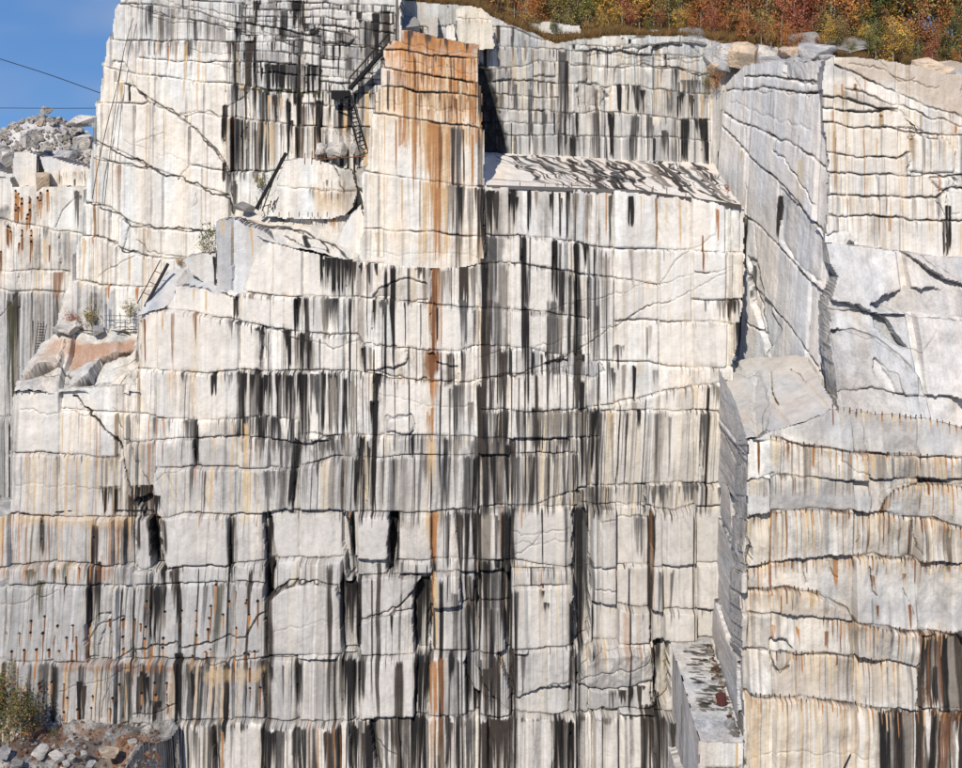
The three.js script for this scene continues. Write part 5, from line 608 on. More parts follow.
RB.streaks([[758, 2, 440, 475, 'R', 0.9], [786, 3, 441, 475, 'R', 0.6], [884, 8, 715, 830, 'K', 0.95], [893, 4, 714, 830, 'W', 0.7], [903, 5, 714, 780, 'K', 0.9], [899, 12, 718, 800, 'B', 0.5], [917, 7, 714, 830, 'W', 0.75], [927, 7, 640, 700, 'B', 0.8], [936, 5, 668, 706, 'K', 0.9], [933, 9, 716, 830, 'K', 0.6], [945, 5, 640, 706, 'T', 0.7], [953, 5, 640, 706, 'T', 0.6], [950, 8, 720, 830, 'T', 0.5], [873, 3, 575, 600, 'R', 0.7, 0.1], [905, 3, 575, 602, 'R', 0.6, 0.12], [770, 3, 560, 590, 'S', 0.6], [838, 2.5, 560, 590, 'S', 0.6], [798, 3, 628, 652, 'S', 0.7, 0.08], [773, 4, 625, 640, 'S', 0.6, 0.1], [827, 3, 632, 650, 'R', 0.7], [877, 2.5, 606, 622, 'R', 0.8], [911, 3, 606, 632, 'R', 0.7], [853, 7, 618, 700, 'T', 0.6]]);
RB.curtain(921, 1010, 634, 712, 1.6, ['R', 'B', 'R', 'K', 'B', 'T'], { A: [0.5, 1], widths: [0.1, 0.22, 0.45], long: 0.2 }).curtain(882, 1010, 712, 800, 1.6, ['K', 'B', 'K', 'T', 'W', 'R'], { A: [0.5, 1], widths: [0.1, 0.25, 0.5] });
for (const [u, v] of pins) { const R = RB.rng; RB.streaks([[u, 0.8 + 0.9 * R(), v, v + 5 + 26 * R() * R(), R() < 0.5 ? 'S' : R() < 0.5 ? 'R' : 'O', 0.4 + 0.5 * R()]]); }
for (const [ln] of drill) for (let k = 0; k + 1 < ln.length; k++) RB.drawn([[[ln[k], ln[k + 1]], 1.6, k & 1 ? 'R' : 'B', 0.5, 0.15]]);
RB.seams(0.85, 0.12);
RB.build(butt);
const RT = new Face({ ...plane([747, 440, 12], [833, 410, 11.9], [806, 357, 0]), seed: 10, amp: 0.15, groove: 0.1, rough: 1, tilt: 0.03, lump: 0.6, step: 0.11, outline: [[720, 367], [759, 358], [806, 356], [819, 379], [833, 400], [836, 409], [747, 440]], cracks: [[[[771, 372], [772, 392], [778, 404]], 1.6, 0.9], [[[790, 370], [800, 374], [806, 380]], 1.2, 0.8], [[[732, 372], [748, 378], [757, 372]], 1, 0.6]], lines: [[[760, 440], [762, 410], [768, 400]]], facets: [{ p: [[757, 372], [764, 385], [769, 405], [762, 440], [756, 430], [752, 400]], dz: -0.35, tone: 1.1, tu: 0.2 }] });
RT.paint({ veil: 0, gm: 0.5, toneAmp: 0.3, broad: 0.3, grain: 0.06, white: [0.56, 0.52, 0.46], grey: [0.4, 0.38, 0.35] }).seams(0.8, 0.08).drawn([[[[771, 372], [773, 395], [786, 425], [787, 440]], 1.2, 'O', 0.6], [[[806, 380], [820, 398], [832, 412]], 2, 'O', 0.7]]); RT.build(butt, 'top_slab');
const RS = new Face({ ...plane([747, 440, 12], [744, 692, 12], [716, 560, 0]), seed: 11, amp: 0.04, groove: 0.15, rough: 0.9, tilt: 0.01, step: 0.11, bump: 0.07, stepOff: (a, b) => 0, outline: [[719, 368], [733, 396], [747, 440], [747, 514], [746, 570], [742, 613], [743, 651], [744, 692], [743, 742], [727, 700], [706, 636], [708, 574], [712, 500], [715, 430]],
  lines: [[[709, 574], [720, 600], [731, 637], [743, 660]], [[714, 506], [728, 535], [738, 560], [748, 580]], [[722, 430], [735, 445], [748, 458]]], facets: [{ p: [[700, 576], [709, 574], [720, 600], [731, 637], [743, 660], [744, 760], [690, 640]], dz: 0.4, tone: 0.2 }, { p: [[700, 512], [714, 506], [728, 535], [738, 560], [743, 580], [743, 655], [731, 635], [720, 600], [709, 574], [700, 576]], dz: 0.12, tone: 0.4 }, { p: [[730, 495], [742, 508], [746, 540], [744, 572], [738, 556], [732, 525]], dz: -0.1, tone: 0.6, rough: 4 }], cracks: [[[[722, 430], [735, 460], [742, 480]], 1, 0.7], [[[726, 486], [738, 506]], 1.8, 0.9]] });
RS.paint({ gm: 0.4, toneAmp: 0.3, broad: 0.25, grain: 0.3, white: [0.6, 0.57, 0.53], grey: [0.43, 0.415, 0.395] }).rain(712, 745, 400, 740, 70, ['D', 'L', 'G'], { w: [0.4, 1.2], A: [0.2, 0.5], len: [20, 80], line: 0.3 }).seams(0.9, 0.12, C.B); RS.build(butt, 'side_slab');

// low bench block in front of the great wall
const bench = thing('bench_block', 'long low granite bench with dirty top, between the great wall and the buttress', 'rock bench', [0, 0, 0]);
{
  const top = new Face({ ...plane([672, 640, 2], [700, 741, 14], [741, 741, 14]), seed: 12, amp: 0, rough: 0.4, step: 0.1, outline: [[670, 640], [709, 637], [716, 655], [743, 738], [743, 742], [700, 741]] });
  top.paint({ veil: 0, gm: 0.6, broad: 0.4, mottle: 0.3, white: [0.55, 0.54, 0.52], grain: 0.05 }); { const R = rngOf(8), L = []; for (let k = 0; k < 170; k++) { const t = R(), v = 644 + 66 * t, ul = 676 + 24 * (v - 641) / 100, ur = 711 + 30 * (v - 641) / 100, u = mix(ul, ur, 0.1 + 0.8 * R()); L.push([[[u, v], [u + 3 + 9 * R(), v + 0.6]], 1 + 2.5 * R(), ['B', 'M', 'D', 'K'][Math.floor(R() * 4)], 0.4 + 0.5 * R(), 0.2]); } top.drawn(L); } top.build(bench, 'top_face');
  const side = new Face({ ...plane([672, 640, 2], [700, 741, 14], [700, 795, 14]), seed: 13, amp: 0.05, rough: 0.8, step: 0.11, lines: [], outline: [[671, 640], [700, 741], [700, 840], [655, 840], [664, 700]], facets: [{ p: [[655, 720], [672, 735], [684, 770], [690, 840], [650, 840]], dz: 0.4, tone: 0.2 }] });
  side.paint({ gm: 0.4, grain: 0.3, white: [0.6, 0.57, 0.53], grey: [0.43, 0.415, 0.395] }).rain(672, 700, 650, 760, 30, ['D', 'L', 'G'], { w: [0.4, 1.2], A: [0.2, 0.5], len: [30, 80], line: 0 }); side.build(bench, 'side_face');
  const fr = new Face({ ...plane([700, 741, 14], [741, 742, 14], [700, 795, 14]), seed: 14, amp: 0.02, rough: 0.6, outline: [[699, 741], [743, 742], [743, 840], [699, 840]] });
  fr.paint({ gm: 0.05, broad: 0.15, grain: 0.16, white: [0.66, 0.62, 0.55] }).rain(700, 741, 742, 760, 20, ['Y', 'T', 'O'], { w: [0.5, 1.4], A: [0.15, 0.5], len: [10, 60], line: 0 }).streaks([[737, 2, 742, 800, 'O', 0.9]]).blot([[706, 768], [740, 766], [740, 790], [704, 790]], 'M', 0.8, 0.2, 0.4); fr.build(bench, 'front_face');
}

// ================================================================ left: far wall, cut blocks, outcrop, ledge blocks
const wallF = thing('drilled_far_wall', 'narrow grey wall with rusty drill holes, left of the high wall', 'rock wall', [0, 0, 0]);
const FL = new Face({ ...front(-11, 45, 0.05), seed: 15, skirt: 6, amp: 0.15, groove: 0.12, step: 0.095, autoJoint: 5,
  outline: [[-50, 178], [10, 178], [12, 187], [40, 186], [88, 188], [104, 200], [104, 600], [-50, 600]],
  lines: [[[-50, 212], [5, 220], [41, 228], [79, 234], [104, 238]], [[-50, 271], [0, 271], [66, 272], [104, 276]], [[-50, 290], [0, 290], [63, 292], [104, 296]], [[-50, 416], [104, 416]]], joints: [[10, 190, 10, 215], [38, 190, 35, 225], [40, 232, 40, 268], [20, 275, 18, 400], [60, 232, 60, 268]],
  cracks: [[[[55, 228], [62, 210], [78, 196]], 1, 0.8], [[[36, 225], [40, 205], [45, 192]], 0.8, 0.6], [[[0, 315], [10, 305], [20, 290]], 1, 0.7]],
  holes: [[16, 191], [19, 194], [16, 198], [22, 199], [30, 198], [16, 205], [19, 208], [30, 203], [16, 211], [22, 204], [30, 210], [27, 219], [28, 215], [38, 198], [41, 193], [40, 201], [48, 191], [8, 227], [11, 232], [22, 231], [22, 236], [31, 231], [31, 236], [31, 242], [19, 244], [10, 228], [1, 252]] });
FL.paint({ veil: 0.25, gm: 0.15, toneAmp: 0.3, broad: 0.3, grain: 0.2 });
FL.blot([[-50, 288], [104, 292], [104, 600], [-50, 600]], 'G', 0.75, 0.8, 1).blot([[28, 236], [46, 238], [44, 270], [26, 268]], 'T', 0.7, 0.5, 0.6).blot([[58, 240], [80, 240], [74, 272], [58, 270]], 'G', 0.7, 0.5, 0.6).blot([[-50, 205], [7, 208], [6, 225], [-50, 225]], 'D', 0.7, 0.3, 0.5);
FL.curtain(-40, 104, 290, 560, 1, ['D', 'T', 'G', 'K', 'L'], { A: [0.25, 0.75] }).curtain(-40, 104, 190, 290, 0.5, ['T', 'D', 'O', 'W'], { A: [0.2, 0.6] });
FL.rain(-10, 90, 290, 415, 30, ['D', 'T', 'G', 'K', 'D'], { w: [0.7, 4], A: [0.2, 0.6], len: [20, 90] }).rain(0, 90, 190, 290, 40, ['T', 'D', 'O'], { w: [0.5, 3], A: [0.15, 0.5], len: [10, 40] });
for (const [u, v] of FL.holes) FL.streaks([[u, 2.2, v, v + 12 + 14 * rnd(), rnd() < 0.5 ? 'R' : 'S', 0.85]]);
FL.streaks([[12, 8, 300, 420, 'M', 0.7], [58, 8, 272, 300, 'R', 0.5], [78, 6, 190, 235, 'D', 0.6], [45, 4, 240, 265, 'O', 0.4], [49, 1.5, 245, 262, 'R', 0.8], [16, 5, 290, 350, 'B', 0.6], [33, 2, 320, 360, 'K', 0.5]]);
FL.seams(0.8, 0.12).build(wallF);
function cutBlock(label, face, out, opt, paint, group) { const g = thing(opt.name ?? 'cut_block', label, 'stone block', [0, 0, 0], group); const f = new Face({ ...face, amp: 0, groove: 0.05, rough: 0.8, step: 0.095, skirt: 3, ...opt, outline: out }); f.paint({ gm: 0.2, broad: 0.3, veil: 0.1, ...paint?.base }); if (paint?.do) paint.do(f); f.seams(0.7, 0.1); f.build(g, 'cut_face'); return f; }
cutBlock('pale grey cut block with smooth face, on top of the drilled far wall', front(-12.6, 53, 0.05), [[13, 151], [26, 152], [38, 155], [38, 187], [13, 188]], { seed: 21 }, { base: { gm: 0.35 }, do: (f) => f.blot([[22, 165], [38, 166], [38, 187], [22, 187]], 'V', 0.6, 0.3, 0.4).streaks([[37, 2, 156, 175, 'K', 0.8]]) });
cutBlock('striped cut block with dark drip marks, below the rubble heap', front(-12.3, 53, 0.05), [[39, 156], [60, 160], [89, 168], [96, 178], [96, 189], [48, 188], [46, 178]], { seed: 22 }, { base: { gm: 0.1 }, do: (f) => f.rain(52, 88, 168, 180, 30, ['T', 'D', 'B', 'O'], { line: 0, w: [0.6, 3], A: [0.3, 0.8], len: [10, 22] }).blot([[39, 156], [86, 166], [86, 170], [58, 168], [48, 180]], 'L', 0.6, 0.3, 0.4) });
cutBlock('white stub of a cut block at the foot of the rubble heap', front(-13.5, 53, 0.05), [[-20, 160], [0, 172], [12, 174], [12, 182], [-20, 182]], { seed: 23 }, {});

cutBlock('cream block with a rusty right half, on the ledge beside the rust stained pillar', front(-3.9, 49, 0.12), [[285, 160], [300, 158], [330, 163], [341, 168], [351, 170], [356, 190], [354, 206], [345, 216], [330, 219], [267, 217], [272, 200], [278, 178]], { seed: 24, name: 'ledge_block', skirt: 4, groove: 0.1, lines: [[[276, 187], [310, 190], [356, 192]]], cracks: [[[[330, 164], [340, 175], [343, 195]], 1.5, 0.7]] }, { base: { gm: 0.05, white: [0.68, 0.64, 0.57] }, do: (f) => f.blot([[312, 190], [350, 192], [350, 215], [313, 214]], 'O', 0.5, 0.6, 1).rain(310, 352, 172, 195, 45, ['S', 'O', 'T', 'B', 'R'], { line: 0.5, w: [0.6, 3], A: [0.25, 0.7], len: [10, 32] }).blot([[338, 168], [354, 172], [355, 208], [342, 214]], 'T', 0.6, 0.6, 1) });
cutBlock('grey smooth block with one ochre run, under the ledge block', front(-1.3, 47, 0.1), [[217, 222], [224, 219], [234, 219], [262, 232], [277, 241], [264, 244], [245, 296], [217, 293]], { seed: 25, name: 'ledge_block', skirt: 4, lump: 0.7, joints: [[233, 220, 233, 290]], kappa: 0.6 }, { base: { gm: 0.55, grain: 0.06, white: [0.62, 0.61, 0.59] }, do: (f) => f.streaks([[250, 2, 226, 270, 'O', 0.8, 0.08], [232, 1.5, 222, 290, 'O', 0.5], [223, 4, 219, 235, 'O', 0.5]]) });
cutBlock('small pale block wedged between the sloping ledge and the smooth grey block', front(-3, 45, 0.2), [[186, 258], [200, 254], [215, 254], [217, 291], [205, 284], [188, 270]], { seed: 26, name: 'ledge_block' }, { base: { gm: 0.4, grain: 0.06 }, do: (f) => f.streaks([[215, 4, 256, 292, 'K', 0.8]]) });
cutBlock('leaning grey slab at the foot of the rust stained pillar', front(-3.1, 47, 0.4), [[334, 246], [346, 222], [351, 213], [361, 205], [366, 225], [366, 255], [345, 254]], { seed: 27, name: 'leaning_slab', kappa: 0, skirt: 2 }, { base: { gm: 0.5, grain: 0.06 } });
cutBlock('small broken blocks under the ledge block, with short iron pins', front(-4.2, 47, 0.2), [[277, 213], [356, 215], [352, 240], [320, 236], [290, 228]], { seed: 28, name: 'ledge_course', lump: 0.8, rough: 1.5, joints: [[310, 216, 311, 230], [326, 216, 326, 234]] }, { base: { gm: 0.3 }, do: (f) => f.rain(280, 350, 216, 222, 26, ['S', 'O', 'K', 'D'], { line: 0, w: [0.6, 4], A: [0.4, 0.9], len: [6, 20] }) });
{ // sloping top of the ledge
  const g = thing('sloping_ledge', 'dirty sloping ledge top below the cream ledge block', 'rock ledge', [0, 0, 0]);
  const f = new Face({ ...plane([262, 243, -1.1], [347, 264, -0.95], [290, 216, -5.5]), seed: 29, amp: 0, rough: 1.5, lump: 0.7, step: 0.1, outline: [[222, 219], [236, 226], [262, 242], [295, 250], [323, 257], [349, 264], [360, 262], [352, 240], [330, 226], [300, 218], [262, 214], [236, 213]], lines: [], cracks: [[[[236, 216], [290, 230], [335, 250]], 2, 0.9], [[[285, 236], [300, 245], [330, 256]], 1.6, 0.8]] });
  f.paint({ veil: 0, gm: 0.3, broad: 0.5, white: [0.6, 0.56, 0.49] }).drawn([[[[240, 217], [275, 224], [300, 232], [335, 250]], 3, 'B', 0.9], [[[262, 222], [290, 228], [310, 238]], 4, 'D', 0.9], [[[304, 238], [308, 250]], 5, 'K', 0.8], [[[320, 242], [326, 255]], 3, 'K', 0.8], [[[330, 246], [348, 260]], 5, 'B', 0.9], [[[230, 216], [270, 220]], 2, 'R', 0.6]]).seams(0.8, 0.12).build(g, 'ledge_top');
}
{
  const g = thing('tilted_ledge', 'smooth grey tilted ledge top beside the leaning ladder', 'rock ledge', [0, 0, 0]);
  const f = new Face({ ...plane([137, 316, 0.1], [232, 296, -0.4], [182, 269, -5]), seed: 30, amp: 0, rough: 1, lump: 0.6, step: 0.1, outline: [[136, 317], [150, 311], [164, 309], [173, 300], [176, 286], [191, 289], [234, 297], [238, 293], [216, 286], [202, 276], [190, 268], [170, 271], [160, 284], [148, 300]], facets: [{ p: [[176, 286], [191, 289], [234, 297], [216, 286], [202, 276], [190, 268], [184, 276]], dz: 0, tu: 0.03, tv: -0.1, tone: 0.4 }] });
  f.paint({ veil: 0, gm: 0.55, grain: 0.05, white: [0.6, 0.59, 0.57] }).drawn([[[[186, 272], [182, 282], [176, 287]], 1.2, 'O', 0.7], [[[188, 271], [205, 280], [225, 292]], 1, 'O', 0.5]]).seams(0.7, 0.08).build(g, 'ledge_top');
}
const outc = thing('granite_outcrop', 'rounded pink and beige weathered outcrop below the railing', 'rock outcrop', [0, 0, 0]);
{
  const f = new Face({ ...plane([18, 394, 0.4], [137, 389, 0.2], [90, 334, -4.6]), seed: 31, amp: 0.1, rough: 3, lump: 0.9, groove: 0.2, step: 0.1, skirt: 3, minCells: 100, outline: [[40, 340], [56, 333], [80, 331], [137, 332], [139, 391], [100, 390], [60, 394], [15, 396], [20, 378], [30, 358]], lines: [[[20, 380], [50, 372], [75, 370], [101, 359], [131, 351], [139, 346]], [[60, 388], [80, 384], [110, 378], [139, 366]]], joints: [[66, 340, 62, 368], [100, 362, 92, 380]], cracks: [[[[66, 338], [62, 350], [60, 366], [70, 380]], 1.4, 0.8], [[[101, 359], [131, 351]], 1.4, 0.9], [[[30, 372], [50, 380], [60, 378]], 1, 0.6], [[[118, 384], [128, 374], [134, 364]], 1.2, 0.8]] });
  f.paint({ veil: 0, gm: 0.35, broad: 0.5, grain: 0.08, mottle: 0.3, white: [0.58, 0.53, 0.45] }).blot([[68, 338], [101, 343], [134, 342], [131, 351], [101, 359], [74, 370], [65, 366], [68, 350]], 'P', 0.9, 0.3, 0.7, 0.4).blot([[46, 342], [64, 340], [60, 352], [44, 356]], 'P', 0.7, 0.3, 0.6).blot([[40, 350], [62, 352], [60, 370], [28, 376]], [0.5, 0.4, 0.3], 0.5, 0.4, 0.8).drawn([[[[30, 372], [50, 366], [62, 374]], 0.8, 'T', 0.7], [[[24, 380], [44, 374], [58, 382]], 0.8, 'T', 0.7], [[[62, 340], [58, 360], [62, 375]], 1.5, 'W', 0.7], [[[110, 365], [125, 362], [136, 356]], 1.2, 'B', 0.7], [[[60, 378], [80, 390]], 1, 'D', 0.7]]).seams(0.8, 0.12).build(outc, 'rock_piece');
}
// debris terrace at the lower left
const terr = part('debris_terrace', new THREE.BufferGeometry(), bodyMat, scene); scene.remove(terr);
const TE = new Face({ ...plane([60, 729, 3.1], [170, 722, 3], [100, 775, 10.6]), seed: 32, amp: 0, rough: 2.5, lump: 1.2, step: 0.12, skirt: 7, outline: [[-80, 722], [60, 728], [172, 720], [178, 727], [160, 738], [146, 750], [132, 762], [122, 775], [112, 810], [-80, 820]], lines: [] });
{
  const g = new THREE.Group(); g.name = 'debris_terrace'; g.userData = { kind: 'structure', label: 'rubbly terrace with russet leaf litter at the foot of the great wall' }; scene.add(g);
  TE.paint({ veil: 0, gm: 0.6, broad: 0.6, grain: 0.1, mottle: 0.5, white: [0.42, 0.4, 0.37], grey: [0.2, 0.19, 0.18] }).blot([[10, 735], [60, 733], [70, 742], [30, 748], [5, 745]], [0.22, 0.09, 0.04], 0.8, 0.3, 1.2).blot([[108, 742], [150, 735], [160, 742], [120, 758], [105, 752]], [0.24, 0.1, 0.035], 0.75, 0.3, 1.2).blot([[70, 730], [110, 730], [100, 737], [75, 738]], [0.22, 0.1, 0.04], 0.7, 0.3, 0.8).blot([[-60, 735], [20, 738], [60, 750], [50, 762], [-60, 760]], [0.13, 0.06, 0.035], 0.7, 0.5, 1.5).blot([[50, 744], [110, 738], [130, 750], [90, 764], [60, 760]], [0.2, 0.13, 0.08], 0.5, 0.5, 1.5).build(g, 'terrace_top');
}
// ================================================================ rock materials and shapes for loose stones
const tint = (c) => { const m = bodyMat.clone(); m.color = new THREE.Color().setRGB(...c); return m; };
const stoneMats = { grey: tint([0.95, 0.96, 1]), pale: tint([1.25, 1.22, 1.18]), beige: tint([1.2, 0.98, 0.76]), pink: tint([1.05, 0.85, 0.7]), dark: tint([0.55, 0.55, 0.55]) };
function rockGeo(seed, cuts = 9, detail = 3, rough = 0.05) {
  const R = rngOf(seed), g = new THREE.IcosahedronGeometry(1, detail), p = g.attributes.position, v = new V3(), pl = [];
  for (const [x, y, z] of [[1, 0, 0], [-1, 0, 0], [0, 1, 0], [0, -1, 0], [0, 0, 1], [0, 0, -1]]) pl.push([new V3(x + (R() - 0.5) * 0.55, y + (R() - 0.5) * 0.55, z + (R() - 0.5) * 0.55).normalize(), 0.5 + 0.16 * R()]);
  for (let k = 0; k < cuts - 5; k++) { const n = new V3(R() - 0.5, R() - 0.5, R() - 0.5).normalize(); pl.push([n, 0.58 + 0.2 * R()]); }
  for (let i = 0; i < p.count; i++) { v.fromBufferAttribute(p, i); for (const [n, d] of pl) { const e = v.dot(n) - d; if (e > 0) v.addScaledVector(n, -e); } v.multiplyScalar(1 + (fbm(v.x * 3 + seed, v.y * 3 + v.z * 2.3, 3) - 0.5) * rough * 4); p.setXYZ(i, v.x, v.y, v.z); }
  const uv = g.attributes.uv; for (let i = 0; i < p.count; i++) uv.setXY(i, p.getX(i) * 0.12 + p.getZ(i) * 0.05 + seed * 0.13, p.getY(i) * 0.12 + p.getZ(i) * 0.06);
  return toCreasedNormals(g, 0.5);
}
const rockG = [11, 12, 13, 14, 15, 16, 17].map((s) => rockGeo(s, 12, 6, 0.035)), smallG = [31, 32, 33].map((s) => rockGeo(s, 8, 1, 0.02));
function stone(name, label, u, v, w, h, z, kind, o = {}) { const p = P(u, v, z), s = (DIST - z) / DIST * K, R = rngOf(Math.round(u * 31 + v * 7)); const m = whole(name, label, o.cat ?? 'boulder', rockG[Math.floor(R() * 7)], stoneMats[kind], p, o.group); m.scale.set(w * s * 0.82, h * s * 0.84, (o.d ?? w) * s * 0.75); m.rotation.set(R() * 0.4, R() * 6, (o.roll ?? (R() - 0.5) * 0.4)); return m; }

// ================================================================ wooded hillside above the rim
const rimPx = [[330, -14, -11.4], [395, -6, -10.4], [420, 1, -9.4], [455, 4, -9.9], [470, 6, -10.4], [494, 17, -10.9], [535, 33, -11.4], [556, 43, -11.9], [570, 40, -12.200000000000001], [611, 35, -12.9], [650, 35, -13.4], [693, 36, -14.4], [712, 40, -14.9], [735, 42, -15.9], [760, 46, -13.4], [795, 53, -7.4], [830, 56, -6.5], [880, 60, -5], [920, 66, -5], [960, 74, -5], [1060, 74, -5]];
const rim = rimPx.map((q) => { if (q[0] < 395 || q[0] > 713) return P(...q); const p = BW.at(q[0], q[1]); p.z -= 0.45; p.y += 0.02; return p; });
const rimAt = (x) => { let i = 1; while (i < rim.length - 1 && rim[i].x < x) i++; const a = rim[i - 1], b = rim[i], t = clamp((x - a.x) / (b.x - a.x)); return [mix(a.y, b.y, t), mix(a.z, b.z, t)]; };
const hillY = (x, z) => { const [y, zr] = rimAt(x), d = Math.max(0, zr - z); return y - 0.05 + d * 0.2 + (n2(x * 0.4, z * 0.4) - 0.5) * 0.5 * Math.min(1, d); };
{
  const nx = 220, nz = 50, p = [], ix = [], col = [];
  for (let j = 0; j <= nz; j++) for (let i = 0; i <= nx; i++) { const x = mix(rim[0].x, rim[rim.length - 1].x, i / nx), zr = rimAt(x)[1], z = zr - Math.pow(Math.max(0, j - 1) / nz, 2) * 120 + (j ? 0 : 0.1), k = n2(x * 1.5, z * 1.5) * 0.7 + n2(x * 6, z * 6) * 0.3; p.push(x, hillY(x, z) - (j ? 0 : 2.5), z); col.push(mix(0.06, 0.2, k), mix(0.05, 0.12, k), mix(0.02, 0.055, k)); }
  for (let j = 0; j < nz; j++) for (let i = 0; i < nx; i++) { const q = j * (nx + 1) + i; ix.push(q, q + 1, q + nx + 2, q, q + nx + 2, q + nx + 1); }
  const g = new THREE.BufferGeometry(); g.setAttribute('position', new THREE.Float32BufferAttribute(p, 3)); g.setAttribute('color', new THREE.Float32BufferAttribute(col, 3)); g.setIndex(ix); g.computeVertexNormals();
  const m = part('hillside', g, new THREE.MeshStandardMaterial({ vertexColors: true, roughness: 1, side: THREE.DoubleSide }), scene); m.userData.kind = 'structure';
}
const barkMat = std([0.3, 0.27, 0.22], 0.95), twigMat = std([0.07, 0.05, 0.035], 0.95);
const leafMats = { ochre: [0.42, 0.25, 0.08], orange: [0.5, 0.2, 0.055], red: [0.42, 0.13, 0.065], yellow: [0.52, 0.32, 0.06], olive: [0.27, 0.22, 0.07], green: [0.1, 0.12, 0.035], russet: [0.36, 0.16, 0.065], lime: [0.2, 0.19, 0.045], birch: [0.11, 0.12, 0.03] };
const leafM = {}; for (const k in leafMats) leafM[k] = std([1, 1, 1], 0.8, { vertexColors: true });
function taper(pts, r0, r1, sides = 6) { const c = new THREE.CatmullRomCurve3(pts), n = 8, g = new THREE.TubeGeometry(c, n, 1, sides, false), p = g.attributes.position, v = new V3(), ctr = []; for (let i = 0; i <= n; i++) ctr.push(c.getPointAt(i / n)); for (let i = 0; i < p.count; i++) { const s = Math.floor(i / (sides + 1)); v.fromBufferAttribute(p, i).sub(ctr[s]).multiplyScalar(mix(r0, r1, s / n)).add(ctr[s]); p.setXYZ(i, v.x, v.y, v.z); } g.computeVertexNormals(); return g; }
function bushGeo(seed, h, r, leaves, size, low, colour) {
  const R = rngOf(seed), stems = [], tips = [], tr = h * 0.014 + 0.02, nS = 5 + Math.floor(R() * 3);
  const top = new V3((R() - 0.5) * r * 0.4, h * 0.9, (R() - 0.5) * r * 0.4); stems.push(taper([new V3(0, -0.4, 0), new V3(top.x * 0.3, h * 0.35, top.z * 0.5), top], tr, tr * 0.25)); tips.push([new V3(0, 0, 0), top]);
  const trunk = stems.slice(), limbs = [];
  for (let k = 0; k < nS + 4; k++) { const a = R() * 6.28, b0 = h * (0.05 + 0.55 * R()), e = new V3(Math.cos(a) * r * (0.5 + 0.5 * R()), b0 + h * (0.15 + 0.35 * R()), Math.sin(a) * r * (0.5 + 0.5 * R())), s = new V3(top.x * b0 / h, b0, top.z * b0 / h), m = s.clone().lerp(e, 0.5).add(new V3(0, h * 0.05, 0)); limbs.push(taper([s, m, e], tr * 0.55, tr * 0.12, 4)); tips.push([s, e]); }
  const p = [], n = [], col = [], ix = [], c0 = leafMats[colour], clumps = [];
  for (let k = 0; k < 46; k++) { const [s, e] = tips[Math.floor(R() * tips.length)], t = 0.25 + 0.85 * R(); const q = s.clone().lerp(e, t); q.x += (R() - 0.5) * r * 0.7; q.z += (R() - 0.5) * r * 0.7; q.y = Math.max(low * h, q.y + (R() - 0.5) * h * 0.2); clumps.push([q, 0.55 + 0.9 * R(), 0.12 + 0.3 * R()]); }
  const A = new V3(), B = new V3(), N = new V3(), o = new V3();
  for (let k = 0; k < leaves; k++) { const [q, tone, sp] = clumps[Math.floor(R() * clumps.length)]; const g = () => (R() + R() + R() - 1.5) * sp * r * 1.5; o.set(q.x + g(), q.y + g(), q.z + g()); if (o.y < 0) o.y = 0.1; N.set(R() - 0.5, R() - 0.2, R() - 0.5).normalize(); A.set(R() - 0.5, R() - 0.5, R() - 0.5).cross(N).normalize(); B.crossVectors(N, A); const s = size * (0.5 + 0.9 * R()), i0 = p.length / 3, t = tone * (0.7 + 0.6 * R()), hu = (R() - 0.5) * 0.35, c = colour === 'birch' && R() < 0.28 ? leafMats.russet : c0; for (const [x, y, b] of [[-0.5, 0, 0], [0, -0.32, 0.1], [0.5, 0, 0], [0, 0.32, 0.1]]) { p.push(o.x + A.x * x * s + B.x * y * s + N.x * b * s, o.y + A.y * x * s + B.y * y * s + N.y * b * s, o.z + A.z * x * s + B.z * y * s + N.z * b * s); n.push(N.x, N.y, N.z); col.push(c[0] * t * (1 - hu * 0.4), c[1] * t * (1 + hu), c[2] * t); } ix.push(i0, i0 + 1, i0 + 2, i0, i0 + 2, i0 + 3); }
  const g = new THREE.BufferGeometry(); g.setAttribute('position', new THREE.Float32BufferAttribute(p, 3)); g.setAttribute('normal', new THREE.Float32BufferAttribute(n, 3)); g.setAttribute('color', new THREE.Float32BufferAttribute(col, 3)); g.setIndex(ix);
  return { trunk: mergeGeometries(trunk), limbs: mergeGeometries(limbs), crown: g };
}
const shades = ['ochre', 'orange', 'red', 'yellow', 'olive', 'green', 'russet', 'lime'];
const birch = [0, 1].map((k) => bushGeo(500 + k, 6, 1.5, 1700, 0.17, 0.1, 'birch'));
const scrub = {}; for (const c of ['green', 'olive', 'red', 'ochre']) scrub[c] = [0, 1].map((k) => bushGeo(700 + k * 3 + c.length, 6, 2.4, 420, 0.36, 0.03, c));
const protoTree = {}; shades.forEach((c, i) => { protoTree[c] = [0, 1].map((k) => bushGeo(300 + i * 7 + k, 6, 1.5, 2100, 0.17, 0.03, c)); });
const looks = { ochre: 'ochre leaved young tree', orange: 'orange leaved young tree', red: 'red leaved young tree', yellow: 'yellow leaved young tree', olive: 'olive brown young tree', green: 'dark green young tree', russet: 'russet brown young tree', lime: 'yellow green young tree' };
function tree(c, x, y, z, s, where, group, k = 0, cat = 'tree', name = 'autumn_tree') {
  const t = thing(name, `${looks[c]} ${where}`, cat, [x, y, z], group), g = protoTree[c][k & 1];
  part('trunk', g.trunk, barkMat, t); part('limbs', g.limbs, twigMat, t); part('crown', g.crown, leafM[c], t); t.scale.setScalar(s); t.rotation.y = x * 3.7 + z; return t;
}
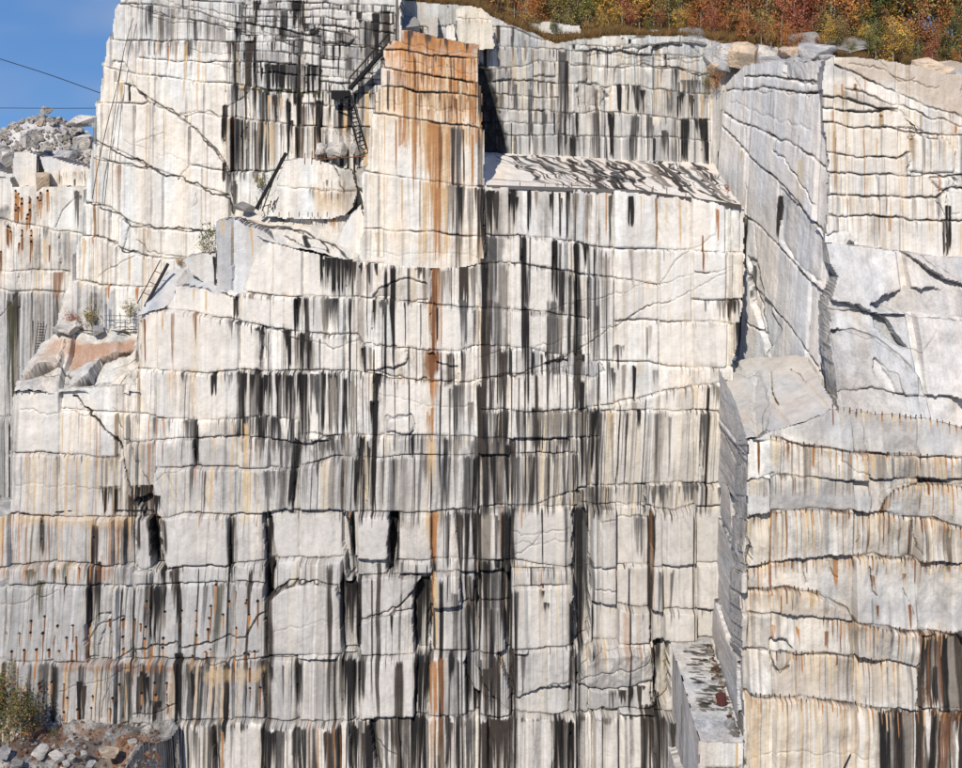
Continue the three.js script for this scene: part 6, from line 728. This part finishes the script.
{
  const R = rngOf(21);
  const row = (u0, u1, n, zOff, sz, pick, how) => { for (let k = 0; k < n; k++) { const u = mix(u0, u1, (k + 0.2 + 0.6 * R()) / n); let x = (u - 481) * K * 1.2, [y, zr] = rimAt(x); const z = zr - zOff * (0.6 + 0.8 * R()); x = (u - 481) * K * (DIST - z) / DIST; const c = pick(u, R()); const over = u < 600 ? 'over the left recess' : u < 715 ? 'over the right recess' : u < 830 ? 'over the oblique wall' : 'over the flat courses'; tree(c, x, hillY(x, z) - 0.1, z, sz * (0.75 + 0.5 * R()), `${how} ${over}`, `${c} trees ${how} ${over}`, k); } };
  const pick = (u, r) => u < 560 ? ['ochre', 'ochre', 'orange', 'lime', 'olive', 'russet'][Math.floor(r * 6)] : u < 700 ? ['orange', 'ochre', 'russet', 'lime', 'yellow', 'olive', 'red'][Math.floor(r * 7)] : u < 850 ? ['orange', 'red', 'russet', 'orange', 'olive', 'ochre', 'orange'][Math.floor(r * 7)] : ['yellow', 'orange', 'ochre', 'olive', 'russet', 'lime', 'red', 'green'][Math.floor(r * 8)];
  row(470, 1000, 34, 2.2, 0.42, pick, 'on the very edge'); row(470, 1010, 34, 4.6, 0.72, pick, 'just behind the edge'); row(470, 1010, 30, 8.5, 1.05, pick, 'amid the thicket'); row(460, 1010, 28, 14, 1.45, pick, 'deep in the thicket'); row(440, 1010, 26, 21, 1.9, pick, 'at the back of the thicket'); row(700, 1010, 16, 28, 2.2, pick, 'farthest up the slope');
  const one = (c, u, v, z, s, label, k = 0, name = 'shrub') => { const p = P(u, v, z); looks[c + u] = label; const t = thing(name, label, 'shrub', p), g = (name === 'birch_sapling' ? birch : u < 300 || v > 600 ? scrub[c] : protoTree[c])[k]; part('trunk', g.trunk, barkMat, t); part('limbs', g.limbs, twigMat, t); part('crown', g.crown, leafM[c], t); t.scale.setScalar(s); t.rotation.y = u; return t; };
  one('yellow', 893, 66, -4.5, 0.75, 'bright yellow bush on the rim right of the grey rim boulders', 1); one('lime', 876, 58, -5, 0.62, 'yellow green bush on the rim beside the bright yellow bush'); one('yellow', 829, 50, -7, 0.5, 'thin golden sapling on the rim above the flat courses'); one('orange', 716, 92, -13, 0.42, 'orange shrub growing in the corner of the recess'); one('olive', 708, 97, -13.2, 0.35, 'olive shrub growing in the corner of the recess', 1); one('red', 728, 195, -3.5, 0.14, 'tiny red shrub at the right end of the recess slab');
  one('green', 210, 252, -3.6, 0.42, 'green bush on the ledge beside the smooth grey block', 1); one('olive', 204, 256, -3.4, 0.28, 'thin olive bush on the ledge beside the leaning ladder'); one('red', 71, 328, -4.6, 0.27, 'small dark red shrub on the ledge below the high wall', 1); one('olive', 92, 330, -4.5, 0.4, 'thin grey green shrub by the railing'); one('olive', 130, 322, -4.2, 0.33, 'straggling shrub under the leaning ladder', 1); one('ochre', 181, 268, -5, 0.2, 'wisp of dry ochre brush on the tilted ledge'); one('olive', 262, 192, -5, 0.3, 'mossy shrub under the leaning plank');
  one('green', 8, 742, 6.2, 0.98, 'green and ochre birch sapling at the foot of the great wall', 0, 'birch_sapling'); one('ochre', 20, 745, 6.8, 0.82, 'ochre tinted sapling beside the birch sapling', 1, 'birch_sapling'); one('green', 33, 738, 5, 0.62, 'small dark green sapling against the great wall', 1, 'birch_sapling'); one('olive', -6, 740, 6.4, 0.9, 'olive sapling at the left end of the terrace', 1, 'birch_sapling'); one('green', 52, 739, 5.2, 0.16, 'low green bush on the leaf litter of the terrace');
  one('green', 744, 766, 13.2, 0.12, 'moss green tuft at the end of the bench block'); one('olive', 664, 668, 0.8, 0.2, 'small dark bush in the gap behind the bench block');
}
// dry grass along the rim
{
  const g = new THREE.BufferGeometry(), p = [], ix = []; const R = rngOf(4); for (let k = 0; k < 9; k++) { const a = R() * 6.28, l = 0.2 + 0.35 * R(), w = 0.02, dx = Math.cos(a) * 0.16, dz = Math.sin(a) * 0.16, i = p.length / 3; p.push(-w + dx * 0.3, 0, dz * 0.3, w + dx * 0.3, 0, dz * 0.3, dx * 1.6, l, dz * 1.6); ix.push(i, i + 1, i + 2); } g.setAttribute('position', new THREE.Float32BufferAttribute(p, 3)); g.setIndex(ix); g.computeVertexNormals();
  const N = 5200, m = new THREE.InstancedMesh(g, std([1, 1, 1], 1), N), M = new THREE.Matrix4(), Q = new THREE.Quaternion(), c = new THREE.Color();
  for (let k = 0; k < N; k++) { const x = mix(rim[1].x, rim[rim.length - 2].x, R()), zr = rimAt(x)[1], z = zr - 0.2 - 8 * R() * R(), s = 0.6 + 1.2 * R(); Q.setFromAxisAngle(new V3(0, 1, 0), R() * 6.28); M.compose(new V3(x, hillY(x, z) - 0.03, z), Q, new V3(s, s, s)); m.setMatrixAt(k, M); const t = R(); m.setColorAt(k, c.setRGB(mix(0.1, 0.3, t), mix(0.09, 0.17, t * t), mix(0.03, 0.05, t))); }
  m.name = 'dry_grass'; m.castShadow = m.receiveShadow = true; m.userData = { kind: 'stuff', label: 'dry brown grass along the quarry rim', category: 'grass' }; scene.add(m);
}
// rim boulders
for (const [u, v, w, h, z, kind, label] of [
  [727, 52, 26, 36, -13.6, 'grey', 'tall grey split boulder at the corner of the recess rim'], [747, 53, 24, 30, -12, 'beige', 'beige boulder right of the tall split boulder'], [768, 53, 24, 22, -10.5, 'pale', 'pale cracked boulder on the rim above the oblique wall'], [793, 53, 26, 24, -8.5, 'pink', 'rounded brown pink boulder on the rim above the oblique wall'], [815, 50, 26, 18, -6, 'grey', 'low grey boulder behind the brown pink boulder'], [850, 46, 40, 20, -9, 'dark', 'dark grey lichened boulder below the red leaved trees'], [806, 40, 26, 12, -9, 'dark', 'dark flat boulder half hidden under the thicket'], [926, 68, 22, 18, -4, 'beige', 'wedge shaped beige boulder on the right rim'], [943, 72, 26, 22, -4, 'beige', 'blocky beige boulder beside the wedge shaped boulder'], [957, 76, 24, 40, -3.4, 'grey', 'cracked grey boulder on the right rim'], [975, 84, 30, 44, -3.2, 'beige', 'big beige boulder at the right end of the rim'], [716, 66, 14, 18, -13.2, 'beige', 'small beige boulder below the tall split boulder'], [432, 8, 20, 8, -14.5, 'beige', 'flat brown stone on the rim behind the pillar'], [690, 36, 22, 6, -14.5, 'dark', 'dark stone ledge under the thicket'], [655, 31, 8, 4, -15.5, 'pale', 'small white stone under the thicket'], [785, 60, 26, 12, -8.5, 'grey', 'broken grey rock on top of the oblique wall'], [805, 60, 20, 10, -6, 'grey', 'jagged grey rock at the top corner of the oblique wall'], [826, 57, 12, 8, -3.2, 'pale', 'pale cube shaped rock at the top corner of the oblique wall'], [404, 26, 26, 30, -9.5, 'dark', 'dark stained rock behind the top of the rust stained pillar']]) stone('rim_boulder', label, u, v + h * 0.12, w * 1.12, h * 0.82, z - 0.3, kind, { d: w * 1.5 });
{ const gl = front(-14.5, 62, 0.1); cutBlock('long white block lying in the grass of the recess rim', gl, [[528, 24], [545, 22], [580, 26], [581, 34], [560, 35], [532, 31]], { seed: 41, skirt: 2, name: 'rim_block' }, { base: { gm: 0.1 } }); }
cutBlock('white upright block standing behind the top of the pillar', front(-9, 60, 0.02), [[446, 26], [454, 24], [456, 44], [445, 44]], { seed: 42, skirt: 2, name: 'rim_block' }, { base: { gm: 0.05 } });
cutBlock('beige upright block in the gap behind the top of the pillar', front(-9.5, 60, 0.02), [[428, 20], [438, 16], [438, 44], [427, 42]], { seed: 43, skirt: 3, name: 'rim_block' }, { base: { gm: 0.3, white: [0.5, 0.44, 0.36] } });
cutBlock('streaked cream block with rounded top, right behind the pillar', front(-9.8, 60, 0.08), [[456, 10], [466, 6], [480, 8], [489, 14], [493, 24], [494, 48], [470, 52], [458, 46]], { seed: 44, skirt: 4, name: 'rim_block', joints: [[468, 15, 468, 40], [479, 15, 480, 40]], lines: [[[456, 17], [480, 17], [492, 20]]] }, { base: { gm: 0.1, white: [0.62, 0.57, 0.47] }, do: (f) => f.rain(460, 492, 10, 20, 18, ['B', 'O', 'D', 'S'], { line: 0.4, w: [0.6, 2.5], A: [0.3, 0.8], len: [8, 30] }) });

// ================================================================ rubble heap at the far left
{
  const c = P(42, 150, -30), H = (x, z) => { const d = Math.hypot((x - c.x) / 11.5, (z - c.z) / 9); return 50.5 + 7.2 * Math.max(0, 1 - Math.pow(d, 1.15)) + (n2(x * 0.7, z * 0.7) - 0.5) * 1.1; };
  const g = new THREE.PlaneGeometry(34, 26, 90, 70); g.rotateX(-Math.PI / 2); const p = g.attributes.position; for (let i = 0; i < p.count; i++) { const x = p.getX(i) + c.x, z = p.getZ(i) + c.z; p.setXYZ(i, x, H(x, z) - 0.15, z); } g.computeVertexNormals(); const m = part('rubble_mound', g, stoneMats.grey, scene); m.userData.kind = 'structure';
  const R = rngOf(77), N = 3400, im = new THREE.InstancedMesh(smallG[0], stoneMats.pale, N), M = new THREE.Matrix4(), Q = new THREE.Quaternion(), E = new THREE.Euler(), col = new THREE.Color();
  for (let k = 0; k < N; k++) { const x = c.x + (R() - 0.5) * 27, z = c.z + (R() - 0.35) * 17, s = 0.1 + 0.34 * R() ** 3; E.set(R() * 6, R() * 6, R() * 6); M.compose(new V3(x, H(x, z) + s * 0.2, z), Q.setFromEuler(E), new V3(s * (0.7 + R()), s * (0.6 + 0.5 * R()), s * (0.7 + R()))); im.setMatrixAt(k, M); const t = 0.6 + 0.6 * R(); im.setColorAt(k, col.setRGB(t, t * 0.985, t * 0.97)); }
  im.name = 'rubble_stones'; im.castShadow = im.receiveShadow = true; im.userData = { kind: 'stuff', label: 'small grey waste stones covering the rubble heap', category: 'rubble' }; scene.add(im);
  for (let k = 0; k < 60; k++) { const x = c.x + (R() - 0.5) * 20, z = c.z + R() * 8.5, s = 0.4 + 0.75 * R() * R(), b = whole('waste_boulder', 'pale angular waste boulder lying on the rubble heap', 'boulder', rockG[k % 7], [stoneMats.pale, stoneMats.grey, stoneMats.pale, stoneMats.beige][k % 4], new V3(x, H(x, z) + s * 0.1, z), 'boulders on the rubble heap'); b.scale.set(s * (0.8 + R() * 0.7), s * (0.5 + 0.4 * R()), s); b.rotation.set(R() * 0.6, R() * 6, R() * 0.6); }
  stone('waste_boulder', 'white pointed boulder on the very top of the rubble heap', 46, 110, 10, 7, -30, 'pale'); stone('waste_boulder', 'big flat slab jutting from the right flank of the rubble heap', 80, 122, 24, 8, -27, 'pale'); stone('waste_boulder', 'large smooth boulder at the right foot of the rubble heap', 86, 142, 20, 12, -22, 'pale'); stone('waste_boulder', 'large white boulder in the middle of the rubble heap', 30, 138, 16, 16, -22, 'pale'); stone('waste_boulder', 'pale boulder at the left foot of the rubble heap', 6, 158, 14, 14, -19, 'pale'); stone('waste_boulder', 'upright grey boulder beside a dark gap in the rubble heap', 76, 152, 8, 12, -20, 'grey'); stone('waste_boulder', 'broken grey boulder above the striped cut block', 64, 156, 18, 8, -19, 'grey');
  stone('waste_boulder', 'triangular boulder with an orange flank, leaning between the cut blocks', 42, 180, 15, 16, -11.4, 'beige');
}
// ================================================================ iron wedges in the drill rows
{
  const g = new THREE.CylinderGeometry(0.055, 0.035, 0.34, 6); g.translate(0, 0.05, 0); const m1 = std([0.05, 0.035, 0.028], 0.8), m2 = std([0.13, 0.06, 0.03], 0.85), R = rngOf(9);
  for (const [u, v] of pins) { const m = part('iron_wedge', g, R() < 0.6 ? m1 : m2, butt); m.position.copy(RB.on(u, v, 0.05)); m.rotation.set((R() - 0.3) * 0.3, R() * 3, (R() - 0.5) * 0.3); m.scale.setScalar(0.5 + 0.45 * R()); }
  const rod = new THREE.CylinderGeometry(0.035, 0.035, 0.9, 6), f = (u, v, z, s, label, grp) => { const r = whole('iron_pin', label, 'pin', rod, R() < 0.5 ? m1 : m2, P(u, v, z), grp); r.scale.y = s; r.rotation.z = (R() - 0.5) * 0.12; };
  for (const u of [279, 289, 299, 308, 312, 318, 327]) f(u, 214.5, -3.45, 0.45, 'short iron pin below the cream ledge block', 'iron pins below the ledge block');
  for (const u of [520, 545, 563, 572, 590, 606, 622, 636, 652, 653, 667, 686]) f(u, 190.5 + Math.max(0, (u - 600) * 0.08) - 3, -1.75, 0.55 + 0.5 * R(), 'thin iron pin standing along the edge of the recess slab', 'iron pins along the slab edge');
}
// ================================================================ timber beams on the slab edge
const woodMat = std([0.16, 0.145, 0.13], 0.9, { bumpMap: bumpFor(3, 20), bumpScale: 0.02 }), rustMat = std([0.16, 0.07, 0.035], 0.85), ironMat = std([0.008, 0.008, 0.009], 0.95), steelMat = std([0.03, 0.03, 0.032], 0.8);
function bar(a, b, w, h) { const d = b.clone().sub(a), L = d.length(), g = new THREE.BoxGeometry(w, h, L), m = new THREE.Matrix4().lookAt(a, b, new V3(0, 1, 0.001)); g.applyMatrix4(m); const c = a.clone().add(b).multiplyScalar(0.5); g.translate(c.x, c.y, c.z); return g; }
function rodG(a, b, r, sides = 7) { const d = b.clone().sub(a), g = new THREE.CylinderGeometry(r, r, d.length(), sides); g.applyQuaternion(new THREE.Quaternion().setFromUnitVectors(new V3(0, 1, 0), d.clone().normalize())); const c = a.clone().add(b).multiplyScalar(0.5); g.translate(c.x, c.y, c.z); return g; }
const rodThing = (name, label, cat, a, b, r, mat, group) => { const m = new THREE.Vector3().copy(a).add(b).multiplyScalar(0.5); return whole(name, label, cat, rodG(a.clone().sub(m), b.clone().sub(m), r), mat, m, group); };
function barThing(name, label, cat, a, b, w, h, mat) { const m = a.clone().add(b).multiplyScalar(0.5); return whole(name, label, cat, bar(a.clone().sub(m), b.clone().sub(m), w, h), mat, m); }
barThing('timber_beam', 'long weathered timber along the left part of the slab edge', 'beam', P(486, 186.5, -1.55), P(640, 191.5, -1.45), 0.3, 0.26, woodMat);
barThing('timber_beam', 'long dark timber along the right part of the slab edge', 'beam', P(637, 191.5, -1.5), P(741, 206.5, -1.25), 0.3, 0.3, std([0.075, 0.06, 0.05], 0.9));
// ================================================================ stairs and ladders behind the pillar
{
  const A = P(389, 44, -5.6), B = P(349, 89, -5.9), off = new V3(0, 0, -0.75), t = thing('iron_stairs', 'black iron stairs climbing behind the rust stained pillar', 'stairs', B), L = (v) => v.clone().sub(B);
  const add = (n, g, m = ironMat) => part(n, g, m, t);
  add('stringer', bar(L(A), L(B), 0.09, 0.3)); add('stringer', bar(L(A.clone().add(off)), L(B.clone().add(off)), 0.07, 0.34));
  for (let k = 0; k <= 15; k++) { const p = A.clone().lerp(B, k / 15), g = new THREE.BoxGeometry(0.3, 0.05, 0.78); g.translate(p.x - B.x, p.y - B.y + 0.05, p.z - B.z - 0.37); add('tread', g, steelMat); }
  const up = new V3(0, 0.95, 0); for (const o of [new V3(), off]) { add('handrail', rodG(L(A.clone().add(o).add(up)), L(B.clone().add(o).add(up)), 0.035)); for (let k = 0; k <= 5; k++) { const p = A.clone().lerp(B, k / 5).add(o); add('baluster', rodG(L(p), L(p.clone().add(up)), 0.028)); } }
  const q = P(331, 90, -5.9), qe = P(348, 91, -5.9), lt = thing('stair_landing', 'black iron landing with hoop railing at the foot of the stairs', 'platform', q), M = (v) => v.clone().sub(q);
  const box = new THREE.BoxGeometry(1.5, 0.75, 1); box.translate(0.75, -0.4, -0.45); part('deck', box, ironMat, lt); part('brace', bar(M(P(333, 99, -5.7)), M(P(348, 104, -5.7)), 0.1, 0.12), ironMat, lt);
  const hoop = new THREE.TubeGeometry(new THREE.CatmullRomCurve3([M(P(331, 92, -5.9)), M(P(330, 87, -5.9)), M(P(334, 83, -5.9)), M(P(341, 84, -5.9)), M(P(345, 90, -5.9))]), 24, 0.03, 6); part('hoop_rail', hoop, steelMat, lt); for (const u of [334, 338, 342]) part('baluster', rodG(M(P(u, 84, -5.9)), M(P(u, 91, -5.9)), 0.025), steelMat, lt);
  ladder('iron_ladder', 'tall black ladder from the landing down to the ledge', P(346, 92, -5.8), P(362.5, 149, -4.9), 0.62, 15, ironMat, 0.06);
}
function ladder(name, label, a, b, w, n, mat, r, wide) { const t = thing(name, label, 'ladder', b), d = a.clone().sub(b), s = new V3(d.y, -d.x, 0).normalize().multiplyScalar(w / 2); for (const k of [-1, 1]) part('rail', k > 0 && wide ? bar(s.clone().multiplyScalar(k), d.clone().addScaledVector(s, k), wide, wide) : rodG(s.clone().multiplyScalar(k), d.clone().addScaledVector(s, k), r), mat, t); for (let i = 1; i < n; i++) { const p = d.clone().multiplyScalar(i / n); part('rung', rodG(p.clone().sub(s), p.clone().add(s), r * 0.7), mat, t); } return t; }
ladder('leaning_ladder', 'wide wooden ladder with one thick dark rail, leaning on the tilted ledge', P(164, 262, -3.2), P(141, 305, -1.6), 0.7, 4, std([0.025, 0.024, 0.03], 0.8), 0.045, 0.2);
ladder('rusty_ladder', 'thin rusty ladder hanging on the drilled far wall', P(41, 321, -10.2), P(37, 355, -10.2), 0.5, 12, ironMat, 0.03);
{ // pipe railing
  const o = P(104, 331, -4.3), t = thing('pipe_railing', 'blue grey pipe railing on the ledge below the high wall', 'railing', o), L = (u, v) => P(u, v, -4.3).sub(o), m = std([0.11, 0.13, 0.18], 0.6);
  for (const v of [315.5, 320]) part('rail', rodG(L(104, v), L(134, v + 0.5), 0.03), m, t); for (const u of [105, 106.5, 120, 134]) part('post', rodG(L(u, u < 110 ? 304 : 314), L(u, 331), 0.035), m, t);
}
// ================================================================ plank, poles, cables
barThing('leaning_plank', 'long dark plank leaning against the high wall beside the ledge block', 'plank', P(286, 153, -4.5), P(256, 209, -3.2), 0.2, 0.26, std([0.014, 0.012, 0.011], 0.95));
rodThing('thin_pole', 'thin dark pole beside the leaning plank', 'pole', P(281, 158, -4.6), P(262, 211, -3.3), 0.05, ironMat);
rodThing('thin_pole', 'thin rusty pole lying across the ledge behind the ledge block', 'pole', P(300, 161, -4.6), P(366, 156, -4.8), 0.05, rustMat);
for (const [u, h, l] of [[305, 10, 'thin upright rod on the ledge block, left one of three'], [312, 12, 'thin upright rod on the ledge block, middle one of three'], [321, 11, 'thin upright rod on the ledge block, right one of three']]) rodThing('upright_rod', l, 'rod', P(u, 163 - h, -4.3), P(u - 0.5, 164, -4.3), 0.035, rustMat);
function cable(name, label, pts, r, mat) { const b = pts[0].clone(), g = new THREE.TubeGeometry(new THREE.CatmullRomCurve3(pts.map((p) => p.clone().sub(b))), 40, r, 5); return whole(name, label, 'cable', g, mat, b); }
cable('steel_cable', 'slack steel cable slanting down across the sky to the high wall', [P(-120, 22, -14), P(0, 59, -11), P(50, 75, -9.5), P(100, 93, -7.5)], 0.035, ironMat);
cable('steel_cable', 'level steel cable crossing the sky behind the high wall', [P(-120, 108, -16), P(0, 108, -16), P(60, 108.3, -16), P(125, 108, -16)], 0.028, ironMat);
cable('steel_cable', 'thin cable hanging down the left edge of the high wall', [P(122, 60, -6.8), P(116, 90, -6.4), P(108, 120, -6), P(97, 170, -5.4), P(92, 199, -5)], 0.035, steelMat);
cable('steel_cable', 'second thin cable hanging beside the first on the high wall', [P(133, 18, -7.4), P(124, 50, -7), P(117, 95, -6.4), P(110, 150, -5.8), P(104, 206, -5)], 0.03, steelMat);
cable('air_hose', 'dark hose sagging along the ledge of the lower left blocks', [P(12, 514, 0.7), P(45, 513, 0.9), P(68, 511, 0.9), P(104, 510, 0.9), P(153, 510, 0.9), P(175, 507, 0.9), P(194, 504, 0.8)], 0.05, ironMat);
cable('black_hose', 'black hose hanging on the pale cut block', [P(37, 155, -12), P(39.5, 163, -11.9), P(39, 170, -11.9), P(37, 174, -12)], 0.05, ironMat);
{ const R = rngOf(14); for (let k = 0; k < 14; k++) { const u = 258 + 26 * R(), v = 205 + 6 * R(); rodThing('brush_stick', 'dry stick in the brush pile under the leaning plank', 'stick', P(u, v, -3.4 - R()), P(u + (R() - 0.3) * 22, v - 4 - 14 * R(), -4.2 - 0.6 * R()), 0.03 + 0.03 * R(), twigMat, 'dry sticks under the leaning plank'); } for (let k = 0; k < 12; k++) { const u = 62 + 70 * R(), v = 327 + 6 * R(); rodThing('brush_stick', 'dry stick lying on the railing ledge', 'stick', P(u, v, -4 - R()), P(u + 6 + 14 * R(), v - 1 + 3 * R(), -4 - 0.5 * R()), 0.03 + 0.02 * R(), twigMat, 'dry sticks on the railing ledge'); } for (let k = 0; k < 10; k++) { const u = 318 + 44 * R(), v = 155 + 9 * R(); rodThing('brush_stick', 'dry stick on the ledge behind the ledge block', 'stick', P(u, v, -4.6 - 0.6 * R()), P(u + (R() - 0.5) * 16, v - 8 * R(), -4.8), 0.025 + 0.025 * R(), twigMat, 'dry sticks behind the ledge block'); } }
rodThing('thin_pole', 'thin dark rod leaning on the lower face of the buttress', 'pole', P(851, 754, 13.3), P(843, 770, 13.5), 0.05, ironMat);
rodThing('thin_pole', 'thin sapling stem standing at the foot of the great wall', 'pole', P(397, 716, 3.1), P(399, 780, 3.4), 0.05, twigMat);
// small stones on ledges
for (const [u, v, w, h, z, kind, label] of [[70, 327, 20, 9, -4.4, 'pale', 'pale flat stone on the railing ledge'], [58, 330, 10, 6, -4.4, 'grey', 'small grey stone at the left end of the railing ledge'], [98, 330, 12, 5, -4.2, 'grey', 'grey stone beside the railing'], [322, 149, 12, 12, -5.6, 'pale', 'white boulder below the red brush marks'], [336, 150, 16, 13, -5.5, 'pale', 'broad white boulder below the red brush marks'], [356, 149, 11, 12, -5.4, 'pale', 'white boulder at the foot of the tall black ladder'], [244, 207, 16, 6, -4.4, 'dark', 'dark stone on the ledge left of the leaning plank'], [362, 180, 10, 26, -4.6, 'pale', 'narrow pale stone between ledge block and pillar'],
  [40, 752, 12.4, 6.6, 9.2, 'pale', 'largest white slab on the debris terrace'], [57, 757, 13.6, 6.0, 9.5, 'pale', 'long white slab on the debris terrace'], [2, 753, 12.4, 8.4, 9.2, 'grey', 'grey slab at the left end of the debris terrace'], [72, 758, 5.6, 7.2, 9.5, 'pale', 'pointed white stone on the debris terrace'], [84, 754, 7.4, 3.6, 8.7, 'grey', 'small grey stone right of the pointed white stone'], [108, 752, 14.9, 6.0, 8.3, 'beige', 'flat beige slab on the debris terrace'], [70, 742, 8.7, 4.2, 6.7, 'grey', 'grey stone in the leaf litter'], [132, 742, 7.4, 3.6, 6.3, 'pale', 'pale stone near the edge of the terrace'], [18, 764, 12.4, 4.8, 10.1, 'dark', 'dark stone at the front of the terrace'], [66, 764, 7.4, 3.6, 10.0, 'pale', 'white stone at the front of the terrace'], [90, 765, 8.7, 4.2, 10.0, 'grey', 'grey stone at the front of the terrace'],
  [148, 730, 9.9, 4.8, 3.9, 'pale', 'pale stone against the great wall on the terrace'], [120, 731, 8.7, 3.6, 3.7, 'grey', 'grey stone against the great wall on the terrace'], [2, 592, 16, 34, 0.9, 'grey', 'large grey broken slab hanging at the left of the great wall'],
  [730, 724, 9, 9, 12.6, 'grey', 'grey rubble stone at the corner of bench and buttress'], [716, 700, 7, 4, 9.9, 'beige', 'brown stone on the bench block'], [736, 735, 6, 6, 13.4, 'dark', 'dark stone at the front corner of the bench block']]) stone(v > 700 || u > 700 ? 'loose_stone' : 'ledge_stone', label, u, v, w, h, z, kind, { cat: 'stone' });
{ const R = rngOf(61), N = 1500, im = new THREE.InstancedMesh(smallG[1], stoneMats.grey, N), M = new THREE.Matrix4(), Q = new THREE.Quaternion(), E = new THREE.Euler(), c = new THREE.Color(); for (let k = 0; k < N; k++) { const p = TE.on(-30 + 190 * R(), 727 + 50 * R(), 0.02), s = 0.04 + 0.2 * R() ** 3; E.set(R() * 6, R() * 6, R() * 6); M.compose(p, Q.setFromEuler(E), new V3(s, s * 0.7, s)); im.setMatrixAt(k, M); const t = 0.5 + 0.9 * R(); im.setColorAt(k, R() < 0.6 ? c.setRGB(0.6 * t, 0.3 * t, 0.15 * t) : c.setRGB(t, t, t)); } im.name = 'terrace_gravel'; im.userData = { kind: 'stuff', label: 'gravel and leaf litter on the debris terrace', category: 'gravel' }; im.castShadow = im.receiveShadow = true; scene.add(im); }
// rusty red drum and debris on the bench block
{
  const pts = [[0, 0], [0.5, 0], [0.52, 0.03], [0.5, 0.06], [0.5, 0.42], [0.52, 0.45], [0.5, 0.48], [0.5, 0.84], [0.52, 0.87], [0.49, 0.9], [0, 0.86]].map(([x, y]) => new THREE.Vector2(x, y)), p = P(722, 703, 10); p.y -= 0.05;
  const b = whole('steel_drum', 'dark red rusty drum among the debris on the bench block', 'drum', new THREE.LatheGeometry(pts, 24), std([0.075, 0.018, 0.016], 0.8), p); b.rotation.z = 0.15; b.scale.setScalar(0.75);
  const R = rngOf(71), N = 260, im = new THREE.InstancedMesh(smallG[2], stoneMats.dark, N), M = new THREE.Matrix4(), Q = new THREE.Quaternion(), E = new THREE.Euler(), c = new THREE.Color(); for (let k = 0; k < N; k++) { const t = R(), v = 645 + 92 * t, ur = 710 + 31 * (v - 641) / 100, u = ur - 11 * R() * R() - 0.5, zz = 2 + 12 * Math.pow((v - 640) / 101, 0.93), s = 0.08 + 0.22 * R() ** 2; E.set(R() * 6, R() * 6, R() * 6); M.compose(P(u, v, zz), Q.setFromEuler(E), new V3(s, s * 0.6, s)); im.setMatrixAt(k, M); const q = R(); im.setColorAt(k, q < 0.4 ? c.setRGB(0.5, 0.25, 0.12) : c.setRGB(1.3, 1.25, 1.1)); } im.name = 'bench_debris'; im.userData = { kind: 'stuff', label: 'brown leaves and chips along the back of the bench block', category: 'debris' }; im.castShadow = im.receiveShadow = true; scene.add(im);
}
renderer.render(scene, camera);
